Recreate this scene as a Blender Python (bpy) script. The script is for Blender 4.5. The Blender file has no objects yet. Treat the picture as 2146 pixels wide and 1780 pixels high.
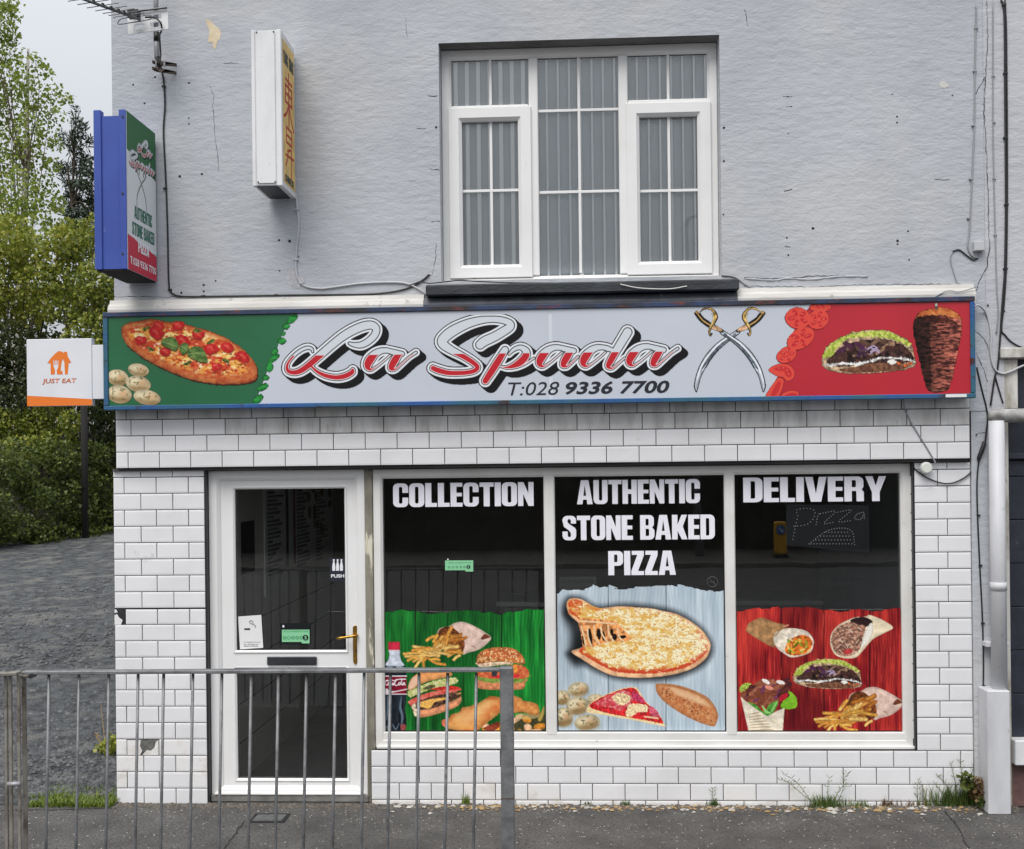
import bpy, bmesh, math, random
import numpy as np
from mathutils import Vector, Matrix

random.seed(7)
RNG = np.random.default_rng(7)
scene = bpy.context.scene
COL = scene.collection
R = math.radians

# ------------------------------------------------------------------ camera
F = 2472.0; CX = 1073.0; CY = 991.0; PW = 2146.0; PH = 1780.0
YAW = R(3.01); ROLL = 0.0112
CAM = np.array([0.0, -7.4, 2.1])
fw = np.array([-math.sin(YAW), math.cos(YAW), 0.0])
rt = np.array([math.cos(YAW), math.sin(YAW), 0.0])
up = np.array([0.0, 0.0, 1.0])
r2 = rt * math.cos(ROLL) - up * math.sin(ROLL)
u2 = up * math.cos(ROLL) + rt * math.sin(ROLL)
cd = bpy.data.cameras.new('camera')
cam = bpy.data.objects.new('camera', cd)
COL.objects.link(cam)
cam.matrix_world = Matrix(((r2[0], u2[0], -fw[0], CAM[0]), (r2[1], u2[1], -fw[1], CAM[1]),
                           (r2[2], u2[2], -fw[2], CAM[2]), (0, 0, 0, 1)))
cd.sensor_fit = 'HORIZONTAL'; cd.sensor_width = 36.0
cd.lens = 36.0 * F / PW
cd.shift_x = 0.0
cd.shift_y = (CY - PH / 2) / PW
cd.clip_start = 0.05; cd.clip_end = 2000.0
scene.camera = cam

# ------------------------------------------------------------------ sky and light
world = bpy.data.worlds.new('World'); scene.world = world; world.use_nodes = True
wn = world.node_tree.nodes; wl = world.node_tree.links
for n in list(wn): wn.remove(n)
SUN_EL, SUN_AZ = R(56), R(200)          # azimuth: light comes from in front of the shop, slightly from the left
out = wn.new('ShaderNodeOutputWorld'); bg = wn.new('ShaderNodeBackground')
sky = wn.new('ShaderNodeTexSky'); sky.sky_type = 'NISHITA'; sky.sun_disc = False
sky.sun_elevation = SUN_EL; sky.sun_rotation = SUN_AZ
sky.air_density = 1.0; sky.dust_density = 3.0
geo = wn.new('ShaderNodeTexCoord'); sep = wn.new('ShaderNodeSeparateXYZ')
mx = wn.new('ShaderNodeMath'); mx.operation = 'MAXIMUM'; mx.inputs[1].default_value = 0.0
mul = wn.new('ShaderNodeMath'); mul.operation = 'MULTIPLY_ADD'; mul.inputs[1].default_value = 0.88; mul.inputs[2].default_value = 0.32
cl = wn.new('ShaderNodeVectorMath'); cl.operation = 'SCALE'; cl.inputs[0].default_value = (8.0, 8.15, 8.5)
mixs = wn.new('ShaderNodeMix'); mixs.data_type = 'RGBA'; mixs.inputs[0].default_value = 0.88
wl.new(geo.outputs['Generated'], sep.inputs[0]); wl.new(sep.outputs['Z'], mx.inputs[0]); wl.new(mx.outputs[0], mul.inputs[0])
wl.new(mul.outputs[0], cl.inputs['Scale'])
wl.new(sky.outputs[0], mixs.inputs[6]); wl.new(cl.outputs[0], mixs.inputs[7])
wl.new(mixs.outputs[2], bg.inputs[0]); bg.inputs[1].default_value = 0.11
wl.new(bg.outputs[0], out.inputs[0])

sd = bpy.data.lights.new('sun', 'SUN'); sd.energy = 1.5; sd.angle = R(35); sd.color = (1.0, 0.97, 0.93)
sun = bpy.data.objects.new('sun', sd); COL.objects.link(sun)
_d = Vector((math.sin(SUN_AZ) * math.cos(SUN_EL), math.cos(SUN_AZ) * math.cos(SUN_EL), math.sin(SUN_EL)))
sun.rotation_euler = _d.to_track_quat('Z', 'Y').to_euler()
sun.location = (0, -10, 12)
scene.view_settings.view_transform = 'Standard'
scene.view_settings.look = 'None'
scene.view_settings.exposure = 0.62
scene.view_settings.gamma = 1.0
scene.cycles.max_bounces = 8

# ------------------------------------------------------------------ pixel <-> place
def ray(u, v): return fw + r2 * ((u - CX) / F) - u2 * ((v - CY) / F)
def P(u, v, y=0.0):
    d = ray(u, v); t = (y - CAM[1]) / d[1]; return CAM + d * t
def G(u, v, z=0.0):
    d = ray(u, v); t = (z - CAM[2]) / d[2]; return CAM + d * t
def depth_at(u, v, x):
    d = ray(u, v); return x * d[1] / d[0] + CAM[1]
def proj(p):
    d = p - CAM; a = d @ fw
    return CX + F * (d @ r2) / a, CY - F * (d @ u2) / a
def XX(u, v, y=0.0): return float(P(u, v, y)[0])
def ZZ(u, v, y=0.0): return float(P(u, v, y)[2])

# ------------------------------------------------------------------ objects
def thing(name, label, cat, loc=(0, 0, 0), group=None):
    o = bpy.data.objects.new(name, None); COL.objects.link(o); o.location = loc
    o.empty_display_size = 0.1
    o['label'] = label; o['category'] = cat
    if group: o['group'] = group
    return o
def tag(o, label, cat, group=None):
    o['label'] = label; o['category'] = cat
    if group: o['group'] = group
    return o
def attach(o, parent):
    if parent is not None:
        o.parent = parent
        p = parent; T = Vector((0, 0, 0))
        m = Matrix.Identity(4)
        chain = []
        while p is not None: chain.append(p); p = p.parent
        for c in reversed(chain): m = m @ c.matrix_parent_inverse @ Matrix.LocRotScale(c.location, c.rotation_euler, c.scale)
        o.matrix_parent_inverse = m.inverted()
    return o
def link(name, me, mat, parent=None, smooth=False):
    o = bpy.data.objects.new(name, me); COL.objects.link(o)
    if mat is not None and not me.materials: me.materials.append(mat)
    if smooth: me.polygons.foreach_set('use_smooth', np.ones(len(me.polygons), bool))
    return attach(o, parent)
def mesh(name, verts, faces, mat, parent=None, smooth=False):
    me = bpy.data.meshes.new(name); me.from_pydata([tuple(map(float, v)) for v in verts], [], faces); me.update()
    return link(name, me, mat, parent, smooth)
def bigmesh(name, verts, quads, mat, parent=None, smooth=False, nper=4):
    me = bpy.data.meshes.new(name)
    verts = np.asarray(verts, np.float32); quads = np.asarray(quads, np.int32)
    me.vertices.add(len(verts)); me.vertices.foreach_set('co', verts.ravel())
    me.loops.add(quads.size); me.loops.foreach_set('vertex_index', quads.ravel())
    me.polygons.add(len(quads)); me.polygons.foreach_set('loop_start', np.arange(0, quads.size, nper, dtype=np.int32))
    me.update(calc_edges=True); me.validate()
    return link(name, me, mat, parent, smooth)
class MB:
    """collects shapes that make ONE piece"""
    def __init__(s): s.v = []; s.f = []
    def add(s, verts, faces):
        b = len(s.v); s.v += [tuple(map(float, q)) for q in verts]; s.f += [tuple(i + b for i in f) for f in faces]; return s
    def box(s, x0, x1, y0, y1, z0, z1):
        return s.add([(x0, y0, z0), (x1, y0, z0), (x1, y1, z0), (x0, y1, z0), (x0, y0, z1), (x1, y0, z1), (x1, y1, z1), (x0, y1, z1)],
                     [(0, 3, 2, 1), (4, 5, 6, 7), (0, 1, 5, 4), (1, 2, 6, 5), (2, 3, 7, 6), (3, 0, 4, 7)])
    def tube(s, pts, r, n=6, cap=True):
        pts = [np.array(p, float) for p in pts]; rs = r if isinstance(r, (list, tuple)) else [r] * len(pts)
        rings = []; ref = None
        for i, p in enumerate(pts):
            t = pts[min(i + 1, len(pts) - 1)] - pts[max(i - 1, 0)]; t = t / (np.linalg.norm(t) + 1e-9)
            if ref is None: ref = np.array([0, 0, 1.0]) if abs(t[2]) < .9 else np.array([0, 1.0, 0])
            a = np.cross(t, ref); a /= np.linalg.norm(a) + 1e-9; b = np.cross(t, a); ref = -b if False else np.cross(a, t)
            rings.append([p + rs[i] * (a * math.cos(2 * math.pi * k / n) + b * math.sin(2 * math.pi * k / n)) for k in range(n)])
        V = [q for ring in rings for q in ring]; Fc = []
        for i in range(len(rings) - 1):
            for k in range(n):
                Fc.append((i * n + k, i * n + (k + 1) % n, (i + 1) * n + (k + 1) % n, (i + 1) * n + k))
        if cap: Fc += [tuple(range(n))[::-1], tuple(range((len(rings) - 1) * n, len(rings) * n))]
        return s.add(V, Fc)
    def prism(s, poly, y0, y1):
        """poly: (x, z) outline, extruded along y"""
        n = len(poly)
        return s.add([(x, y0, z) for x, z in poly] + [(x, y1, z) for x, z in poly],
                     [tuple(range(n)), tuple(range(2 * n - 1, n - 1, -1))] + [(i, i + n, (i + 1) % n + n, (i + 1) % n) for i in range(n)])
    def build(s, name, mat, parent=None, smooth=False, bevel=0.0, seg=1):
        me = bpy.data.meshes.new(name); me.from_pydata(s.v, [], s.f)
        bm = bmesh.new(); bm.from_mesh(me)
        bmesh.ops.recalc_face_normals(bm, faces=bm.faces[:])
        if bevel > 0:
            bmesh.ops.bevel(bm, geom=[e for e in bm.edges if len(e.link_faces) == 2 and e.calc_face_angle() > 0.6], offset=bevel, segments=seg, profile=0.5, affect='EDGES')
        bm.to_mesh(me); bm.free()
        return link(name, me, mat, parent, smooth)
def box(name, x0, x1, y0, y1, z0, z1, mat, parent=None, bevel=0.0):
    return MB().box(min(x0, x1), max(x0, x1), min(y0, y1), max(y0, y1), min(z0, z1), max(z0, z1)).build(name, mat, parent, bevel=bevel)
def smoothpath(pts, k=5):
    pts = [np.array(p, float) for p in pts]
    if len(pts) < 3: return pts
    q = [2 * pts[0] - pts[1]] + pts + [2 * pts[-1] - pts[-2]]; o = []
    for i in range(1, len(q) - 2):
        a, b, c, d = q[i - 1], q[i], q[i + 1], q[i + 2]
        for j in range(k):
            t = j / k; o.append(.5 * (2 * b + (c - a) * t + (2 * a - 5 * b + 4 * c - d) * t * t + (3 * b - a - 3 * c + d) * t ** 3))
    o.append(pts[-1]); return o
def ring_frame(name, x0, x1, z0, z1, w, yf, yb, mat, parent, ch=0.012):
    """mitred rectangular frame with a chamfered inner lip"""
    def loop(i, y): return [(x0 + i, y, z0 + i), (x1 - i, y, z0 + i), (x1 - i, y, z1 - i), (x0 + i, y, z1 - i)]
    L = [loop(0, yb), loop(0, yf + .003), loop(.003, yf), loop(w - ch, yf), loop(w, yf + ch), loop(w, yb)]
    V = [p for l in L for p in l]; Fc = []
    for i in range(len(L) - 1):
        for k in range(4): Fc.append((i * 4 + k, i * 4 + (k + 1) % 4, (i + 1) * 4 + (k + 1) % 4, (i + 1) * 4 + k))
    return mesh(name, V, Fc, mat, parent)

# ------------------------------------------------------------------ materials
def lin1(c):
    c = c / 255.0
    return c / 12.92 if c <= 0.04045 else ((c + 0.055) / 1.055) ** 2.4
def lin(r, g, b, k=1.0): return (lin1(r) * k, lin1(g) * k, lin1(b) * k)
MATS = {}
def M(name, col, rough=0.6, col2=None, nscale=8.0, namt=1.0, stretch=(1, 1, 1), bump=0.0, bscale=60.0, bdist=0.01, metal=0.0, spec=0.5, ramp=(0.35, 0.65), detail=6.0, col3=None, n3=(2.0, (0.55, 0.7)), st3=(1, 1, 1), coat=0.0, alpha=None):
    m = bpy.data.materials.new(name); m.use_nodes = True; MATS[name] = m
    nt = m.node_tree; N = nt.nodes; L = nt.links
    b = N['Principled BSDF']; b.inputs['Roughness'].default_value = rough; b.inputs['Metallic'].default_value = metal
    b.inputs['Specular IOR Level'].default_value = spec
    if coat: b.inputs['Coat Weight'].default_value = coat; b.inputs['Coat Roughness'].default_value = 0.08
    b.inputs['Base Color'].default_value = (*col, 1)
    g = N.new('ShaderNodeNewGeometry')
    def mapped(st):
        mp = N.new('ShaderNodeMapping'); mp.inputs['Scale'].default_value = st; L.new(g.outputs['Position'], mp.inputs[0]); return mp.outputs[0]
    last = None
    def layer(prev, c, scale, rmp, st, det):
        nz = N.new('ShaderNodeTexNoise'); nz.inputs['Scale'].default_value = scale; nz.inputs['Detail'].default_value = det; nz.inputs['Roughness'].default_value = 0.6
        L.new(mapped(st), nz.inputs['Vector'])
        r = N.new('ShaderNodeMapRange'); r.inputs[1].default_value = rmp[0]; r.inputs[2].default_value = rmp[1]; L.new(nz.outputs[0], r.inputs[0])
        mm = N.new('ShaderNodeMix'); mm.data_type = 'RGBA'; mm.inputs[7].default_value = (*c, 1)
        if prev is None: mm.inputs[6].default_value = (*col, 1)
        else: L.new(prev, mm.inputs[6])
        L.new(r.outputs[0], mm.inputs[0]); return mm.outputs[2]
    if col2 is not None: last = layer(last, col2, nscale, ramp, stretch, detail)
    if col3 is not None: last = layer(last, col3, n3[0], n3[1], st3, 5.0)
    if last is not None: L.new(last, b.inputs['Base Color'])
    if bump > 0:
        nz = N.new('ShaderNodeTexNoise'); nz.inputs['Scale'].default_value = bscale; nz.inputs['Detail'].default_value = 5
        L.new(mapped(stretch), nz.inputs['Vector'])
        bp = N.new('ShaderNodeBump'); bp.inputs['Strength'].default_value = bump; bp.inputs['Distance'].default_value = bdist
        L.new(nz.outputs[0], bp.inputs['Height']); L.new(bp.outputs[0], b.inputs['Normal'])
    return m
def glass_mat(name, tint=(0.86, 0.9, 0.9), ior=1.5, rough=0.0):
    m = bpy.data.materials.new(name); m.use_nodes = True; N = m.node_tree.nodes; L = m.node_tree.links
    for n in list(N): N.remove(n)
    o = N.new('ShaderNodeOutputMaterial'); t = N.new('ShaderNodeBsdfTransparent'); t.inputs[0].default_value = (*tint, 1)
    gl = N.new('ShaderNodeBsdfGlossy'); gl.inputs['Roughness'].default_value = rough; gl.inputs[0].default_value = (1, 1, 1, 1)
    fr = N.new('ShaderNodeFresnel'); fr.inputs[0].default_value = ior
    g = N.new('ShaderNodeNewGeometry'); nz = N.new('ShaderNodeTexNoise'); nz.inputs['Scale'].default_value = 2.5; nz.inputs['Detail'].default_value = 1.0
    L.new(g.outputs['Position'], nz.inputs['Vector'])
    bp = N.new('ShaderNodeBump'); bp.inputs['Strength'].default_value = 0.035; bp.inputs['Distance'].default_value = 0.01
    L.new(nz.outputs[0], bp.inputs['Height']); L.new(bp.outputs[0], gl.inputs['Normal'])
    mx_ = N.new('ShaderNodeMixShader'); L.new(fr.outputs[0], mx_.inputs[0]); L.new(t.outputs[0], mx_.inputs[1]); L.new(gl.outputs[0], mx_.inputs[2])
    L.new(mx_.outputs[0], o.inputs[0]); return m
def print_mat(name, rough=0.45, spec=0.2):
    m = bpy.data.materials.new(name); m.use_nodes = True; N = m.node_tree.nodes; L = m.node_tree.links
    a = N.new('ShaderNodeAttribute'); a.attribute_name = 'Col'; b = N['Principled BSDF']
    L.new(a.outputs['Color'], b.inputs['Base Color']); b.inputs['Roughness'].default_value = rough; b.inputs['Specular IOR Level'].default_value = spec
    return m
# ------------------------------------------------------------------ print painter (flat print on real panels)
_TAB = np.random.default_rng(3).random((256, 256))
def vnoise(x, y, seed=0):
    x = x + seed * 17.13; y = y + seed * 9.71
    xi = np.floor(x).astype(int); yi = np.floor(y).astype(int); fx = x - xi; fy = y - yi
    fx = fx * fx * (3 - 2 * fx); fy = fy * fy * (3 - 2 * fy)
    a = _TAB[yi & 255, xi & 255]; b = _TAB[yi & 255, (xi + 1) & 255]; c = _TAB[(yi + 1) & 255, xi & 255]; d = _TAB[(yi + 1) & 255, (xi + 1) & 255]
    return (a * (1 - fx) + b * fx) * (1 - fy) + (c * (1 - fx) + d * fx) * fy
def fbm(x, y, seed=0, oct=3):
    s = 0; a = 1; t = 0
    for i in range(oct): s = s + a * vnoise(x * 2 ** i, y * 2 ** i, seed + i * 5); t += a; a *= .55
    return s / t
def ss(a, b, x):
    t = np.clip((x - a) / (b - a), 0, 1); return t * t * (3 - 2 * t)
class Canvas:
    def __init__(s, V3, U, V):
        s.V3 = V3; s.U = U; s.V = V; s.h, s.w = U.shape
        s.rgb = np.zeros((s.h, s.w, 3)); s.a = np.zeros((s.h, s.w)); s.frame(0, 0, 1)
    def frame(s, x0, y0, sc, rot=0.0, piv=None, flip=False, sy=None):
        sy = sy or sc
        X = (s.U - x0) * sc; Y = (s.V - y0) * sy
        if flip: X = -X
        if rot:
            c, n = math.cos(rot), math.sin(rot); px, py = piv
            X, Y = px + (X - px) * c - (Y - py) * n, py + (X - px) * n + (Y - py) * c
        s.X = X; s.Y = Y
        s.aa = 0.5 * sc * abs(s.U[0, 1] - s.U[0, 0])
    def _sl(s, xs, ys, m):
        inside = (s.X >= min(xs) - m) & (s.X <= max(xs) + m) & (s.Y >= min(ys) - m) & (s.Y <= max(ys) + m)
        r = np.where(inside.any(1))[0]; c = np.where(inside.any(0))[0]
        if len(r) == 0 or len(c) == 0: return None
        return slice(r[0], r[-1] + 1), slice(c[0], c[-1] + 1)
    def over(s, sl, mask, col, alpha=True):
        col = np.asarray(col, float); m = mask[..., None]
        s.rgb[sl] = s.rgb[sl] * (1 - m) + col * m
        if alpha: s.a[sl] = np.maximum(s.a[sl], mask)
    def sd_poly(s, sl, pts):
        X = s.X[sl]; Y = s.Y[sl]; d = np.full(X.shape, 1e18); ins = np.zeros(X.shape, bool)
        n = len(pts)
        for i in range(n):
            ax, ay = pts[i][0], pts[i][1]; bx, by = pts[(i + 1) % n][0], pts[(i + 1) % n][1]
            ex, ey = bx - ax, by - ay; L2 = ex * ex + ey * ey + 1e-9
            t = np.clip(((X - ax) * ex + (Y - ay) * ey) / L2, 0, 1)
            d = np.minimum(d, (X - ax - t * ex) ** 2 + (Y - ay - t * ey) ** 2)
            if ay != by:
                c = ((ay > Y) != (by > Y)) & (X < ex * (Y - ay) / ey + ax); ins ^= c
        d = np.sqrt(d); return np.where(ins, -d, d)
    def tex(s, sl, col, amp=0.25, sc=10.0, seed=0, st=(1, 1), oct=3, col2=None):
        n = fbm(s.X[sl] / sc / st[0], s.Y[sl] / sc / st[1], seed, oct)[..., None]
        n = np.clip((n - .5) * 2.2 + .5, 0, 1)
        c = np.asarray(col, float)
        if col2 is not None: return c * (1 - n) + np.asarray(col2, float) * n
        return np.clip(c * (1 - amp + 2 * amp * n), 0, 255)
    def poly(s, pts, col, smooth=True, amp=0.0, sc=12.0, seed=0, st=(1, 1), col2=None, edge=0.0, esc=12.0, soft=0.0, op=1.0, shade=None):
        if smooth: 
            q = pts + pts[:3]; q = smoothpath(q, 4)[4:-8] if False else smoothclosed(pts, 4)
        else: q = pts
        xs = [p[0] for p in q]; ys = [p[1] for p in q]
        sl = s._sl(xs, ys, s.aa * 2 + edge + soft)
        if sl is None: return None
        d = s.sd_poly(sl, q)
        if edge: d = d + edge * 2 * (fbm(s.X[sl] / esc, s.Y[sl] / esc, seed + 31, 2) - .5)
        w = max(s.aa, soft)
        m = ss(w, -w, d) * op
        c = s.tex(sl, col, amp, sc, seed, st, 3, col2) if (amp or col2 is not None) else np.asarray(col, float)
        if shade:      # printed modelling: rim darkening of the pictured food
            c = c * (1 - .5 * shade[0] * ss(-shade[1], 0, d))[..., None]
        s.over(sl, m, c); return sl, m, d
    def ell(s, cx, cy, rx, ry, col, rot=0.0, **k):
        n = 18; c, q = math.cos(R(rot)), math.sin(R(rot)); pts = []
        for i in range(n):
            a = 2 * math.pi * i / n; x, y = rx * math.cos(a), ry * math.sin(a); pts.append((cx + x * c - y * q, cy + x * q + y * c))
        return s.poly(pts, col, smooth=False, **k)
    def sd_stroke(s, sl, pts):
        X = s.X[sl]; Y = s.Y[sl]; d = np.full(X.shape, 1e9)
        for a, b in zip(pts[:-1], pts[1:]):
            ex, ey = b[0] - a[0], b[1] - a[1]; L2 = ex * ex + ey * ey + 1e-9
            t = np.clip(((X - a[0]) * ex + (Y - a[1]) * ey) / L2, 0, 1)
            d = np.minimum(d, np.sqrt((X - a[0] - t * ex) ** 2 + (Y - a[1] - t * ey) ** 2) - (a[2] + t * (b[2] - a[2])))
        return d
    def stroke(s, pts, col, w=None, smooth=True, op=1.0, amp=0.0, sc=10., seed=0, soft=0.0, shade=None):
        pts = [(p[0], p[1], p[2] if len(p) > 2 else w) for p in pts]
        if smooth and len(pts) > 2: pts = [tuple(p) for p in smoothpath(pts, 5)]
        mw = max(p[2] for p in pts); sl = s._sl([p[0] for p in pts], [p[1] for p in pts], mw + 2 * s.aa + soft)
        if sl is None: return
        d = s.sd_stroke(sl, pts); ww = max(s.aa, soft)
        c = s.tex(sl, col, amp, sc, seed) if amp else np.asarray(col, float)
        if shade: c = c * (1 - .6 * shade[0] * ss(-shade[1], 0, d))[..., None]
        s.over(sl, ss(ww, -ww, d) * op, c)
    def build(s, name, mat, parent, thr=0.5, k=1.0, cut=None):
        keep = s.a > thr
        if cut is not None: keep &= cut
        kq = keep[:-1, :-1] | keep[1:, :-1] | keep[:-1, 1:] | keep[1:, 1:] if False else (keep[:-1, :-1].astype(int) + keep[1:, :-1] + keep[:-1, 1:] + keep[1:, 1:]) >= 2
        idx = np.arange(s.h * s.w).reshape(s.h, s.w)
        q = np.stack([idx[:-1, :-1][kq], idx[1:, :-1][kq], idx[1:, 1:][kq], idx[:-1, 1:][kq]], 1)
        used, inv = np.unique(q.ravel(), return_inverse=True)
        o = bigmesh(name, s.V3.reshape(-1, 3)[used], inv.reshape(-1, 4), mat, parent)
        c = np.clip(s.rgb.reshape(-1, 3)[used] / 255.0, 0, 1)
        c = np.where(c <= .04045, c / 12.92, ((c + .055) / 1.055) ** 2.4) * k
        at = o.data.attributes.new('Col', 'FLOAT_COLOR', 'POINT')
        at.data.foreach_set('color', np.concatenate([c, np.ones((len(c), 1))], 1).astype(np.float32).ravel())
        return o
def smoothclosed(pts, k=4):
    n = len(pts); o = []
    for i in range(n):
        a, b, c, d = [np.array(pts[(i + j - 1) % n][:2], float) for j in range(4)]
        for j in range(k):
            t = j / k; o.append(tuple(.5 * (2 * b + (c - a) * t + (2 * a - 5 * b + 4 * c - d) * t * t + (3 * b - a - 3 * c + d) * t ** 3)))
    return o
def plane_canvas(x0, x1, z0, z1, y, step):
    """a canvas lying in a plane parallel to the shop front"""
    nx = max(3, int((x1 - x0) / step) + 1); nz = max(3, int((z1 - z0) / step) + 1)
    X, Z = np.meshgrid(np.linspace(x0, x1, nx), np.linspace(z1, z0, nz))
    V3 = np.stack([X, np.full(X.shape, y), Z], -1)
    U, V = proj(V3.reshape(-1, 3)); return Canvas(V3, U.reshape(X.shape), V.reshape(X.shape))
def px_canvas(u0, v0, u1, v1, y, step):
    a = P(u0, v1, y); b = P(u1, v0, y); return plane_canvas(a[0], b[0], a[2], b[2], y, step)
def side_canvas(x, ya, yb, z0, z1, w, h, step):
    """a canvas on a face that stands square to the shop front; U runs 0..w from ya to yb, V runs 0..h downwards"""
    ny = max(3, int(abs(yb - ya) / step) + 1); nz = max(3, int((z1 - z0) / step) + 1)
    Yg, Zg = np.meshgrid(np.linspace(ya, yb, ny), np.linspace(z1, z0, nz))
    V3 = np.stack([np.full(Yg.shape, x), Yg, Zg], -1)
    return Canvas(V3, (Yg - ya) / (yb - ya) * w, (z1 - Zg) / (z1 - z0) * h)

# ------------------------------------------------------------------ lettering
def curve_to_mesh(name, cu):
    ob = bpy.data.objects.new('tmp', cu); COL.objects.link(ob)
    dg = bpy.context.evaluated_depsgraph_get(); dg.update()
    me = bpy.data.meshes.new_from_object(ob.evaluated_get(dg)); me.name = name
    bpy.data.objects.remove(ob); bpy.data.curves.remove(cu); return me
def fit(me, mapper, box, shear=0.0):
    n = len(me.vertices); co = np.zeros(n * 3, np.float32); me.vertices.foreach_get('co', co); co = co.reshape(-1, 3)
    x0, x1, y0, y1 = box
    if shear: co[:, 0] += co[:, 1] * shear
    a = co.min(0); b = co.max(0)
    X = x0 + (co[:, 0] - a[0]) / (b[0] - a[0]) * (x1 - x0); Y = y0 + (co[:, 1] - a[1]) / (b[1] - a[1]) * (y1 - y0)
    me.vertices.foreach_set('co', np.asarray(mapper(X, Y), np.float32).ravel()); me.update()
def flat(y): return lambda X, Z: np.stack([X, np.full(X.shape, y), Z], -1)
def side(x): return lambda Y, Z: np.stack([np.full(Y.shape, x), Y, Z], -1)
def text(name, s, box, mapper, mat, parent=None, bold=0.0, shear=0.0):
    cu = bpy.data.curves.new('t', 'FONT'); cu.body = s; cu.offset = bold; cu.resolution_u = 3
    me = curve_to_mesh(name, cu); fit(me, mapper, box, shear); return link(name, me, mat, parent)
def arc(cx, cy, rx, ry, a0, a1, n=5): return [(cx + rx * math.cos(R(a0 + (a1 - a0) * i / n)), cy + ry * math.sin(R(a0 + (a1 - a0) * i / n))) for i in range(n + 1)]
def rr(x0, y0, x1, y1, r):
    return arc(x1 - r, y1 - r, r, r, 0, 90) + arc(x0 + r, y1 - r, r, r, 90, 180) + arc(x0 + r, y0 + r, r, r, 180, 270) + arc(x1 - r, y0 + r, r, r, 270, 360)
def glyph(c):
    s, b, w, r = .215, .15, .56, .19
    if c == 'I': return .225, [[(0, 0), (.225, 0), (.225, 1), (0, 1)]]
    if c == 'O': return w, [rr(0, 0, w, 1, r), rr(s, b, w - s, 1 - b, .055)]
    if c == 'C': return w, [[(w, .6)] + arc(w - r, 1 - r, r, r, 0, 90) + arc(r, 1 - r, r, r, 90, 180) + arc(r, r, r, r, 180, 270) + arc(w - r, r, r, r, 270, 360) + [(w, .4), (w - s, .4)] + arc(w - s - .05, b + .05, .05, .05, 0, -90) + arc(s + .05, b + .05, .05, .05, 270, 180) + arc(s + .05, 1 - b - .05, .05, .05, 180, 90) + arc(w - s - .05, 1 - b - .05, .05, .05, 90, 0) + [(w - s, .6)]]
    if c == 'G': return w, [[(w, .64)] + arc(w - r, 1 - r, r, r, 0, 90) + arc(r, 1 - r, r, r, 90, 180) + arc(r, r, r, r, 180, 270) + [(w - .06, 0), (w, .06), (w, .53), (w * .5, .53), (w * .5, .39), (w - s, .39)] + arc(w - s - .05, b + .05, .05, .05, 0, -90) + arc(s + .05, b + .05, .05, .05, 270, 180) + arc(s + .05, 1 - b - .05, .05, .05, 180, 90) + arc(w - s - .05, 1 - b - .05, .05, .05, 90, 0) + [(w - s, .64)]]
    if c == 'L': return .43, [[(0, 0), (.43, 0), (.43, .165), (s + .01, .165), (s + .01, 1), (0, 1)]]
    if c == 'E': return .44, [[(0, 0), (.44, 0), (.44, .165), (.22, .165), (.22, .43), (.42, .43), (.42, .58), (.22, .58), (.22, .835), (.44, .835), (.44, 1), (0, 1)]]
    if c == 'T': return .52, [[(.15, 0), (.37, 0), (.37, .82), (.52, .82), (.52, 1), (0, 1), (0, .82), (.15, .82)]]
    if c == 'N': return .57, [[(0, 0), (.19, 0), (.19, .5), (.38, 0), (.57, 0), (.57, 1), (.38, 1), (.38, .53), (.2, 1), (0, 1)]]
    if c == 'A': return .62, [[(0, 0), (.215, 0), (.235, .19), (.385, .19), (.405, 0), (.62, 0), (.46, 1), (.16, 1)], [(.255, .35), (.31, .8), (.365, .35)]]
    if c == 'U': return w, [[(0, 1), (s, 1)] + arc(s + .055, b + .055, .055, .055, 180, 270) + arc(w - s - .055, b + .055, .055, .055, 270, 360) + [(w - s, 1), (w, 1)] + arc(w - r, r, r, r, 0, -90) + arc(r, r, r, r, 270, 180)]
    if c == 'H': return .57, [[(0, 0), (s, 0), (s, .41), (.57 - s, .41), (.57 - s, 0), (.57, 0), (.57, 1), (.57 - s, 1), (.57 - s, .6), (s, .6), (s, 1), (0, 1)]]
    if c == 'S': return .54, [[(0, .36), (.205, .36)] + arc(.27, .2, .065, .075, 180, 360) + [(.325, .3), (.25, .41), (.06, .55)] + arc(.19, .81, .19, .19, 180, 90) + arc(.35, .81, .19, .19, 90, 0) + [(.54, .68), (.335, .68), (.335, .8)] + arc(.27, .8, .065, .07, 0, 180) + [(.205, .74), (.27, .66), (.5, .5)] + [(.54, .4)] + arc(.35, .19, .19, .19, 0, -90) + arc(.19, .19, .19, .19, 270, 180)]
    if c == 'B': return .56, [[(0, 0), (.38, 0)] + arc(.38, .18, .18, .18, -90, 0) + [(.56, .38), (.47, .5), (.54, .6)] + arc(.37, .83, .17, .17, 0, 90) + [(0, 1)], [(s, .15), (.33, .15), (.35, .2), (.35, .4), (.33, .44), (s, .44)], [(s, .58), (.32, .58), (.335, .63), (.335, .81), (.32, .85), (s, .85)]]
    if c == 'K': return .6, [[(0, 0), (s, 0), (s, .35), (.38, 0), (.6, 0), (.42, .53), (.59, 1), (.375, 1), (s, .6), (s, 1), (0, 1)]]
    if c == 'D': return w, [[(0, 0), (w - .2, 0)] + arc(w - .2, .2, .2, .2, -90, 0) + arc(w - .2, .8, .2, .2, 0, 90) + [(0, 1)], [(s, .15), (w - s - .02, .15), (w - s, .19), (w - s, .81), (w - s - .02, .85), (s, .85)]]
    if c == 'P': return .54, [[(0, 0), (s, 0), (s, .39), (.36, .39)] + arc(.36, .57, .18, .18, -90, 0) + arc(.36, .82, .18, .18, 0, 90) + [(0, 1)], [(s, .54), (.32, .54), (.335, .58), (.335, .81), (.32, .85), (s, .85)]]
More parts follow.
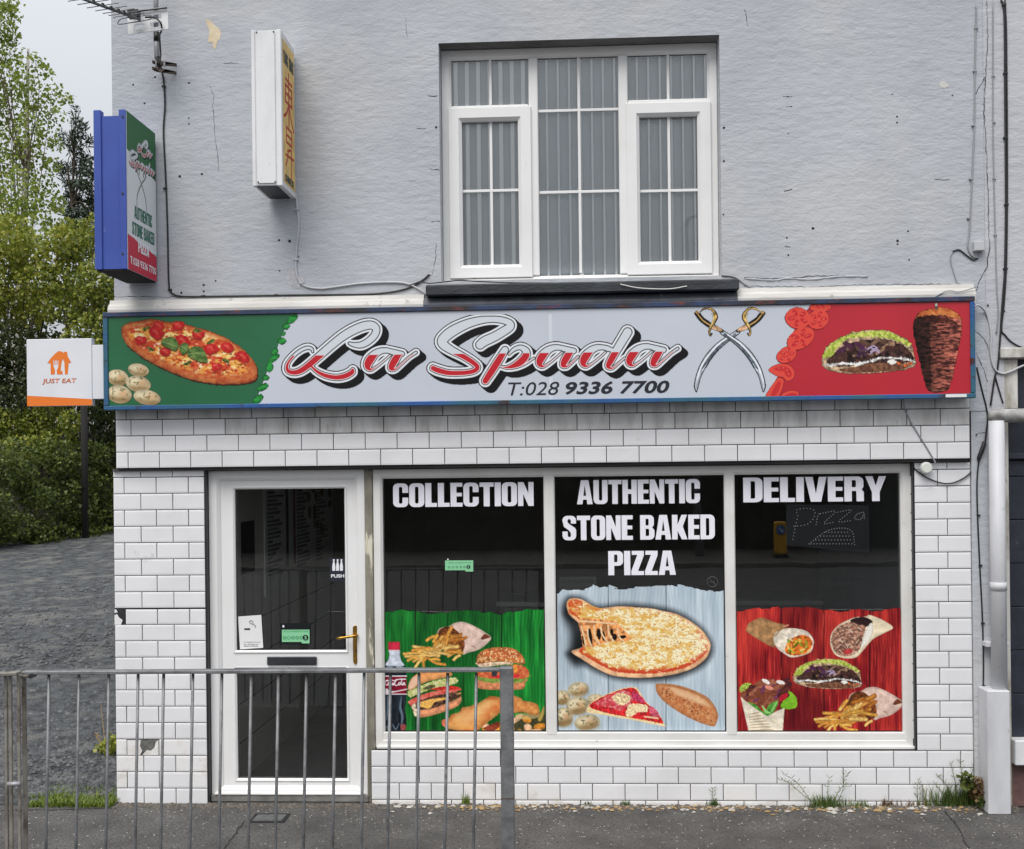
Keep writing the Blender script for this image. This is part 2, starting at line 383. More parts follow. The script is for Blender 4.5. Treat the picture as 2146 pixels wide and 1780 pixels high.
    if c == 'R': return .57, [[(0, 0), (s, 0), (s, .42), (.33, .42), (.345, .38), (.35, 0), (.56, 0), (.56, .36), (.5, .48), (.55, .58)] + arc(.37, .82, .18, .18, 0, 90) + [(0, 1)], [(s, .57), (.32, .57), (.335, .61), (.335, .81), (.32, .85), (s, .85)]]
    if c == 'Z': return .46, [[(0, 0), (.46, 0), (.46, .165), (.24, .165), (.46, .82), (.46, 1), (.02, 1), (.02, .835), (.22, .835), (0, .17)]]
    if c == 'V': return .62, [[(.16, 0), (.46, 0), (.62, 1), (.4, 1), (.31, .32), (.22, 1), (0, 1)]]
    if c == 'Y': return .6, [[(.19, 0), (.41, 0), (.41, .36), (.6, 1), (.39, 1), (.3, .62), (.21, 1), (0, 1), (.19, .36)]]
    return .22, []
def impact(name, word, box, mapper, mat, parent=None):
    cu = bpy.data.curves.new('g', 'CURVE'); cu.dimensions = '2D'; cu.fill_mode = 'BOTH'; x = 0
    for c in word:
        w, loops = glyph(c)
        for lp in loops:
            sp = cu.splines.new('POLY'); sp.points.add(len(lp) - 1)
            for p, q in zip(sp.points, lp): p.co = (q[0] + x, q[1], 0, 1)
            sp.use_cyclic_u = True
        x += w + .035
    me = curve_to_mesh(name, cu); fit(me, mapper, box); return link(name, me, mat, parent)
# ------------------------------------------------------------------ material palette
m_render = M('painted_render', lin(186, 190, 195), .8, lin(170, 174, 180), 1.1, stretch=(1, 1, .7), bump=.55, bscale=9.0, bdist=.02, ramp=(.3, .7), col3=lin(194, 194, 194), n3=(.7, (.5, .75)))
def wall_bump(m):
    nt = m.node_tree; N = nt.nodes; L = nt.links; b = N['Principled BSDF']
    g = N.new('ShaderNodeNewGeometry'); prev = None
    for sc, st, dist, stren, det in ((4.0, (1.0, 1, 1.8), .03, .2, 3), (15.0, (1.0, 1, 2.2), .014, .42, 5), (90.0, (1, 1, 1), .003, .5, 3)):
        mp = N.new('ShaderNodeMapping'); mp.inputs['Scale'].default_value = st; L.new(g.outputs['Position'], mp.inputs[0])
        nz = N.new('ShaderNodeTexNoise'); nz.inputs['Scale'].default_value = sc; nz.inputs['Detail'].default_value = det; L.new(mp.outputs[0], nz.inputs['Vector'])
        bp = N.new('ShaderNodeBump'); bp.inputs['Strength'].default_value = stren; bp.inputs['Distance'].default_value = dist
        L.new(nz.outputs[0], bp.inputs['Height'])
        if prev: L.new(prev, bp.inputs['Normal'])
        prev = bp.outputs[0]
    L.new(prev, b.inputs['Normal'])
wall_bump(m_render)
m_render2 = M('painted_render_neighbour', lin(192, 193, 197), .8, lin(176, 177, 183), 1.3, ramp=(.3, .7)); wall_bump(m_render2)
m_reveal_shade = M('reveal_head_shade', lin(120, 120, 118), .8, lin(90, 90, 88), 3.0, bump=.3, bscale=30)  # shade under the window head, put in as a darker colour
m_upvc = M('white_upvc', lin(232, 232, 231), .35, lin(224, 223, 221), 2.0, ramp=(.45, .75), col3=lin(200, 197, 190), n3=(9.0, (.68, .85)), st3=(1, 1, .4))
m_upvc_old = M('aged_upvc', lin(228, 227, 224), .4, lin(214, 212, 207), 3.0, ramp=(.42, .7), col3=lin(150, 145, 137), n3=(13.0, (.68, .8)), st3=(1, 1, 2))
m_tile = M('glazed_tile', lin(230, 230, 232), .22, lin(220, 220, 221), 3.0, ramp=(.4, .7), col3=lin(190, 189, 186), n3=(11.0, (.66, .85)), bump=.06, bscale=14, bdist=.004)
m_tile_grime_shade = M('grimy_shaded_tile', lin(214, 213, 211), .35, lin(168, 166, 162), 5.0, stretch=(1.6, 1, .5), ramp=(.42, .72), col3=lin(120, 117, 112), n3=(14.0, (.6, .82)), st3=(2.5, 1, .35))  # grime streaks plus the fascia's shade, both put into the tile colour
m_tile_stain = M('stained_tile', lin(229, 228, 227), .4, lin(190, 176, 158), 7.0, ramp=(.5, .8), col3=lin(120, 108, 95), n3=(16.0, (.66, .85)))
m_grout = M('dark_grout', lin(34, 33, 32), .9, lin(58, 56, 54), 14.0, bump=.2)
m_concrete = M('broken_concrete', lin(118, 117, 113), .9, lin(74, 74, 72), 22.0, bump=.6, bscale=40)
m_asphalt = M('asphalt', lin(100, 98, 95), .85, lin(74, 72, 70), 3.0, ramp=(.35, .66), bump=1.0, bscale=60, bdist=.03, col3=lin(52, 50, 49), n3=(46.0, (.54, .66)))
m_gravel = M('gravel_tarmac', lin(82, 85, 87), .9, lin(46, 48, 50), 9.0, ramp=(.4, .62), bump=1.0, bscale=38, bdist=.03, col3=lin(112, 110, 106), n3=(3.0, (.5, .72)))
m_stone = M('loose_stone', lin(104, 105, 106), .9, lin(56, 58, 60), 14.0, ramp=(.4, .6))
m_road = M('road', lin(84, 84, 86), .8, lin(64, 64, 66), 2.0, bump=.4, bscale=110, bdist=.006)
m_kerb = M('kerb_stone', lin(138, 136, 130), .85, lin(104, 102, 98), 8.0, bump=.3, bscale=50)
m_paint = M('road_paint', lin(210, 208, 200), .7)
m_soil = M('soil', lin(44, 40, 30), .95, lin(28, 27, 20), 6.0, bump=.5, bscale=18)
m_black = M('black_paint', lin(34, 35, 38), .5, lin(52, 53, 56), 9.0, ramp=(.5, .75))
m_slate = M('slate_black', lin(40, 43, 48), .55, lin(66, 70, 76), 5.0, stretch=(1, 1, 3), ramp=(.45, .75), bump=.3, bscale=24)
m_lead = M('lead_flashing', lin(86, 90, 97), .55, lin(58, 61, 68), 6.0, ramp=(.4, .7), col3=lin(170, 174, 180), n3=(8.0, (.62, .8)), bump=.2, bscale=20)
m_cornice = M('cornice_paint', lin(210, 208, 203), .6, lin(184, 181, 174), 4.0, stretch=(.4, 1, 3), ramp=(.4, .7), col3=lin(112, 106, 98), n3=(11.0, (.64, .8)), bump=.2, bscale=30)
m_glass = glass_mat('window_glass', (.99, 1.0, 1.0), 1.55)
m_shopglass = glass_mat('shop_glass', (.99, 1.0, .99), 1.55)
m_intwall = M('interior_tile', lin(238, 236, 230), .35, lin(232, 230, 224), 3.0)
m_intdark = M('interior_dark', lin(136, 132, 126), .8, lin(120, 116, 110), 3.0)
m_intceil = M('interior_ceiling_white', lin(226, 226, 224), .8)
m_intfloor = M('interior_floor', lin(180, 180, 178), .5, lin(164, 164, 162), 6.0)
m_soffit_shadow = M('soffit_shadow', lin(58, 58, 58), .6, lin(96, 94, 90), 5.0, stretch=(.3, 1, 4), ramp=(.45, .7))  # dark tone painted for the shadow line below the tile band
m_roof = M('roof_slate', lin(70, 72, 78), .7, lin(52, 54, 58), 6.0, bump=.3)
m_hole = M('hole_dark', lin(30, 28, 27), .9)
m_white_metal = M('white_metal', lin(226, 227, 228), .4, lin(206, 207, 208), 6.0, stretch=(1, 1, .3), ramp=(.45, .75), col3=lin(150, 150, 148), n3=(16.0, (.66, .85)))
m_print = print_mat('printed_vinyl')
m_print_matt = print_mat('printed_board', .6, .3)

# ------------------------------------------------------------------ the ground
def sheet(name, x0, x1, y0, y1, z, mat, kind='structure', n=1):
    xs = np.linspace(x0, x1, n + 1); ys = np.linspace(y0, y1, n + 1)
    V = [(x, yy, z) for yy in ys for x in xs]; Fc = [(j * (n + 1) + i, j * (n + 1) + i + 1, (j + 1) * (n + 1) + i + 1, (j + 1) * (n + 1) + i) for j in range(n) for i in range(n)]
    o = mesh(name, V, Fc, mat); o['kind'] = kind; return o
KERB_Y = -2.85
sheet('ground', -400, 400, -400, 400, -.30, m_soil)
sheet('pavement', -40, 40, KERB_Y, .5, 0.0, m_asphalt)
sheet('road', -60, 60, -19.4, KERB_Y - .12, -.12, m_road)
sheet('opposite_pavement', -60, 60, -24.5, -19.55, .0, m_asphalt)
for i, yy in enumerate((KERB_Y - .12, -19.55)):
    m_ = MB()
    for k in range(-16, 16): m_.box(k * .915, k * .915 + .905, yy, yy + .12, -.3, .004)
    o = m_.build('kerb' if i == 0 else 'opposite_kerb', m_kerb, bevel=.012); o['kind'] = 'structure'
mk = MB()
for k in range(-8, 8): mk.add([(k * 4., -11.25, -.116), (k * 4. + 2, -11.25, -.116), (k * 4. + 2, -11.15, -.116), (k * 4., -11.15, -.116)], [(0, 1, 2, 3)])
o = mk.build('road_marking', m_paint); o['kind'] = 'structure'
# driveway climbing beside the gable
n = 40; xs = np.linspace(-14, -2.95, n); ys = np.linspace(0, 16.5, n); V = []
for yy in ys:
    for x in xs: V.append((x, yy, .004 + .079 * yy + .03 * (vnoise(np.array(x * 1.4), np.array(yy * 1.1), 2) - .5) * min(1, yy)))
o = mesh('driveway', V, [(j * n + i, j * n + i + 1, (j + 1) * n + i + 1, (j + 1) * n + i) for j in range(n - 1) for i in range(n - 1)], m_gravel, smooth=True); o['kind'] = 'structure'
def bskew(x): return max(-2.5, min(2.4, (x + 8.9) * 1.0))
# planted bank behind the driveway
n = 24; xs = np.linspace(-18, 4, n); V = []
prof = [(13.0, .85), (13.6, 1.15), (14.4, 1.7), (15.4, 2.4), (17, 3.0), (21, 3.4), (30, 3.6)]
for yy, z in prof:
    for x in xs: V.append((x, yy + bskew(x), z + .079 * bskew(x) + .15 * vnoise(np.array(x), np.array(yy * .7), 4)))
o = mesh('bank', V, [(j * n + i, j * n + i + 1, (j + 1) * n + i + 1, (j + 1) * n + i) for j in range(len(prof) - 1) for i in range(n - 1)], m_soil, smooth=True); o['kind'] = 'structure'

# ------------------------------------------------------------------ the shop building
YW = .03                                   # upper wall face
YP = .05                                   # pilaster face
YF = .10                                   # shop window frame face
BX0, BX1 = -2.935, XX(2066, 700, YW)
bld = thing('shop_building', 'grey rendered takeaway building with white tiled ground floor', 'building', (0, 4, 0))
def wall_with_hole(name, x0, x1, z0, z1, hole, y0, th, mat, parent, revmat=None):
    hx0, hx1, hz0, hz1 = hole
    V = [(x0, y0, z0), (x1, y0, z0), (x1, y0, z1), (x0, y0, z1), (hx0, y0, hz0), (hx1, y0, hz0), (hx1, y0, hz1), (hx0, y0, hz1),
         (hx0, y0 + th, hz0), (hx1, y0 + th, hz0), (hx1, y0 + th, hz1), (hx0, y0 + th, hz1)]
    Fc = [(0, 1, 5, 4), (1, 2, 6, 5), (2, 3, 7, 6), (3, 0, 4, 7), (4, 5, 9, 8), (5, 6, 10, 9), (6, 7, 11, 10), (7, 4, 8, 11)]
    o = mesh(name, V, Fc, mat, parent)
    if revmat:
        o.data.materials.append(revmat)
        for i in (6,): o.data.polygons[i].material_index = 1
    return o
WX0, WX1 = -.826, .937; WZ0, WZ1 = 3.318, 4.822
ZC0 = ZZ(1100, 655, YW)                     # bottom of the rendered wall (behind the fascia)
WALLTOP = 5.75
upper = wall_with_hole('upper_wall', BX0, BX1, 2.45, WALLTOP, (WX0, WX1, WZ0, WZ1), YW, .30, m_render, bld, m_reveal_shade)
# gable side, back and party walls as one shell with thickness
sh = MB(); sh.box(BX0, BX0 + .28, YW + .301, 8.2, 0, WALLTOP); sh.box(BX1 - .28, BX1, YW + .301, 8.2, 0, WALLTOP); sh.box(BX0 + .281, BX1 - .281, 7.9, 8.2, 0, WALLTOP)
sh.box(BX0, BX0 + .28, YP + .03, YW + .30, 0, 2.45)
sh.build('shell_wall', m_render, bld)
rf = MB(); rf.add([(BX0 - .15, -.2, WALLTOP), (BX1, -.2, WALLTOP), (BX1, 4.1, WALLTOP + 2.6), (BX0 - .15, 4.1, WALLTOP + 2.6), (BX0 - .15, 8.4, WALLTOP), (BX1, 8.4, WALLTOP)], [(0, 1, 2, 3), (3, 2, 5, 4), (0, 3, 4), (1, 5, 2), (0, 4, 5, 1)])
rf.build('roof', m_roof, bld)
# render marks: screw holes, cracks, flaked patch
def wall_dot(u, v, r=.006):
    p = P(u, v, YW); m_ = MB(); k = 7
    m_.add([(p[0] + r * math.cos(6.283 * i / k) * random.uniform(.8, 1.2), YW - .0012, p[2] + r * math.sin(6.283 * i / k) * random.uniform(.7, 1.1)) for i in range(k)], [tuple(range(k))])
    return m_.build('screw_hole', m_hole, upper)
for u, v, r in [(279, 178, .007), (325, 162, .007), (396, 174, .007), (303, 217, .006), (396, 248, .005), (396, 260, .006), (377, 370, .009), (423, 365, .008), (427, 598, .008), (427, 611, .008), (380, 614, .008), (452, 589, .006), (585, 504, .008), (607, 506, .010), (586, 568, .005), (626, 538, .005),
                (1704, 479, .010), (1881, 505, .009), (1881, 512, .006), (1652, 280, .004), (1880, 245, .006), (1880, 257, .006), (1651, 203, .005), (1649, 499, .006), (1652, 535, .006), (1903, 485, .006), (1870, 198, .005), (1996, 200, .005), (1905, 545, .006), (1517, 268, .008), (1517, 338, .008), (1516, 450, .006), (914, 267, .008), (2105, 652, .006), (2070, 640, .007), (2046, 912, .006)]:
    wall_dot(u, v, r)
def crack(u_v, w=.0035, name='crack', y=YW, mat=None, par=None):
    pts = [P(u, v, y) for u, v in u_v]; q = []
    for a, b in zip(pts[:-1], pts[1:]):
        n = max(2, int(np.linalg.norm(b - a) / .02))
        for i in range(n): q.append(a + (b - a) * i / n + np.array([random.uniform(-1, 1) * .004, 0, random.uniform(-1, 1) * .004]))
    q.append(pts[-1]); V = []; Fc = []
    for i, p in enumerate(q):
        t = q[min(i + 1, len(q) - 1)] - q[max(i - 1, 0)]; nrm = np.array([-t[2], 0, t[0]]); nrm /= np.linalg.norm(nrm) + 1e-9
        ww = w * random.uniform(.3, 1.0) * .5; V += [p + nrm * ww + np.array([0, -.0014, 0]), p - nrm * ww + np.array([0, -.0014, 0])]
        if i: Fc.append((2 * i - 2, 2 * i - 1, 2 * i + 1, 2 * i))
    return mesh(name, V, Fc, mat or m_hole, par or upper)
crack([(1561, 20), (1567, 55)]); crack([(850, 40), (854, 78)], .002); crack([(440, 180), (449, 200), (446, 230), (449, 262), (455, 320), (458, 360)], .003)
crack([(860, 600), (905, 575), (912, 548), (914, 510)], .003); crack([(468, 132), (500, 133)], .004); crack([(896, 201), (917, 201)], .005); crack([(900, 354), (921, 357)], .006); crack([(904, 465), (922, 464)], .006); crack([(872, 270), (892, 270)], .003)
crack([(1560, 582), (1640, 585), (1720, 578), (1816, 580)], .006); crack([(1560, 600), (1700, 602), (1790, 597), (2030, 596)], .004); crack([(238, 622), (400, 623), (560, 620)], .004)
crack([(1640, 203), (1660, 203)], .004); crack([(1646, 223), (1660, 223)], .005); crack([(1643, 400), (1660, 397)], .005); crack([(1644, 516), (1656, 518)], .004); crack([(1960, 378), (1990, 376)], .003)
m_flake = M('bare_plaster', lin(226, 212, 184), .85, lin(208, 190, 158), 14.0, bump=.3, bscale=40)
fl = [(1175, 110), (1200, 118), (1225, 145), (1250, 165), (1262, 190), (1255, 225), (1240, 235), (1230, 282), (1212, 270), (1214, 245), (1185, 240), (1190, 215), (1195, 175), (1180, 140)]
V = [P(x / 2.7214, y / 2.7214, YW) + np.array([0, -.0015, 0]) for x, y in fl]; mesh('flaked_patch', V, [tuple(range(len(V)))], m_flake, upper)
fl = [(1970, 172), (1978, 170), (1986, 176), (1989, 182), (1980, 185), (1972, 184), (1968, 178)]
mesh('flaked_patch', [P(x, y, YW) + np.array([0, -.0015, 0]) for x, y in fl], [tuple(range(7))], m_cornice, upper)
fl = [(610, 562), (618, 563), (622, 575), (640, 585), (636, 600), (624, 605), (606, 598), (600, 584), (604, 570)]
mesh('flaked_patch', [P(x, y, YW) + np.array([0, -.0015, 0]) for x, y in fl], [tuple(range(9))], M('patched_render', lin(168, 168, 172), .85, lin(196, 196, 200), 20.0, bump=.5, bscale=40), upper)
# peeling paint ridges by the sill on the right
for pts, w in (([(1560, 584), (1620, 588), (1650, 584), (1700, 586), (1760, 580), (1818, 580)], .012),):
    t = [P(u, v, YW) + np.array([0, -.002, 0]) for u, v in pts]; MB().tube(smoothpath(t, 6), [.002 + .005 * abs(math.sin(i * .9)) for i in range(len(smoothpath(t, 6)))], 5).build('paint_ridge', m_render, upper, smooth=True)

# cornice moulding and flashing above the fascia
def strip_profile(name, x0, x1, prof, mat, parent):
    V = [(x, y, z) for x in (x0, x1) for y, z in prof]; n = len(prof)
    Fc = [(i, i + 1, n + i + 1, n + i) for i in range(n - 1)] + [tuple(range(n))[::-1], tuple(range(n, 2 * n))]
    return mesh(name, V, Fc, mat, parent)
zc1 = ZZ(700, 622, YW); zc0 = ZZ(700, 651, -.05)
prof = [(YW + .01, zc1), (-.012, zc1 - .004), (-.02, zc1 - .03), (-.045, zc1 - .045), (-.055, zc1 - .07), (-.05, zc0 - .03), (YW + .01, zc0 - .03)]
xa = XX(893, 600, -.06); xb = XX(1548, 600, -.06)
strip_profile('cornice', BX0 - .012, xa - .02, prof, m_cornice, bld)
strip_profile('cornice', xb - .005, XX(2043, 610, -.03), prof, m_cornice, bld)
strip_profile('lead_flashing', xa - .018, xb - .007, [(YW + .01, zc1 - .012), (-.03, zc1 - .03), (-.062, zc1 - .075), (-.058, zc0 - .03), (YW + .01, zc0 - .03)], m_lead, bld)
sz1 = ZZ(1220, 591, -.09); sz0 = ZZ(1220, 614, -.09)
sl_ = MB(); sl_.add([(xa, YW + .12, sz0 - .0), (xb, YW + .12, sz0), (xb, -.09, sz0), (xa, -.09, sz0), (xa, YW + .12, sz1 + .035), (xb, YW + .12, sz1 + .035), (xb, -.09, sz1), (xa, -.09, sz1)],
                    [(0, 3, 2, 1), (4, 5, 6, 7), (0, 1, 5, 4), (1, 2, 6, 5), (2, 3, 7, 6), (3, 0, 4, 7)])
# --- upper window
YU = YW + .125
win = ring_frame('window', WX0 + .002, WX1 - .002, WZ0 - .02, WZ1 - .002, .062, YU, YU + .07, m_upvc, bld, ch=.016)
win['label'] = 'three-light white upper window with glazing bars'
sl_.build('window_sill', m_slate, win, bevel=.008)
box('frame_base', WX0 + .004, WX1 - .004, YU - .016, YU + .05, WZ0 - .012, WZ0 + .024, m_upvc_old, win, .004)
def zw(x, y, yy=YU): return P(860 + x / 2.8095, 40 + y / 2.8095, yy)
xm1 = zw(727, 800)[0]; xm2 = zw(1256, 800)[0]
for xm in (xm1, xm2): box('mullion', xm - .030, xm + .030, YU + .002, YU + .068, WZ0 + .045, WZ1 - .062, m_upvc, win, .006)
for a, b, yy in ((WX0 + .06, xm1 - .031, 525), (xm2 + .031, WX1 - .06, 497)):
    zt = zw(700, yy)[2] if yy == 525 else zw(1500, yy)[2]; box('transom', a, b, YU + .003, YU + .067, zt - .028, zt + .028, m_upvc, win, .006)
zt1 = zw(480, 525)[2]; zt2 = zw(1500, 497)[2]; zb = WZ0 + .045
panes = []
for a, b, zt in ((WX0 + .045, xm1 - .016, zt1), (xm2 + .016, WX1 - .045, zt2)):
    ring_frame('sash', a, b, zb - .012, zt + .002, .085, YU - .018, YU + .05, m_upvc, win, ch=.02)
    panes.append((a + .082, b - .082, zb + .07, zt - .08, [zw(480 if a < 0 else 1520, 1006)[2]]))
    panes.append((WX0 + .06 if a < 0 else xm2 + .03, xm1 - .03 if a < 0 else WX1 - .06, zt + .028, WZ1 - .062, []))
panes.append((xm1 + .03, xm2 - .03, zb + .012, WZ1 - .062, [zw(1000, 530)[2], zw(1000, 1012)[2]]))
for x0, x1, z0, z1, hb in panes:
    box('pane', x0, x1, YU + .030, YU + .034, z0, z1, m_glass, win)
    box('gasket', x0, x1, YU + .028, YU + .036, z1 - .004, z1 + .003, m_hole, win)
    xc = (x0 + x1) / 2 + .005
    box('glazing_bar', xc - .009, xc + .009, YU + .0235, YU + .0295, z0, z1, m_upvc, win, .002)
    for h in hb: box('glazing_bar', x0, x1, YU + .0230, YU + .0292, h - .009, h + .009, m_upvc, win, .002)
for x, yy in ((375, 1520), (1010, 1508), (1633, 1494)):
    p = zw(x, yy, YU - .016); box('drain_cap', p[0] - .014, p[0] + .014, YU - .020, YU - .0162, p[2] - .004, p[2] + .004, m_upvc_old, win, .001)
# vertical blind hanging behind the panes
m_slat = M('blind_fabric', lin(208, 213, 216), .9, lin(202, 207, 210), 4.0)
m_slat_light = M('blind_light_strip', lin(253, 255, 255), .9)  # light leaking between the slats, painted as a white strip
blind = thing('vertical_blind', 'grey vertical slat blind behind the upper window', 'blind', (0, YU + .12, WZ0))
zx0 = WX0 + .03; pitch = .0725; k = 0
while zx0 + k * pitch < WX1 - .04:
    x = zx0 + k * pitch; e = .024 if x < -.25 else .011
    mid = x + pitch - e
    V = [(x, YU + .062, WZ0), (mid, YU + .070, WZ0), (mid, YU + .070, WZ1 - .02), (x, YU + .062, WZ1 - .02), (mid - .001, YU + .046, WZ0), (mid + e + .001, YU + .045, WZ0), (mid + e + .001, YU + .045, WZ1 - .02), (mid - .001, YU + .046, WZ1 - .02)]
    o = mesh('slat', V, [(0, 1, 2, 3), (4, 5, 6, 7)], m_slat, blind); o.data.materials.append(m_slat_light); o.data.polygons[1].material_index = 1; k += 1
box('headrail', WX0 + .02, WX1 - .02, YU + .076, YU + .12, WZ1 - .019, WZ1 + .02, m_upvc, blind)

# ------------------------------------------------------------------ tiled ground floor
tmesh = {}
def tile(x0, x1, z0, z1, yf, mat, parent, j=.0050, name='tile'):
    w = x1 - x0 - j; h = z1 - z0 - j
    if w < .01 or h < .008: return
    key = (round(w, 3), round(h, 3), mat.name); me = tmesh.get(key)
    if me is None:
        a, c = w / 2, h / 2; bx = min(.011, a * .5, c * .4); V = []
        for (ex, ey) in ((0, .012), (0, .0022), (.0015, .0013), (bx, 0)):
            V += [(-a + ex, ey, -c + ex), (a - ex, ey, -c + ex), (a - ex, ey, c - ex), (-a + ex, ey, c - ex)]
        Fc = [(i * 4 + k, i * 4 + (k + 1) % 4, i * 4 + 4 + (k + 1) % 4, i * 4 + 4 + k) for i in range(3) for k in range(4)] + [(12, 13, 14, 15)]
        me = bpy.data.meshes.new('tile'); me.from_pydata(V, [], Fc); me.materials.append(mat); tmesh[key] = me
    o = bpy.data.objects.new(name, me); COL.objects.link(o)
    o.location = ((x0 + x1) / 2, yf + random.uniform(-.0008, .0008), (z0 + z1) / 2); o.rotation_euler = (random.gauss(0, .004), 0, random.gauss(0, .0035))
    o.parent = parent; o.matrix_parent_inverse = Matrix.Identity(4)
    return o
JB = .006
LX0, LX1 = XX(240, 1300, YP), XX(431, 1300, YP)
RX0, RX1 = XX(1919, 1270, YP), XX(2037, 1270, YP)
SX0 = XX(778, 1620, YP)
BZ0 = 2.155
band_x0, band_x1 = -2.925, 2.437
tw = MB(); tw.box(band_x0, band_x1, JB, YW + .28, BZ0, 2.80); tw.box(LX0, LX1, YP + JB, YP + .25, -.05, BZ0 - .001); tw.box(RX0, RX1, YP + JB, YP + .25, -.05, BZ0 - .001)
SZ1 = ZZ(1300, 1573, YP); tw.box(SX0, RX0 - .001, YP + JB, YP + .25, -.05, SZ1 - .002)
tiled = tw.build('tiled_wall', m_grout, bld)
px0 = XX(268.2, 966); pitch = (XX(1964.2, 944) - px0) / 25; rh = .1035
for r, (u, v) in enumerate(((268.2, 966), (301.9, 931), (274.3, 897), (329.5, 872))):
    j0 = XX(u, v) - 3 * pitch; js = [j0 + i * pitch for i in range(40)]
    js = [band_x0] + [q for q in js if band_x0 + .02 < q < band_x1 - .02] + [band_x1]
    for a, b in zip(js[:-1], js[1:]):
        cxm = (a + b) / 2
        grime_shade = r == 3 or (r == 2 and cxm > -2.3) or (r == 1 and -1.9 < cxm < 1.9 and random.random() < .12)  # upper rows carry painted fascia shade along with the grime
        tile(a, b, BZ0 + r * rh, BZ0 + (r + 1) * rh, 0, m_tile_grime_shade if grime_shade else m_tile, tiled)
lz0 = ZZ(338, 1686.8, YP); lz1 = ZZ(338, 1000.3, YP); lh = (lz1 - lz0) / 20
JA = [XX(u, 1300, YP) for u in (262.9, 330, 397.5)]; JBb = [XX(u, 1300, YP) for u in (297.7, 364.7)]
for r in range(20):
    z0 = lz0 + r * lh; js = [LX0] + (JA if (19 - r) % 2 == 0 else JBb) + [LX1]; gap = .006 if r == 11 else 0
    for i, (a, b) in enumerate(zip(js[:-1], js[1:])):
        if r == 11 and i == 0: continue
        if r == 3 and i == 1: continue
        tile(a, b, z0, z0 + lh - gap, YP, m_tile_stain if (r < 3 and random.random() < .55) or (r == 3 and i < 3) else m_tile, tiled)
js = [LX0] + JBb + [LX1]
for a, b in zip(js[:-1], js[1:]): tile(a, b, lz1, BZ0 - .012, YP, m_tile, tiled)
# the two broken spots on the left pier
def shard(pts, mat, y, name):
    m_ = MB(); m_.prism([(p[0], p[1]) for p in pts], y, y + .01); return m_.build(name, mat, tiled)
z0 = lz0 + 11 * lh; a, b = LX0, JA[0]
shard([(a, z0), (b - .03, z0), (b - .02, z0 + .03), (a + .03, z0 + .045), (a + .015, z0 + .07), (a, z0 + .06)], m_tile_stain, YP + .001, 'tile_fragment')
shard([(a, z0 + .075), (a + .02, z0 + .08), (a + .012, z0 + .098), (a, z0 + .098)], m_tile, YP + .001, 'tile_fragment')
box('patch_mortar', a + .002, b - .003, YP + .004, YP + .009, z0 + .002, z0 + lh - .008, m_black, tiled)
z0 = lz0 + 3 * lh; a, b = JA[0], JA[1]
box('patch_mortar', a, b, YP + .0035, YP + .0095, z0 + .002, z0 + lh - .002, m_concrete, tiled)
shard([(a + .003, z0 + .003), (a + .085, z0 + .003), (a + .1, z0 + .03), (a + .085, z0 + .06), (a + .09, z0 + .099), (a + .003, z0 + .099)], m_tile_stain, YP + .0005, 'tile_fragment')
shard([(a + .1, z0 + .003), (b - .003, z0 + .003), (b - .003, z0 + .099), (b - .02, z0 + .085), (b - .03, z0 + .05), (b - .055, z0 + .03), (b - .08, z0 + .035)], m_tile_stain, YP + .0005, 'tile_fragment')
rz1 = ZZ(1978, 984.1, YP); rz0 = SZ1; rhh = (rz1 - rz0) / 17
jo, je = XX(1968, 1277, YP), XX(1988, 1277, YP)
for r in range(17):
    z0 = rz1 - (r + 1) * rhh; js = [RX0, jo if r % 2 == 0 else je, RX1]
    for a, b in zip(js[:-1], js[1:]): tile(a, b, z0, z0 + rhh, YP, m_tile, tiled)
for a, b in ((RX0, je), (je, RX1)): tile(a, b, rz1, BZ0 - .02, YP, m_tile, tiled)
sz = ZZ(1300, 1678, YP); sh_ = (SZ1 - sz) / 3; sp = (XX(1886 / 3 + 760, 1590, YP) - XX(846.7, 1590, YP)) / 8
for r, (u, v) in enumerate(((836.7, 1660), (812, 1625), (846.7, 1590))):
    j0 = XX(u, v, YP); js = [SX0] + [j0 + i * sp for i in range(-1, 30) if SX0 + .02 < j0 + i * sp < RX1 - .02] + [RX1]
    for a, b in zip(js[:-1], js[1:]): tile(a, b, sz + r * sh_, sz + (r + 1) * sh_, YP, m_tile_stain if r == 0 and random.random() < .25 else m_tile, tiled)
j0 = XX(812, 1680, YP); js = [SX0] + [j0 + i * sp for i in range(-1, 30) if SX0 + .02 < j0 + i * sp < RX1 - .02] + [RX1]
for a, b in zip(js[:-1], js[1:]):
    if random.random() < .8: tile(a, b, -.05, sz, YP, m_tile_stain, tiled)
box('soffit', LX0 + .005, band_x1 - .004, YP - .02, YF + .1, BZ0 - .018, BZ0 - .001, m_soffit_shadow, bld)  # dark strip standing in for the shadow line under the tile band

# ------------------------------------------------------------------ shop window
SWX0, SWX1 = XX(784, 1270, YF), XX(1911, 1270, YF); SWZ0, SWZ1 = SZ1 + .004, BZ0 - .024
YG = YF + .035
shopw = MB()
GX = [(XX(803.5, 1270, YG), XX(1142, 1270, YG)), (XX(1165, 1270, YG), XX(1519, 1270, YG)), (XX(1541, 1270, YG), XX(1889.5, 1270, YG))]
GZ0, GZ1 = .445, ZZ(1340, 988.5, YG)
shop = ring_frame('shop_window', SWX0, SWX1, SWZ0, SWZ1, .06, YF, YF + .07, m_upvc_old, bld, ch=.015)
shop['label'] = 'white framed shop window of three tall panes'
box('head_frame', SWX0 + .03, SWX1 - .03, YF + .004, YF + .066, GZ1, SWZ1 - .03, m_upvc_old, shop, .004)
box('bottom_frame', SWX0 + .03, SWX1 - .03, YF + .0045, YF + .066, SWZ0 + .03, GZ0, m_upvc_old, shop, .004)
box('side_frame', SWX0 + .03, GX[0][0], YF + .005, YF + .066, SWZ0 + .04, GZ1 + .005, m_upvc_old, shop, .004)
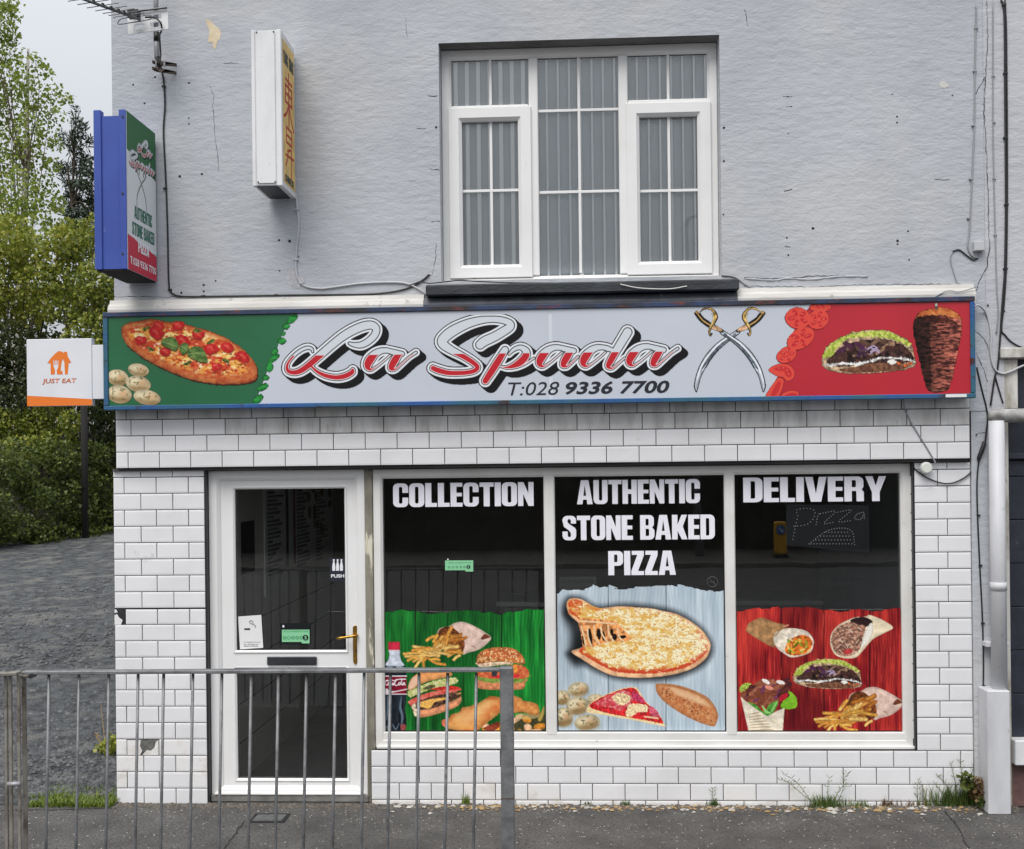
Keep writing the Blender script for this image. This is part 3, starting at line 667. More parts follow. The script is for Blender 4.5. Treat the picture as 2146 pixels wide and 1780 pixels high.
box('side_frame', GX[2][1], SWX1 - .03, YF + .005, YF + .066, SWZ0 + .04, GZ1 + .005, m_upvc_old, shop, .004)
for a, b in ((GX[0][1], GX[1][0]), (GX[1][1], GX[2][0])): box('mullion', a, b, YF + .002, YF + .066, GZ0 - .02, GZ1 + .02, m_upvc_old, shop, .008)
for a, b in GX:
    box('pane', a, b, YG, YG + .006, GZ0, GZ1, m_shopglass, shop)
    ring_frame('gasket', a - .001, b + .001, GZ0 - .001, GZ1 + .001, .007, YG - .004, YG - .0005, m_hole, shop, ch=.001)
box('sill_trim', SWX0 + .01, SWX1 + .012, YF - .022, YF + .01, SWZ0 - .004, SWZ0 + .016, m_upvc_old, shop, .004)
box('sealant_bead', SWX0, SWX1, YF - .012, YF, SWZ0 - .014, SWZ0 - .0045, m_hole, shop)
box('edge_gap', SWX1 + .001, RX0 + .003, YP + .006, YF + .06, SWZ0, SWZ1 + .02, m_black, shop)
# screwed-on odd tile trims down the right edge of the frame
for i in range(14):
    zz = SWZ0 + .06 + i * .118; box('edge_trim', SWX1 - .002, SWX1 + .016, YF - .006, YF + .02, zz, zz + .11, m_upvc_old, shop, .002)

# ------------------------------------------------------------------ door
DX0, DX1 = XX(441.5, 1300, YF), XX(767, 1300, YF); DZ0, DZ1 = .05, BZ0 - .022
door = ring_frame('door', DX0, DX1, DZ0 - .02, DZ1, .066, YF + .0, YF + .07, m_upvc, bld, ch=.02)
door['label'] = 'white glazed shop door with brass handle and black letterbox'
YD = YF + .025; YDG = YD + .022
lx0, lx1 = XX(464.5, 1300, YD), XX(752, 1300, YD); lzt = ZZ(600, 998, YD); lzb = ZZ(600, 1666, YD)
gx0, gx1 = XX(496, 1300, YDG), XX(726.5, 1300, YDG)
gz = [(ZZ(610, 1362.8, YDG), ZZ(610, 1024, YDG)), (ZZ(610, 1631, YDG), ZZ(610, 1402, YDG))]
lf = MB(); lf.box(lx0, gx0, YD, YD + .06, lzb, lzt); lf.box(gx1, lx1, YD, YD + .06, lzb, lzt)
lf.box(gx0 - .0005, gx1 + .0005, YD + .0004, YD + .06, gz[0][1], lzt - .0003); lf.box(gx0 - .0005, gx1 + .0005, YD + .0004, YD + .06, gz[1][1], gz[0][0]); lf.box(gx0 - .0005, gx1 + .0005, YD + .0004, YD + .06, lzb + .0003, gz[1][0])
lf.build('door_leaf', m_upvc, door, bevel=.0)
for a, b in gz:
    box('pane', gx0, gx1, YDG, YDG + .006, a, b, m_shopglass, door)
    ring_frame('glazing_bead', gx0 - .014, gx1 + .014, a - .014, b + .014, .016, YD - .007, YD + .02, m_upvc, door, ch=.010)
    ring_frame('gasket', gx0 - .001, gx1 + .001, a - .001, b + .001, .006, YDG - .004, YDG - .0005, m_hole, door, ch=.001)
m_letter = M('black_plastic', lin(42, 44, 48), .35, lin(56, 58, 62), 6.0)
a = P(560.6, 1393.5, YD); b = P(664, 1376, YD); box('letterbox', a[0], b[0], YD - .014, YD + .001, a[2], b[2], m_letter, door, .004)
m_brass = M('brass', lin(190, 150, 70), .3, lin(160, 122, 52), 20.0, metal=.9)
a = P(740.6, 1391.5, YD); b = P(751, 1311, YD)
pl = [(x, z) for x, z in rr(a[0], a[2], b[0], b[2], (b[0] - a[0]) * .48)]; MB().prism(pl, YD - .010, YD).build('handle_plate', m_brass, door, bevel=.002)
h0 = P(746, 1333, YD - .05); h1 = P(706, 1338.5, YD - .055)
MB().tube(smoothpath([(h0[0], YD - .009, h0[2]), (h0[0], YD - .04, h0[2]), (h0[0] - .012, YD - .055, h0[2]), (h1[0], YD - .057, h1[2])], 5), .009, 8).build('handle', m_brass, door, smooth=True)
k0 = P(746, 1365, YD - .01); MB().tube([(k0[0], YD - .012, k0[2]), (k0[0], YD - .0101, k0[2])], .006, 10).build('keyhole', m_letter, door)
box('weather_bar', gx0 - .01, gx1 + .002, YD - .02, YD, gz[1][1] + .002, gz[1][1] + .014, m_letter, door, .003)
box('threshold', DX0 - .01, DX1 + .01, YF - .02, YF + .12, .0, .048, m_kerb, door, .008)
box('threshold_strip', DX0 + .02, DX1 - .02, YF - .026, YF + .03, .0485, .062, m_upvc_old, door, .003)
# gap strip left of the door and peeling post right of it
box('jamb_gap', LX1 + .001, DX0 - .001, YF + .006, YF + .05, .0, BZ0 - .02, m_upvc_old, bld)
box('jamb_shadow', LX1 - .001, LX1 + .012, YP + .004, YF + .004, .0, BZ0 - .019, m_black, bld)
for i in range(9):
    zz = .03 + i * .234; box('jamb_tile', LX1 + .014, DX0 + .002, YF - .004, YF + .0055, zz, zz + .229, m_tile, bld, .002)
m_peel = M('peeling_post', lin(142, 138, 124), .8, lin(112, 108, 96), 8.0, stretch=(1, 1, .4), ramp=(.4, .6), col3=lin(214, 208, 188), n3=(9.0, (.56, .62)), st3=(2.0, 1, .35), bump=.4, bscale=30)
box('peeling_post', DX1 + .002, SWX0 - .002, YF - .012, YF + .06, .0, BZ0 - .02, m_peel, bld, .004)

# ------------------------------------------------------------------ inside the shop
DI = 3.74; LXI = -2.30
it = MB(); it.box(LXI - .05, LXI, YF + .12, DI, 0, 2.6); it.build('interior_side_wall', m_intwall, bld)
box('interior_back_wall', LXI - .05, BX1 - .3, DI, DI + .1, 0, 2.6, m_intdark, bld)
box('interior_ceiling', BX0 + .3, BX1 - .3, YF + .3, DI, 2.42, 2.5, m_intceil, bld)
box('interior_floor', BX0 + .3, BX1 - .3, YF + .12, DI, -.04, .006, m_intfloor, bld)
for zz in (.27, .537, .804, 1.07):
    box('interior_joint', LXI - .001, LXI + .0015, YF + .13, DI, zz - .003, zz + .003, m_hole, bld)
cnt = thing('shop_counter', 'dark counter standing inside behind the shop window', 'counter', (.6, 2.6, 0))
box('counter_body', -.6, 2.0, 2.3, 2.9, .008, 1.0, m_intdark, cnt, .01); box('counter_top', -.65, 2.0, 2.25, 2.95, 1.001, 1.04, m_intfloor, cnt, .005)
# ------------------------------------------------------------------ food pictures (each painted in the frame it was measured in)
def dough_ball(c, x, y, rx, ry, seed, rot=0):
    c.ell(x, y, rx, ry, (222, 206, 166), rot=rot, amp=.14, sc=rx * .5, seed=seed, shade=(.42, rx * .6))
    c.ell(x + rx * .1, y + ry * .55, rx * .75, ry * .4, (136, 106, 64), rot=rot, soft=rx * .4, op=.85)
    c.ell(x - rx * .15, y - ry * .3, rx * .6, ry * .45, (240, 226, 190), rot=rot, soft=rx * .35, op=.8)
    c.ell(x + rx * .3, y - ry * .1, rx * .3, ry * .25, (198, 138, 92), soft=rx * .3, op=.65)
    r = random.Random(seed)
    for _ in range(9):
        a = r.uniform(0, 6.28); q = r.uniform(0, .75) ** .7
        c.ell(x + math.cos(a) * rx * q, y + math.sin(a) * ry * q - ry * .1, rx * r.uniform(.08, .2), ry * r.uniform(.05, .11), (96, 94, 58), rot=r.uniform(0, 180), op=.6)
def fries(c, rnd, n, x0, x1, y0, y1, ang, L, w, cols):
    for _ in range(n):
        x, y = rnd.uniform(x0, x1), rnd.uniform(y0, y1); a = R(ang + rnd.gauss(0, 16)); l = L * rnd.uniform(.6, 1.1)
        col = rnd.choice(cols); ww = w * rnd.uniform(.8, 1.15)
        dx, dy = math.cos(a) * l / 2, math.sin(a) * l / 2
        c.stroke([(x - dx, y - dy), (x, y + rnd.uniform(-8, 8)), (x + dx, y + dy)], tuple(q * .66 for q in col), w=ww * 1.12)
        c.stroke([(x - dx, y - dy), (x, y + rnd.uniform(-8, 8)), (x + dx, y + dy)], col, w=ww, amp=.12, sc=30, seed=3, shade=(.3, ww * .9))
def fries_bag(c, sd=1):
    """frame: the green poster's measuring frame"""
    rnd = random.Random(sd)
    c.poly([(735, 300), (750, 235), (800, 205), (880, 190), (950, 150), (1045, 137), (1140, 165), (1240, 215), (1330, 270), (1395, 330), (1360, 390), (1290, 450), (1210, 490), (1110, 515), (1040, 535), (960, 430), (850, 380), (760, 360)], (226, 196, 180), amp=.10, sc=60, seed=8, shade=(.28, 40))
    c.poly([(1270, 340), (1320, 285), (1385, 325), (1330, 345), (1290, 355)], (112, 60, 40), amp=.2)
    c.stroke([(1150, 435, 4), (1180, 440, 6), (1200, 465, 3)], (150, 110, 96)); c.stroke([(1180, 330, 3), (1225, 310, 4)], (190, 156, 142)); c.stroke([(1090, 205, 2), (1140, 235, 3)], (196, 164, 150)); c.stroke([(1060, 300, 3), (1075, 420, 4), (1045, 530, 3)], (188, 152, 134))
    c.poly([(735, 300), (770, 230), (850, 195), (920, 205), (985, 255), (1040, 320), (1070, 400), (1060, 470), (1030, 520), (900, 500), (720, 440), (700, 370)], (112, 60, 28), amp=.35, sc=40, seed=4)
    Y = [(238, 182, 92), (230, 168, 74), (246, 200, 116), (218, 150, 64)]
    fries(c, rnd, 16, 760, 1030, 260, 490, -30, 150, 19, [(206, 134, 56), (190, 116, 46), (222, 152, 72)])
    fries(c, rnd, 11, 640, 860, 330, 470, -62, 130, 18, Y)
    fries(c, rnd, 14, 520, 1000, 440, 560, -12, 190, 19, Y)
    for q in (((330, 530), (480, 520), (640, 545)), ((350, 560), (520, 555), (720, 545)), ((470, 690), (520, 620), (580, 580)), ((570, 680), (570, 620), (610, 570)), ((640, 590), (720, 640), (830, 660)), ((380, 610), (430, 580), (480, 570)), ((450, 620), (500, 590), (560, 570)), ((940, 600), (970, 570), (1010, 550)), ((500, 510), (600, 470), (740, 470)), ((560, 450), (600, 470), (640, 480)), ((660, 600), (720, 590), (760, 605))):
        c.stroke([(x, y) for x, y in q], (176, 116, 48), w=18); c.stroke(list(q), rnd.choice(Y), w=16, amp=.12, sc=30, shade=(.3, 14))
def kebab_pitta(c):
    """frame: the red poster's measuring frame"""
    c.poly([(710, 880), (740, 800), (800, 740), (900, 690), (1040, 655), (1200, 650), (1330, 670), (1430, 730), (1520, 800), (1540, 900), (1555, 960), (1500, 1000), (1380, 1010), (1200, 1015), (1000, 1005), (860, 985), (740, 945)], (176, 150, 120), amp=.3, sc=30, seed=2, edge=6)
    c.poly([(760, 880), (850, 800), (1000, 740), (1200, 730), (1380, 760), (1500, 850), (1530, 930), (1350, 960), (1100, 940), (900, 940), (780, 920)], (58, 38, 34), smooth=True, amp=.6, sc=34, seed=5, edge=8)
    r = random.Random(5)
    for _ in range(26):
        x, y = r.uniform(860, 1460), r.uniform(750, 860); a = r.uniform(-.6, .6)
        c.stroke([(x - 34 * math.cos(a), y - 34 * math.sin(a)), (x + 34 * math.cos(a), y + 34 * math.sin(a))], r.choice([(92, 66, 54), (124, 96, 78), (70, 44, 40), (150, 118, 94), (78, 40, 66)]), w=r.uniform(8, 20), amp=.2)
    for _ in range(7):
        x, y = r.uniform(1050, 1200), r.uniform(780, 870); c.stroke([(x - 40, y + 10), (x, y - 12), (x + 36, y + 8)], r.choice([(84, 50, 96), (180, 160, 190), (58, 32, 66)]), w=6)
    c.poly([(725, 840), (760, 780), (840, 720), (960, 675), (1100, 658), (1300, 665), (1420, 722), (1525, 792), (1495, 808), (1430, 772), (1300, 720), (1200, 712), (1080, 700), (960, 708), (880, 760), (810, 835), (755, 850)], (140, 162, 48), amp=.4, sc=20, seed=7, edge=16, col2=(216, 220, 116))
    for _ in range(60):
        t = r.random(); x = 740 + 760 * t; y = 790 - 130 * math.sin(math.pi * min(1, t * 1.02)) + r.uniform(-20, 40)
        c.ell(x, y, r.uniform(6, 16), r.uniform(5, 10), r.choice([(150, 172, 60), (226, 230, 140), (128, 150, 50), (206, 214, 104)]), rot=r.uniform(0, 180), op=.75)
    c.poly([(730, 905), (800, 905), (900, 900), (1000, 915), (1130, 905), (1250, 884), (1350, 894), (1480, 912), (1545, 950), (1480, 935), (1380, 912), (1260, 902), (1130, 926), (1000, 934), (880, 922), (780, 930)], (226, 224, 218), amp=.25, sc=18, seed=9, edge=12)
    c.poly([(860, 960), (1000, 950), (1200, 930), (1350, 950), (1480, 960), (1440, 1000), (1200, 1008), (960, 995)], (88, 54, 42), amp=.5, sc=26, seed=11, edge=6, col2=(140, 96, 70))
    for x, y in ((1030, 930), (1350, 940), (1330, 925)): c.ell(x, y, 34, 14, (240, 238, 230), rot=-12)
    for x, y in ((1400, 950), (1460, 975), (1500, 960)): c.ell(x, y, 22, 12, (186, 92, 52), rot=20, amp=.3)
def pizza_margherita(c):
    """frame: left end of the fascia"""
    O = [(765, 270), (800, 232), (880, 218), (960, 208), (1060, 226), (1120, 222), (1200, 250), (1350, 295), (1480, 360), (1580, 450), (1618, 530), (1600, 590), (1500, 614), (1350, 612), (1200, 585), (1020, 515), (900, 450), (820, 390), (775, 330)]
    c.poly([(x + 4, y + 9) for x, y in O], (70, 34, 22), edge=5)
    c.poly(O, (206, 122, 70), amp=.28, sc=26, seed=3, edge=5, shade=(.35, 26), col2=(176, 76, 42))
    I = [(1190 + (x - 1190) * .91 - 6, 405 + (y - 405) * .86 - 14) for x, y in O]
    sl, m, d = c.poly(I, (208, 74, 44), edge=8)
    X, Y = c.X[sl], c.Y[sl]
    def mix(a_, b_, t): return a_ * (1 - t[..., None]) + np.asarray(b_, float) * t[..., None]
    f1 = fbm(X / 52, Y / 30, 4, 3); f2 = fbm(X / 24, Y / 15, 11, 3); f3 = fbm(X / 13, Y / 9, 19, 2); f4 = fbm(X / 60, Y / 40, 27, 3)
    col = mix(np.broadcast_to(np.array((204, 78, 46.)), X.shape + (3,)), (236, 168, 78), ss(.38, .58, f1)); col = mix(col, (246, 218, 140), ss(.52, .66, f4) * .9); col = mix(col, (252, 240, 206), ss(.64, .76, f2) * .8)
    col = mix(col, (178, 40, 30), ss(.60, .7, 1 - f2) * .75); col = mix(col, (92, 52, 26), ss(.68, .78, f3) * .7); col = mix(col, (190, 90, 46), ss(-40, 0, d) * .7)
    c.over(sl, m, np.clip(col, 0, 255))
    r = random.Random(21)
    for x, y in ((1000, 250), (982, 292), (1122, 248), (1245, 302), (885, 338), (1150, 342), (1040, 412), (1328, 392), (1362, 505), (1528, 445), (1430, 385)):
        k = r.uniform(.8, 1.15); ang = r.uniform(-15, 40); ca, sa = math.cos(R(ang)), math.sin(R(ang)); w_, h_ = 42 * k, 30 * k
        q = [(-1, -.2), (-.6, -.9), (.2, -1), (.9, -.6), (1, .2), (.5, .9), (-.3, 1), (-.9, .6)]; q = [(x + (i * w_ * ca - j * h_ * sa) * r.uniform(.85, 1.1), y + (i * w_ * sa + j * h_ * ca) * r.uniform(.85, 1.1)) for i, j in q]
        c.poly([(i + 2, j + 7) for i, j in q], (110, 30, 22), soft=6, op=.8); c.poly(q, (204, 46, 44), amp=.3, sc=16, seed=int(x), edge=5, col2=(168, 26, 30)); c.ell(x - 8, y - 9, 16, 7, (236, 120, 100), rot=ang, soft=8, op=.7); c.ell(x + 8, y + 6, 10, 6, (230, 130, 80), soft=6, op=.5)
    for P_ in ([(1012, 350), (1040, 325), (1085, 320), (1115, 345), (1120, 385), (1100, 405), (1060, 390), (1025, 372)], [(1175, 430), (1190, 395), (1225, 378), (1265, 385), (1290, 420), (1305, 470), (1270, 478), (1220, 460)], [(1130, 375), (1160, 355), (1185, 372), (1180, 405), (1150, 430), (1130, 405)]):
        c.poly([(x + 2, y + 8) for x, y in P_], (34, 30, 16), soft=5, op=.8); c.poly(P_, (58, 88, 40), amp=.35, sc=22, seed=5, col2=(112, 140, 74)); x0_, y0_ = P_[0]; x1_, y1_ = P_[len(P_) // 2]; c.stroke([(x0_, y0_, 1.5), ((x0_ + x1_) / 2, (y0_ + y1_) / 2 - 4, 3), (x1_, y1_, 1)], (150, 172, 110), op=.8)
    for x, y in ((920, 265), (1180, 485), (1325, 350), (1420, 470), (945, 395), (1240, 280)): c.ell(x, y, 28, 11, (86, 100, 44), rot=r.uniform(-30, 40), amp=.3, edge=6)
    c.frame(0, 600, 3.0)
def doner_cone(c):
    """frame: right end of the fascia"""
    O = [(1447, 290), (1462, 235), (1500, 205), (1580, 186), (1650, 190), (1705, 215), (1730, 260), (1730, 330), (1712, 430), (1690, 540), (1668, 630), (1652, 665), (1595, 684), (1535, 668), (1512, 610), (1490, 520), (1465, 410), (1450, 340)]
    sl, m, d = c.poly(O, (112, 54, 44), amp=.0, edge=4)
    X, Y = c.X[sl], c.Y[sl]
    n = fbm(X / 24, Y / 8, 3, 4); n = np.clip((n - .5) * 3.0 + .5, 0, 1)[..., None]
    base = np.array((52, 24, 22.)) * (1 - n) + np.array((182, 104, 86.)) * n
    lit = .42 + .75 * np.clip((X - 1470) / 200, 0, 1) ** 1.0; lit = lit * (.75 + .4 * fbm(X / 60, Y / 50, 9, 2))
    lit = np.where(X < 1545 - (Y - 300) * -.02, lit * .62, lit)
    c.over(sl, m, np.clip(base * lit[..., None] * 1.05, 0, 255))
    c.poly([(1460, 245), (1500, 206), (1580, 187), (1655, 191), (1715, 225), (1724, 250), (1690, 245), (1630, 228), (1560, 226), (1500, 232)], (214, 140, 76), amp=.35, sc=20, seed=6, edge=8, col2=(176, 84, 46))
    c.poly([(1500, 245), (1560, 235), (1640, 245), (1700, 262), (1650, 270), (1560, 262)], (60, 26, 20), amp=.4, edge=8, op=.8)
    c.stroke([(1583, 162), (1583, 190)], (206, 196, 186), w=7); c.stroke([(1583, 180), (1583, 190)], (90, 80, 70), w=7)
def burger_sesame(c):
    c.poly([(1225, 870), (1240, 830), (1800, 830), (1815, 880), (1795, 950), (1700, 968), (1500, 970), (1300, 962), (1235, 940)], (222, 142, 96), amp=.14, sc=40, seed=2, shade=(.35, 40))
    c.poly([(1215, 830), (1230, 790), (1840, 790), (1830, 840), (1740, 880), (1600, 880), (1450, 885), (1300, 870)], (92, 128, 48), amp=.5, sc=20, seed=5, edge=16, col2=(150, 176, 84))
    c.poly([(1230, 750), (1320, 700), (1500, 690), (1700, 660), (1800, 680), (1855, 740), (1850, 800), (1780, 830), (1600, 830), (1400, 830), (1230, 800)], (196, 78, 46), amp=.45, sc=24, seed=8, edge=12, col2=(226, 136, 84))
    c.poly([(1370, 800), (1500, 790), (1740, 780), (1720, 815), (1500, 830)], (206, 46, 52), amp=.2, edge=6)
    c.poly([(1620, 690), (1700, 660), (1720, 720), (1700, 760), (1660, 720)], (236, 150, 60), amp=.15)
    c.poly([(1222, 640), (1400, 630), (1640, 625), (1660, 650), (1500, 665), (1300, 690), (1230, 670)], (232, 200, 170), amp=.2, sc=22, edge=8)
    c.poly([(1215, 630), (1225, 560), (1290, 490), (1400, 455), (1550, 447), (1680, 470), (1770, 540), (1812, 630), (1790, 655), (1700, 640), (1600, 630), (1450, 625), (1300, 645), (1240, 650)], (206, 124, 70), amp=.2, sc=50, seed=3, shade=(.3, 60))
    c.poly([(1300, 530), (1400, 480), (1560, 470), (1690, 500), (1740, 570), (1600, 590), (1400, 580)], (190, 92, 52), soft=40, op=.6)
    r = random.Random(4)
    for _ in range(90):
        a = r.uniform(0, math.pi); q = math.sqrt(r.random()); x = 1510 + 280 * q * math.cos(a); y = 630 - 165 * q * math.sin(a)
        c.ell(x, y, 11, 6, (244, 208, 150), rot=r.uniform(0, 180))
def burger_double(c):
    c.poly([(440, 1200), (520, 1200), (760, 1160), (960, 1090), (1025, 1050), (1030, 1110), (980, 1170), (840, 1230), (640, 1290), (520, 1305), (460, 1260)], (226, 150, 108), amp=.12, sc=40, shade=(.3, 40))
    c.poly([(400, 1130), (480, 1090), (700, 1010), (900, 960), (1000, 990), (1025, 1050), (900, 1110), (700, 1190), (520, 1215), (430, 1190)], (84, 58, 44), amp=.5, sc=26, seed=6, edge=6)
    c.poly([(500, 1165), (640, 1120), (700, 1115), (640, 1195), (560, 1180)], (240, 186, 92), amp=.1)
    c.poly([(520, 1125), (700, 1070), (880, 1060), (1020, 1000), (1000, 1030), (860, 1080), (700, 1120), (540, 1160)], (232, 176, 92), amp=.15, edge=4)
    c.poly([(560, 1090), (700, 1040), (860, 1020), (830, 1045), (680, 1080)], (78, 54, 42), amp=.4, edge=5)
    c.poly([(880, 1060), (1000, 1020), (1010, 1045), (890, 1090)], (72, 50, 40), amp=.4)
    c.poly([(380, 1120), (430, 1080), (640, 1000), (850, 960), (1000, 940), (1025, 970), (920, 1000), (700, 1040), (500, 1110), (430, 1160)], (206, 62, 54), amp=.35, sc=26, seed=4, edge=10, col2=(232, 140, 120))
    c.poly([(375, 990), (480, 940), (700, 860), (850, 830), (960, 820), (990, 870), (900, 910), (700, 950), (500, 1020), (420, 1060), (385, 1040)], (172, 182, 98), amp=.5, sc=24, seed=9, edge=14, col2=(226, 220, 168))
    c.poly([(560, 960), (640, 910), (720, 920), (640, 960)], (60, 56, 36), amp=.3, op=.8); c.poly([(640, 960), (900, 920), (1010, 950), (880, 970)], (196, 44, 40), amp=.3, edge=6)
    c.poly([(385, 970), (388, 900), (430, 820), (520, 760), (640, 735), (780, 725), (880, 735), (920, 790), (800, 825), (640, 860), (520, 910), (440, 960)], (232, 158, 96), amp=.10, sc=60, seed=2, shade=(.3, 50))
    c.poly([(388, 960), (395, 890), (440, 820), (500, 790), (490, 900), (440, 950)], (240, 204, 180), soft=14, op=.8)
    for x, y in ((470, 1230), (450, 1170), (480, 1260)): c.ell(x, y, 26, 36, (226, 206, 176), rot=20, amp=.2)
def cola_bottle(c):
    c.poly([(100, 680), (135, 600), (150, 530), (150, 480), (275, 480), (278, 540), (300, 610), (345, 690), (360, 760), (360, 1040), (345, 1200), (360, 1330), (358, 1440), (320, 1470), (240, 1478), (140, 1470), (108, 1420), (100, 1200)], (36, 46, 56), amp=.35, sc=40, st=(.5, 3), seed=3, col2=(14, 18, 24))
    c.poly([(104, 670), (138, 600), (152, 530), (150, 485), (275, 485), (280, 545), (300, 615), (332, 672), (220, 680)], (206, 214, 226), amp=.08, sc=40, shade=(.25, 20))
    c.poly([(110, 690), (180, 672), (190, 700), (140, 710)], (120, 136, 152)); c.poly([(235, 675), (330, 690), (335, 712), (250, 700)], (150, 164, 178))
    for q in (((128, 1050, 7), (130, 1200, 10), (118, 1330, 7)), ((300, 1050, 5), (285, 1180, 14), (310, 1290, 16), (300, 1400, 6)), ((190, 1390, 5), (230, 1450, 8), (270, 1380, 5))): c.stroke(list(q), (120, 140, 158), soft=8, op=.75)
    c.poly([(290, 1400), (340, 1390), (355, 1440), (300, 1465)], (176, 80, 76), op=.8); c.poly([(110, 1420), (160, 1410), (150, 1465)], (120, 126, 136), op=.8)
    c.poly([(98, 800), (362, 800), (362, 1025), (102, 1025)], (128, 18, 42), smooth=False, amp=.15, sc=50)
    for yy in (800, 1022): c.stroke([(98, yy), (362, yy)], (228, 224, 226), w=6)
    c.poly([(104, 950), (150, 970), (210, 985), (360, 955), (360, 968), (210, 1000), (120, 1020), (102, 1018)], (222, 214, 216), smooth=True)
    W = (238, 236, 238)
    for q in ([(128, 850), (106, 862), (104, 905), (130, 910)], [(140, 882), (132, 905), (150, 905), (150, 880), (140, 880)], [(176, 884), (162, 890), (164, 908), (178, 904)], [(200, 884), (186, 896), (196, 908), (204, 888), (206, 908)],
              [(262, 842), (232, 852), (216, 890), (232, 916), (258, 906)], [(272, 880), (262, 900), (278, 908), (286, 886), (272, 880)], [(306, 842), (296, 880), (300, 906), (312, 900)], [(330, 878), (314, 892), (322, 910), (336, 886), (344, 908)], [(230, 846), (290, 838), (350, 838)], [(106, 860), (180, 852), (232, 862)]):
        c.stroke(q, W, w=5.5)
    c.poly([(138, 382), (278, 382), (282, 460), (272, 492), (146, 492), (136, 460)], (206, 44, 70), smooth=False, amp=.12, sc=14, st=(.5, 4), shade=(.3, 24))
    c.stroke([(148, 486), (272, 486)], (226, 190, 200), w=6)
def fish_and_chips(c):
    r = random.Random(9)
    c.poly([(860, 1440), (1000, 1440), (1200, 1500), (1500, 1400), (1700, 1300), (2000, 1260), (2080, 1330), (2080, 1535), (860, 1535)], (70, 60, 40), amp=.3, op=.9)
    for _ in range(16):
        x, y = r.uniform(1240, 2060), r.uniform(1320, 1510); c.ell(x, y, r.uniform(50, 100), r.uniform(26, 50), r.choice([(230, 160, 62), (214, 140, 50), (238, 178, 88), (236, 190, 150)]), rot=r.uniform(-50, 50), amp=.15, sc=30, shade=(.4, 26))
    for x, y in ((1420, 1500), (1560, 1480), (1850, 1500), (1940, 1480)): c.ell(x, y, 80, 36, (240, 188, 140), rot=r.uniform(-20, 20), shade=(.35, 26))
    c.poly([(1300, 1440), (1420, 1380), (1500, 1360), (1490, 1430), (1400, 1470)], (130, 48, 34), amp=.3, op=.9)
    c.poly([(1700, 1300), (1720, 1260), (1980, 1260), (1960, 1310), (1800, 1330)], (216, 190, 130), op=.6)
    c.stroke([(1990, 1330, 26), (2020, 1260, 22), (2040, 1180, 8)], (186, 160, 84), shade=(.3, 20))
    c.poly([(795, 1350), (830, 1330), (880, 1310), (920, 1270), (1010, 1240), (1040, 1190), (1150, 1165), (1240, 1130), (1310, 1090), (1380, 1050), (1500, 1060), (1570, 1080), (1560, 1180), (1480, 1270), (1360, 1360), (1250, 1450), (1190, 1515), (1060, 1490), (960, 1460), (860, 1440), (800, 1400)], (232, 168, 96), amp=.22, sc=70, seed=4, edge=8, shade=(.35, 70), col2=(214, 120, 60))
    c.poly([(960, 1280), (1150, 1210), (1320, 1130), (1440, 1120), (1350, 1230), (1200, 1340), (1050, 1380)], (246, 204, 140), soft=60, op=.55)
    c.poly([(795, 1345), (830, 1335), (840, 1400), (805, 1410)], (214, 112, 84), amp=.1)
    c.poly([(1650, 1050), (1760, 1070), (1790, 1100), (1900, 1120), (1970, 1160), (1985, 1260), (1900, 1275), (1780, 1240), (1660, 1240)], (232, 166, 96), amp=.25, sc=40, seed=6, edge=8, shade=(.35, 44), col2=(206, 124, 62))
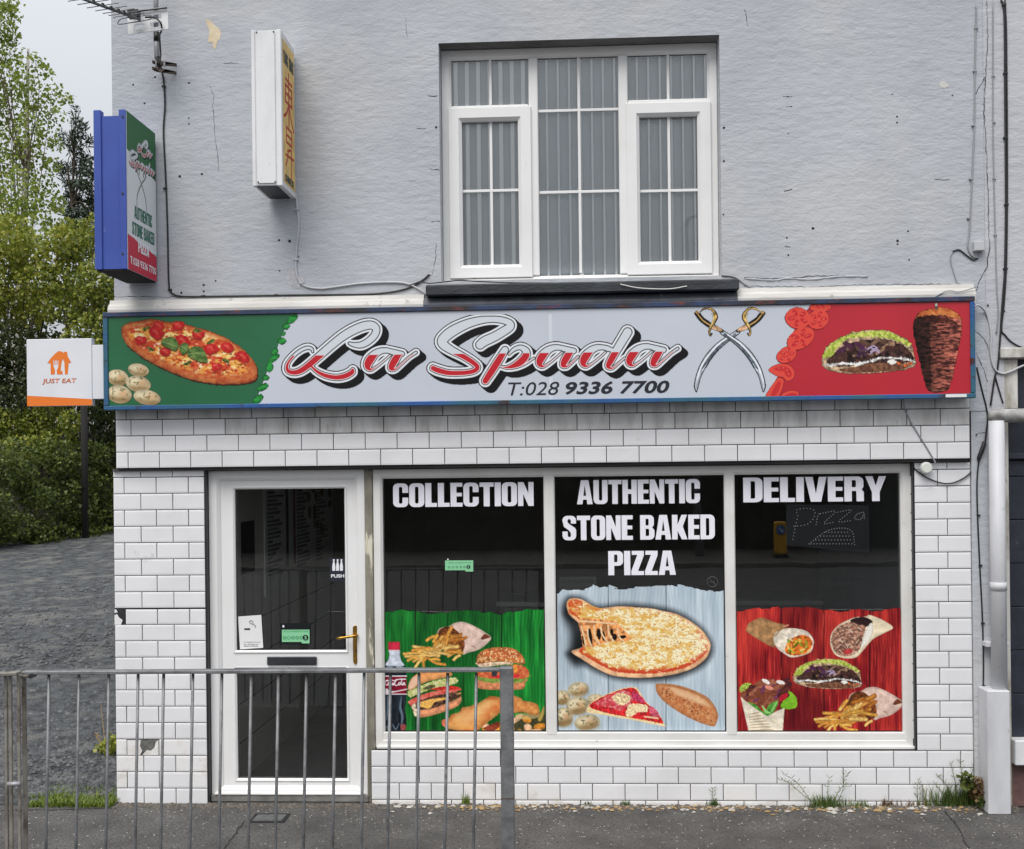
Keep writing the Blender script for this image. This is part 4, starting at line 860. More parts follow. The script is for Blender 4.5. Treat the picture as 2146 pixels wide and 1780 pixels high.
def pizza_cheese(c):
    """frame: the pale poster"""
    for pts, sf, op in (([(300, 230), (340, 160), (450, 170), (620, 260), (900, 240), (1200, 260), (1500, 330), (1750, 500), (1860, 700), (1780, 880), (1500, 1020), (1150, 1060), (800, 1030), (500, 900), (300, 780), (380, 700), (400, 480), (270, 350)], 60, .9), ([(250, 250), (330, 190), (420, 420), (480, 700), (420, 900), (320, 820), (330, 560), (270, 400)], 70, .75)):
        c.poly(pts, (14, 16, 18), soft=sf, op=op)
    O = [(292, 260), (310, 195), (370, 172), (450, 185), (530, 225), (620, 280), (760, 270), (880, 260), (1050, 272), (1200, 282), (1330, 310), (1480, 345), (1620, 420), (1750, 520), (1830, 640), (1835, 720), (1790, 820), (1660, 920), (1480, 985), (1300, 1015), (1080, 1030), (900, 1020), (760, 995), (600, 920), (460, 830), (345, 748), (460, 700), (470, 640), (450, 540), (420, 440), (330, 360)]
    c.poly(O, (236, 184, 140), amp=.14, sc=60, seed=3, shade=(.2, 24))
    sl, m, d = c.poly([(315, 260), (328, 200), (400, 188), (560, 252), (720, 292), (960, 278), (1200, 294), (1420, 344), (1610, 434), (1750, 556), (1810, 680), (1770, 795), (1630, 890), (1450, 955), (1200, 985), (950, 980), (780, 950), (600, 860), (430, 745), (500, 660), (480, 520), (440, 420), (335, 330)], (240, 210, 140), edge=10)
    X, Y = c.X[sl], c.Y[sl]; f1 = fbm(X / 46, Y / 30, 3, 3); f2 = fbm(X / 22 + Y / 60, Y / 13, 8, 3); f3 = fbm(X / 70, Y / 40, 15, 3); f4 = fbm(X / 15, Y / 10, 22, 2)
    def mix(a_, b_, t): return a_ * (1 - t[..., None]) + np.asarray(b_, float) * t[..., None]
    col = mix(np.broadcast_to(np.array((236, 188, 96.)), X.shape + (3,)), (252, 240, 196), ss(.36, .62, f1 + .22 * np.clip((X - 700) / 900, -.5, .7)))
    col = mix(col, (254, 250, 230), ss(.6, .78, f2) * .8); col = mix(col, (196, 128, 56), ss(.62, .74, f4) * .75); col = mix(col, (226, 170, 72), ss(.58, .7, f3) * .6)
    rim = ss(-95, -12, d); low = .35 + .65 * np.clip((Y - 480) / 400, 0, 1) + .5 * (X < 470)
    col = mix(col, (206, 70, 38), ss(.42, .6, fbm(X / 40, Y / 26, 31, 3) * 1.0 + (rim * low - .55) * .5) * rim * np.clip(low, 0, 1))
    c.over(sl, m, np.clip(col, 0, 255))
    r = random.Random(31)
    for q in (((1300, 320), (1180, 440), (1020, 590)), ((1020, 600), (1240, 740), (1500, 900)), ((1010, 600), (1300, 590), (1700, 620))): c.stroke([(x, y, 3.5) for x, y in q], (206, 150, 80), op=.5)
    for _ in range(36):
        x, y = r.uniform(320, 440), r.uniform(200, 340); c.ell(x, y, 22, 9, r.choice([(204, 72, 36), (232, 160, 90), (216, 100, 50)]), rot=r.uniform(-60, 60), op=.7)
    c.poly([(430, 400), (600, 400), (800, 420), (900, 500), (980, 590), (1010, 600), (900, 640), (760, 640), (600, 690), (480, 690), (450, 560)], (226, 150, 90), amp=.25, sc=30, edge=10)
    for x, y, w, h in ((480, 620, 16, 66), (545, 590, 24, 92), (640, 560, 24, 62), (690, 580, 18, 54), (780, 540, 18, 40), (810, 590, 26, 36), (890, 590, 46, 18)): c.ell(x, y, w, h, (28, 18, 14), rot=-6, edge=3)
    for q in (((450, 480), (480, 580), (500, 690)), ((520, 480), (525, 590), (560, 690)), ((590, 470), (600, 590), (650, 670)), ((660, 480), (680, 570), (740, 650)), ((740, 470), (750, 560), (800, 640)), ((840, 500), (860, 590), (900, 630)), ((430, 420), (600, 430), (820, 450))): c.stroke(list(q), (244, 206, 160), w=9, amp=.1)
def pizza_slice(c):
    c.poly([(520, 1340), (600, 1260), (760, 1190), (900, 1140), (1030, 1130), (1080, 1180), (1160, 1300), (1260, 1380), (1345, 1530), (1330, 1548), (1000, 1480), (700, 1430), (520, 1400)], (240, 214, 160), amp=.1, edge=3)
    c.poly([(540, 1340), (620, 1265), (770, 1195), (910, 1148), (1020, 1140), (1090, 1230), (1160, 1310), (1260, 1400), (1330, 1515), (1200, 1495), (950, 1450), (720, 1405)], (198, 40, 44), amp=.25, sc=22, seed=2, edge=6)
    c.poly([(600, 1300), (760, 1210), (920, 1170), (1010, 1230), (980, 1300), (880, 1380), (780, 1350), (640, 1330)], (232, 150, 150), amp=.3, sc=26, seed=6, edge=14, col2=(206, 60, 70))
    c.poly([(780, 1230), (900, 1190), (980, 1230), (960, 1290), (860, 1320)], (236, 206, 160), amp=.25, edge=12)
    c.poly([(980, 1310), (1150, 1320), (1160, 1390), (1060, 1400), (980, 1450), (930, 1430), (940, 1370)], (244, 216, 170), amp=.15, edge=8)
    c.poly([(1000, 1180), (1060, 1190), (1140, 1290), (1060, 1290), (1000, 1250)], (196, 62, 96), amp=.3, edge=8); c.poly([(1180, 1330), (1250, 1370), (1290, 1440), (1200, 1430)], (206, 90, 110), amp=.3, edge=8)
    c.stroke([(1130, 1445, 8), (1250, 1460, 10), (1280, 1465, 6)], (240, 200, 160))
def bread(c):
    c.poly([(1248, 1105), (1290, 1090), (1440, 1098), (1600, 1140), (1780, 1220), (1870, 1310), (1920, 1420), (1900, 1520), (1860, 1550), (1700, 1500), (1520, 1410), (1360, 1300), (1270, 1200)], (218, 156, 104), amp=.25, sc=34, seed=6, shade=(.3, 50), col2=(196, 118, 70))
    c.poly([(1400, 1130), (1600, 1180), (1760, 1260), (1830, 1340), (1700, 1300), (1500, 1220)], (238, 206, 166), soft=30, op=.7)
    r = random.Random(2)
    for _ in range(120):
        t = r.random(); x = 1290 + 590 * t + r.uniform(-50, 50); y = 1150 + 320 * t + r.uniform(-50, 70)
        c.ell(x, y, r.uniform(4, 13), r.uniform(3, 8), r.choice([(120, 66, 40), (96, 48, 32), (160, 96, 60)]), rot=r.uniform(0, 180), op=.75)
    c.stroke([(1330, 1105, 3), (1560, 1150, 5), (1760, 1240, 5), (1850, 1330, 3)], (150, 92, 58), op=.7)
def burrito(c):
    c.poly([(140, 280), (170, 215), (300, 148), (360, 150), (500, 205), (620, 240), (560, 330), (490, 440), (480, 510), (300, 420), (150, 320)], (176, 132, 88), amp=.16, sc=50, seed=5, shade=(.3, 40))
    c.poly([(480, 360), (520, 310), (620, 275), (740, 275), (880, 310), (950, 390), (965, 460), (930, 560), (820, 610), (690, 630), (610, 590), (520, 520), (475, 440)], (232, 220, 200), amp=.12, sc=40, seed=3, shade=(.2, 30))
    c.stroke([(600, 260, 14), (650, 235, 10)], (206, 140, 110)); c.stroke([(490, 370, 6), (560, 290, 8), (640, 250, 6)], (150, 108, 70))
    c.poly([(610, 530), (650, 450), (740, 375), (840, 355), (920, 390), (950, 460), (900, 560), (800, 600), (690, 605), (630, 580)], (214, 110, 40), amp=.3, sc=26, seed=7, edge=8)
    r = random.Random(8)
    for _ in range(46): c.ell(r.uniform(650, 920), r.uniform(400, 575), r.uniform(14, 34), r.uniform(8, 16), r.choice([(240, 190, 60), (120, 160, 40), (236, 130, 50), (160, 186, 70), (196, 90, 30), (70, 90, 30), (246, 210, 120)]), rot=r.uniform(0, 180), op=.85)
def meat_wrap(c):
    c.poly([(1165, 440), (1180, 340), (1260, 240), (1380, 175), (1470, 140), (1600, 130), (1640, 110), (1720, 135), (1820, 180), (1935, 265), (1830, 330), (1700, 400), (1620, 480), (1520, 600), (1450, 640), (1330, 640), (1230, 600), (1180, 520)], (238, 222, 190), amp=.08, sc=60, shade=(.2, 30))
    c.poly([(1410, 180), (1480, 145), (1600, 140), (1690, 200), (1600, 260), (1500, 240), (1440, 220)], (44, 26, 28), amp=.3, edge=8)
    c.poly([(1180, 440), (1200, 330), (1280, 250), (1400, 200), (1520, 230), (1600, 260), (1560, 400), (1530, 520), (1440, 600), (1330, 615), (1230, 570)], (160, 118, 98), amp=.35, sc=26, seed=4, edge=8)
    r = random.Random(14)
    for _ in range(80): 
        x, y, a = r.uniform(1210, 1560), r.uniform(240, 580), r.uniform(-1, 1)
        c.stroke([(x, y), (x + 50 * math.cos(a), y + 50 * math.sin(a))], r.choice([(196, 158, 134), (122, 82, 70), (92, 58, 52), (214, 184, 160), (150, 96, 78)]), w=r.uniform(5, 11), op=.85)
    c.poly([(1320, 560), (1400, 520), (1440, 550), (1380, 595)], (190, 60, 62), amp=.2)
    c.poly([(1560, 420), (1600, 300), (1660, 210), (1690, 240), (1680, 360), (1600, 470), (1540, 520)], (240, 234, 222), amp=.06, shade=(.2, 24))
def wrap_box(c):
    c.poly([(560, 1240), (600, 1140), (640, 1040), (720, 1080), (760, 1150), (750, 1240), (660, 1265)], (142, 196, 48), amp=.2, sc=40, edge=8, col2=(110, 170, 40)); c.poly([(50, 1040), (90, 960), (180, 940), (210, 990), (130, 1060)], (166, 190, 80), amp=.3, edge=10)
    c.poly([(65, 1110), (120, 1030), (230, 960), (330, 900), (440, 905), (560, 950), (650, 905), (655, 960), (600, 1100), (500, 1200), (330, 1240), (180, 1180)], (112, 56, 42), amp=.4, sc=34, seed=3, edge=10, col2=(156, 92, 66))
    r = random.Random(3)
    for _ in range(30):
        x, y, a = r.uniform(130, 600), r.uniform(940, 1160), r.uniform(-1.2, .3); c.stroke([(x, y), (x + 80 * math.cos(a), y + 80 * math.sin(a))], r.choice([(134, 70, 50), (92, 44, 36), (170, 104, 80), (74, 36, 40), (120, 60, 90)]), w=r.uniform(12, 28), amp=.2, shade=(.3, 16))
    for x, y, a in ((380, 925, 30), (420, 1000, 20), (560, 935, 15)): c.ell(x, y, 55, 24, r.choice([(236, 226, 220), (232, 150, 130)]), rot=a, amp=.1)
    c.poly([(550, 1110), (640, 1060), (640, 1120), (560, 1170)], (176, 30, 44), amp=.2)
    c.poly([(150, 1180), (260, 1210), (350, 1290), (430, 1200), (520, 1160), (520, 1230), (440, 1340), (380, 1350), (250, 1290)], (52, 120, 44), amp=.4, sc=30, seed=8, edge=8, col2=(110, 176, 70))
    for q in (((340, 1230, 10), (380, 1290, 16), (430, 1310, 10)), ((450, 1290, 8), (490, 1220, 10), (520, 1170, 6))): c.stroke(list(q), (150, 206, 120))
    c.poly([(70, 1110), (140, 1170), (260, 1260), (400, 1350), (520, 1280), (608, 1250), (585, 1545), (170, 1545)], (232, 222, 200), smooth=False, amp=.08, sc=40, shade=(.15, 26))
    for i in range(7): c.stroke([(165 + i * 6, 1330 + i * 32, 4), (260 + i * 22, 1310 + i * 34, 7), (300 + i * 30, 1300 + i * 36, 3)], (160, 132, 96), op=.75)
    c.stroke([(400, 1350, 3), (480, 1420, 4), (585, 1500, 3)], (206, 190, 150))

# ------------------------------------------------------------------ the script lettering of the sign
def la_spada(cv):
    """paints the shaded brush lettering; returns nothing"""
    def tr(pts, x0, y0, s=6.5625): return [(x0 + p[0] / s, y0 + p[1] / s, p[2] / s) for p in pts]
    L1 = [(495, 575, 10), (480, 535, 16), (420, 520, 20), (330, 555, 20), (230, 635, 20), (150, 740, 24), (150, 830, 32), (230, 860, 38), (330, 835, 44), (450, 750, 48), (600, 620, 50), (750, 490, 50), (900, 370, 52), (1050, 280, 54), (1200, 220, 54), (1310, 210, 50), (1368, 260, 45), (1345, 345, 45), (1260, 430, 42), (1160, 480, 38), (1060, 478, 26), (1000, 458, 14)]
    L2 = [(470, 770, 20), (560, 850, 28), (680, 905, 35), (820, 928, 38), (940, 908, 42), (1030, 860, 40), (1045, 825, 28)]
    bowl = [(1590, 600, 12), (1540, 565, 26), (1450, 560, 36), (1360, 600, 48), (1290, 675, 62), (1252, 745, 56), (1256, 795, 38), (1300, 818, 20), (1380, 775, 10), (1480, 695, 8), (1560, 622, 8)]
    shoulder = [(1500, 550, 28), (1640, 588, 34), (1720, 605, 32)]
    stem = [(1675, 612, 48), (1625, 690, 57), (1584, 765, 52), (1576, 806, 36), (1630, 815, 18), (1720, 740, 13), (1820, 650, 12), (1915, 585, 14)]
    S = [(828, 478, 56), (890, 430, 60), (1020, 370, 58), (1140, 300, 56), (1240, 232, 50), (1232, 178, 42), (1120, 138, 40), (980, 128, 38), (830, 142, 46), (650, 192, 56), (450, 290, 66), (320, 400, 64), (320, 470, 60), (430, 550, 50), (600, 640, 42), (740, 730, 40), (790, 790, 40), (740, 840, 38), (600, 865, 38), (400, 865, 40), (250, 830, 44), (180, 800, 40)]
    pst = [(1170, 550, 44), (1085, 690, 54), (985, 845, 54), (900, 975, 48)]
    pbo = [(1225, 610, 10), (1290, 545, 22), (1380, 515, 28), (1455, 560, 44), (1455, 630, 56), (1395, 705, 56), (1300, 762, 42), (1200, 790, 22), (1110, 778, 8)]
    pta = [(1330, 790, 10), (1440, 745, 10), (1570, 660, 8)]
    dst = [(1150, 305, 56), (1050, 470, 54), (960, 620, 52), (908, 715, 50), (882, 775, 36), (940, 800, 17), (1040, 720, 11), (1110, 660, 8)]
    def sh(pts, dx, dy): return [(p[0] + dx, p[1] + dy, p[2]) for p in pts]
    st = [tr(L1, 580, 650), tr(L2, 580, 650)] + [tr(q, 580, 650) for q in (bowl, shoulder, stem)]
    st += [tr(q, 880, 650) for q in (S, pst, pbo, pta)]
    st += [tr(sh(q, -1310, -42), 1140, 650) for q in (bowl, shoulder)] + [tr(sh(stem, -1310, -42)[:6] + [(470, 640, 10)], 1140, 650)]
    st += [tr(sh(bowl, -710, -45), 1140, 650), tr([(740, 500, 22), (860, 520, 26), (950, 560, 26)], 1140, 650), tr(dst, 1140, 650)]
    st += [tr(sh(q, -75, -55), 1140, 650) for q in (bowl, shoulder, stem)]
    cv.frame(0, 0, 1.0); D = np.full(cv.U.shape, 99.0)
    for q in st:
        q = [tuple(p) for p in smoothpath(q, 5)]
        sl = cv._sl([p[0] for p in q], [p[1] for p in q], 24)
        if sl is None: continue
        D[sl] = np.minimum(D[sl], cv.sd_stroke(sl, q))
    du = abs(cv.U[0, 1] - cv.U[0, 0]); dv = abs(cv.V[1, 0] - cv.V[0, 0])
    w3 = 7.6; D3 = D - w3; sdw = D3.copy()
    for i in range(1, 13):
        kx, ky = int(round(i * .93 / du)), int(round(i * .85 / dv)); T = np.full(D.shape, 99.0)
        T[ky:, kx:] = D3[:D.shape[0] - ky, :D.shape[1] - kx]; sdw = np.minimum(sdw, T)
    A = .55; full = (slice(None), slice(None))
    def m(d): return ss(A, -A, d)
    cv.over(full, m(sdw), (22, 22, 24)); cv.over(full, m(D3), (12, 14, 18)); cv.over(full, m(D - 5.9), (226, 230, 234)); cv.over(full, m(D - 1.8), (12, 16, 20))
    cv.over(full, m(D), (208, 214, 220))
    red = m(D + 1.3) * ss(-.6, .6, cv.V - (745.2 - (cv.U - 680) * .0112)); ring = m(D) * ss(-.6, .6, cv.V - (745.2 - (cv.U - 680) * .0112))
    cv.over(full, ring, (240, 236, 238)); cv.over(full, red, (190, 40, 50))
def swords(c):
    """frame: (1430, 630, 6.5625)"""
    for flip in (True, False):
        def T(pts): return [((1306 - p[0]) if flip else p[0],) + tuple(p[1:]) for p in pts]
        bl = T([(540, 400), (660, 470), (800, 560), (930, 680), (1030, 820), (1100, 970), (1140, 1130), (1142, 1200), (1112, 1265), (1085, 1180), (1045, 1040), (970, 900), (880, 760), (760, 640), (640, 540), (520, 450)])
        c.poly(bl, (40, 46, 54)); q = T([(545, 412), (660, 482), (795, 570), (920, 690), (1020, 828), (1090, 975), (1128, 1130), (1130, 1195), (1112, 1245), (1092, 1175), (1052, 1035), (978, 892), (890, 752), (768, 630), (648, 532), (530, 448)])
        c.poly(q, (200, 208, 216), amp=.12, sc=60)
        c.stroke(T([(580, 465, 16), (760, 590, 20), (900, 740, 20), (1010, 900, 14), (1045, 960, 4)]), (96, 106, 116), amp=.25, sc=40); c.stroke(T([(620, 470, 7), (800, 600, 8), (930, 740, 8), (1040, 900, 8), (1100, 1060, 5)]), (242, 246, 250))
        c.stroke(T([(780, 650, 4), (900, 790, 5), (980, 920, 4)]), (70, 78, 88), op=.8); c.stroke(T([(1040, 980, 10), (1090, 1120, 10), (1110, 1220, 6)]), (150, 158, 168))
        c.stroke(T([(190, 175, 26), (260, 255, 34), (360, 330, 36), (470, 380, 30), (545, 420, 24)]), (36, 30, 26)); c.stroke(T([(215, 195, 6), (290, 280, 9), (390, 345, 8)]), (206, 168, 96)); c.stroke(T([(240, 180, 10), (290, 250, 16), (380, 310, 14)]), (30, 28, 30))
        c.stroke(T([(410, 360, 26), (480, 385, 30), (530, 410, 18)]), (206, 164, 128), amp=.25, sc=30)
        c.stroke(T([(250, 150, 8), (300, 112, 11), (380, 110, 14), (440, 160, 22), (462, 230, 26), (430, 300, 24), (390, 370, 18), (370, 430, 12), (385, 478, 12), (405, 455, 9)]), (60, 48, 28)); c.stroke(T([(250, 150, 4), (300, 114, 7), (380, 112, 9), (436, 162, 15), (456, 230, 18), (424, 300, 17), (386, 370, 12), (366, 430, 7), (382, 472, 7)]), (186, 152, 84), amp=.35, sc=40, seed=2)
        c.stroke(T([(400, 170, 4), (430, 230, 6), (410, 310, 5), (380, 370, 4)]), (236, 214, 150)); c.ell(*T([(205, 165)])[0], 30, 22, (170, 136, 84), rot=30, amp=.3)
def tomato_slice(c, x, y, rx, ry, rot, n=5):
    c.ell(x - 4, y + 6, rx + 2, ry + 2, (170, 40, 44), rot=rot); c.ell(x, y, rx, ry, (222, 78, 66), rot=rot); 
    cs, sn = math.cos(R(rot)), math.sin(R(rot))
    for i in range(n):
        a = 2 * math.pi * (i + .3) / n; ex, ey = rx * .52 * math.cos(a), ry * .52 * math.sin(a)
        px, py = x + ex * cs - ey * sn, y + ex * sn + ey * cs
        c.ell(px, py, rx * .30, ry * .22, (196, 46, 50), rot=rot + math.degrees(math.atan2(ry * math.sin(a), rx * math.cos(a))) * 1.0, edge=6)
        for k in range(4): c.ell(px + random.uniform(-.14, .14) * rx, py + random.uniform(-.12, .12) * ry, 7, 5, (232, 120, 96))

# ------------------------------------------------------------------ fascia sign
YS = -.12
m_blue = M('rusty_blue_paint', lin(38, 84, 146), .5, lin(46, 96, 118), 2.4, ramp=(.42, .6), col3=lin(58, 34, 30), n3=(5.0, (.58, .66)), st3=(1.2, 1, 2.2), bump=.3, bscale=30)
m_blue_top = M('weathered_frame_top', lin(44, 66, 104), .6, lin(40, 38, 40), 4.0, ramp=(.35, .6), col3=lin(104, 52, 48), n3=(8.0, (.56, .68)), st3=(1, 1, 2.5), bump=.35, bscale=30)
m_signwhite = M('sign_white', lin(198, 204, 213), .3, lin(191, 197, 207), 1.2, ramp=(.4, .7))
m_signgreen = M('sign_green', lin(34, 98, 62), .3, lin(38, 106, 68), 2.0); m_signred = M('sign_red', lin(188, 38, 52), .3, lin(178, 34, 48), 2.0)
m_ink = M('black_ink', lin(30, 32, 42), .4)
fx0 = (XX(216.7, 655, YS) + XX(218, 861, YS)) / 2; fx1 = (XX(2042, 622, YS) + XX(2044.8, 833, YS)) / 2
fz1 = (ZZ(216.7, 655, YS) + ZZ(2042, 622, YS)) / 2; fz0 = (ZZ(218, 861.7, YS) + ZZ(2044.8, 833, YS)) / 2
qx0 = XX(227.5, 760, YS); qx1 = XX(2033, 730, YS); qz1 = (ZZ(227, 660.7, YS) + ZZ(2032, 633, YS)) / 2 - .006; qz0 = (ZZ(227, 850, YS) + ZZ(2034, 826, YS)) / 2
fas = thing('fascia_sign', 'long fascia sign with red and white script lettering, pizza and kebab', 'shop sign', ((fx0 + fx1) / 2, YS, fz0))
box('sign_case', fx0 + .01, fx1 - .01, YS + .02, YW - .004, fz0 + .01, fz1 - .012, m_blue, fas)
def rail(name, x0, x1, z0, z1, mat): return box(name, x0, x1, YS - .012, YS + .03, z0, z1, mat, fas, .004)
rail('frame_rail', fx0, fx1, qz1, fz1, m_blue_top); rail('frame_rail', fx0, fx1, fz0, qz0, m_blue); rail('frame_rail', fx0 + .001, qx0, qz0 + .001, qz1 - .001, m_blue); rail('frame_rail', qx1, fx1 - .001, qz0 + .001, qz1 - .001, m_blue)
p = P(2005, 829, YS); box('white_patch', p[0] - .07, p[0] + .055, YS - .0135, YS - .0121, fz0 + .006, fz0 + .024, m_upvc, fas)
panel = box('panel', qx0, qx1, YS, YS + .015, qz0, qz1, m_signwhite, fas)
js_ = XX(1149, 740, YS); box('panel_joint', js_ - .001, js_ + .001, YS - .0004, YS, qz0, qz1, M('joint_grey', lin(170, 176, 184), .5), fas)
box('panel_tape', js_ + .001, js_ + .026, YS - .0003, YS, qz0, qz1 - .03, M('joint_tape', lin(208, 214, 222), .3), fas)
# green field with a wavy leaf edge, red field with a tomato edge
def zA(x, y): q = P(x / 3.0, 600 + y / 3.0, YS); return (q[0], q[2])
gp = [(qx0, qz0), zA(1600, 748), zA(1640, 640), zA(1672, 560), zA(1690, 500), zA(1730, 440), zA(1752, 360), zA(1790, 270), zA(1820, 210), zA(1835, 183)]
gp[1] = (gp[1][0], qz0); gp[-1] = (gp[-1][0], qz1); gp.append((qx0, qz1))
mesh('green_field', [(x, YS - .0006, z) for x, z in gp], [tuple(range(len(gp)))], m_signgreen, fas)
def zB(x, y): q = P(1430 + x / 6.5625, 630 + y / 6.5625, YS); return (q[0], q[2])
rp = [zB(1150, 1325), zB(1290, 1080), zB(1400, 900), zB(1440, 640), zB(1540, 400), zB(1640, 200), zB(1790, 70), (qx1, qz1), (qx1, qz0)]
rp[0] = (rp[0][0], qz0); rp[6] = (rp[6][0], qz1)
mesh('red_field', [(x, YS - .0006, z) for x, z in rp], [tuple(range(len(rp)))], m_signred, fas)
ya = YS - .0014
c = px_canvas(250, 664, 545, 812, ya, .0034); c.frame(0, 600, 3.0); pizza_margherita(c); c.build('pizza_picture', m_print, fas)
c = plane_canvas(qx0 + .002, XX(342, 800, ya), qz0 + .002, ZZ(280, 760, ya), ya, .0034); c.frame(0, 600, 3.0)
for i, (x, y, a, b) in enumerate(((870, 528, 68, 42), (740, 575, 68, 52), (870, 615, 80, 52), (750, 680, 80, 58), (925, 700, 88, 48))): dough_ball(c, x, y, a, b, 40 + i, 10)
c.build('dough_ball_picture', m_print, fas)
c = plane_canvas(XX(525, 760, ya), XX(628, 700, ya), qz0 + .001, qz1 - .001, ya, .004); c.frame(0, 600, 3.0)
for x, y, a, b, q in ((1838, 205, 40, 22, -40), (1800, 252, 22, 20, -20), (1772, 345, 28, 20, 0), (1728, 412, 24, 18, -40), (1720, 455, 44, 18, -35), (1695, 510, 22, 30, 10), (1672, 575, 22, 16, 0), (1652, 635, 38, 20, -25), (1622, 712, 40, 22, -45), (1785, 300, 8, 16, 30)):
    c.ell(x, y, a, b, (36, 134, 56), rot=q, amp=.2, sc=14, shade=(.3, 12)); c.stroke([(x - a * .6, y + b * .3), (x + a * .6, y - b * .3)], (70, 160, 84), w=2)
c.build('leaf_border', m_print, fas)
yl = YS - .0016
c = px_canvas(586, 652, 1452, 830, yl, .0023); la_spada(c); c.build('script_lettering', m_print, fas)
LOGO = (c.U[0].copy(), c.V[:, 0].copy(), c.rgb.copy(), c.a.copy())
a = P(1065, 829.5, yl); b = P(1172, 800, yl); text('phone_prefix', 'T:028', (a[0], b[0], a[2], b[2]), flat(yl), m_ink, fas, shear=.22)
a = P(1185, 827.5, yl); b = P(1403, 797, yl); text('phone_number', '9336 7700', (a[0], b[0], a[2], b[2]), flat(yl), m_ink, fas, bold=.028, shear=.22)
c = px_canvas(1452, 642, 1606, 828, yl, .0027); c.frame(1430, 630, 6.5625); swords(c); c.build('crossed_swords', m_print, fas)
c = plane_canvas(XX(1600, 740, yl), XX(1752, 740, yl), qz0 + .001, qz1 - .001, yl, .0034); c.frame(1430, 630, 6.5625)
c.poly([(1185, 960), (1250, 900), (1360, 870), (1470, 890), (1540, 970), (1530, 1070), (1440, 1110), (1390, 1060), (1300, 1040)], (222, 78, 66)); c.poly([(1260, 940), (1360, 900), (1460, 930), (1505, 1000), (1480, 1060), (1420, 1030), (1400, 980), (1320, 970)], (198, 50, 52))
for x, y in ((1330, 930), (1390, 925), (1440, 960), (1460, 1010)): c.ell(x, y, 9, 7, (236, 130, 104))
c.poly([(1140, 1330), (1300, 1080), (1390, 1090), (1385, 1180), (1340, 1300), (1310, 1330)], (222, 78, 66)); c.poly([(1220, 1290), (1310, 1120), (1355, 1130), (1330, 1230), (1280, 1310)], (198, 50, 52))
c.ell(1480, 1310, 130, 70, (222, 78, 66), rot=-12); c.ell(1490, 1325, 100, 50, (198, 50, 52), rot=-12)
tomato_slice(c, 1900, 90, 150, 66, 0, 4); tomato_slice(c, 1870, 260, 150, 130, -25); tomato_slice(c, 1590, 240, 175, 145, 8); tomato_slice(c, 1630, 520, 205, 135, -32); tomato_slice(c, 1435, 745, 145, 105, -28)
c.build('tomato_border', m_print, fas)
c = px_canvas(1716, 690, 1925, 792, ya, .0034); c.frame(1540 + 1720.5 - 1540 - 710 / 4.28, 693 - 650 / 4.05, 4.28, rot=R(4.5), piv=(1130, 830), sy=4.05); kebab_pitta(c); c.build('kebab_picture', m_print, fas)
c = px_canvas(1905, 630, 2030, 828, yl, .0034); c.frame(1400, 580, 2.815); doner_cone(c); c.build('doner_picture', m_print, fas)

# ------------------------------------------------------------------ delivery service sign on the left end
YJ = -.10
m_orange = M('orange_paint', lin(232, 122, 40), .4); m_jwhite = M('sign_board_white', lin(226, 228, 232), .4, lin(216, 219, 224), 3.0)
m_jtext = M('brown_orange_ink', lin(196, 104, 62), .5)
def zj(x, y, yy=YJ): q = P(x / 3.2269, 640 + y / 3.2269, yy); return q[0], q[2]
je_ = thing('delivery_sign', 'square white delivery sign with orange house logo, left of the fascia', 'sign', (zj(400, 400)[0], YJ, zj(400, 678)[1]))
x0, z1 = zj(178, 231); x1, z0 = zj(624, 677); MB().box(x0, x1, YJ, YJ + .05, z0, z1).build('sign_board', m_jwhite, je_, bevel=.003)
a0, az1 = zj(624, 268); a1, az0 = zj(702, 633); box('mounting_plate', x1 + .0005, a1 - .001, YJ + .004, YJ + .046, az0, az1, m_jwhite, je_, .002)
oz = zj(178, 612)[1]; oz2 = zj(624, 635)[1]; mesh('orange_band', [(x0 + .001, YJ - .0012, z0 + .001), (x1 - .001, YJ - .0012, z0 + .001), (x1 - .001, YJ - .0012, oz2), (x0 + .001, YJ - .0012, oz)], [(0, 1, 2, 3)], m_orange, je_)
hp = [(320, 392), (342, 360), (372, 328), (396, 310), (414, 312), (432, 322), (434, 314), (454, 316), (458, 345), (482, 388), (464, 392), (458, 468), (440, 468), (437, 420), (436, 385), (424, 362), (416, 390), (410, 440), (422, 446), (424, 468), (386, 468), (384, 440), (394, 420), (396, 372), (390, 372), (388, 402), (384, 402), (382, 368), (375, 368), (374, 404), (369, 404), (367, 370), (361, 370), (362, 410), (372, 440), (370, 468), (344, 468), (342, 393)]
mesh('house_logo', [(zj(x, y)[0], YJ - .0012, zj(x, y)[1]) for x, y in hp], [tuple(range(len(hp)))], m_orange, je_)
x0, z0 = zj(286, 538); x1, z1 = zj(518, 494); text('lettering', 'JUST EAT', (x0, x1, z0, z1), flat(YJ - .0014), m_jtext, je_, bold=.02, shear=.12)

# ------------------------------------------------------------------ blue projecting sign
m_bluecase = M('blue_metal', lin(54, 76, 156), .4, lin(60, 84, 166), 3.0, ramp=(.4, .7), col3=lin(120, 140, 200), n3=(12.0, (.68, .8)), bump=.05, bscale=10)
xs_ = XX(327, 430, YW - .02); yf_ = depth_at(265.5, 400, xs_)
zt_ = ZZ(262, 229, yf_); zb_ = ZZ(268, 564, yf_); xl_ = XX(197, 400, yf_)
prj = thing('projecting_sign', 'blue projecting box sign with green, white and red printed face', 'sign', (xs_, yf_, zb_))
W_ = YW - .02 - yf_
cs_ = MB(); cs_.box(xl_ + .004, xs_ - .006, yf_ + .012, YW - .02, zb_ + .004, zt_ - .035); cs_.build('sign_case', m_bluecase, prj)
box('corner_channel', xl_, xl_ + .045, yf_, yf_ + .05, zb_, zt_, m_bluecase, prj, .003); box('corner_channel', xs_ - .045, xs_ - .003, yf_ + .001, yf_ + .05, zb_, zt_, m_bluecase, prj, .003)
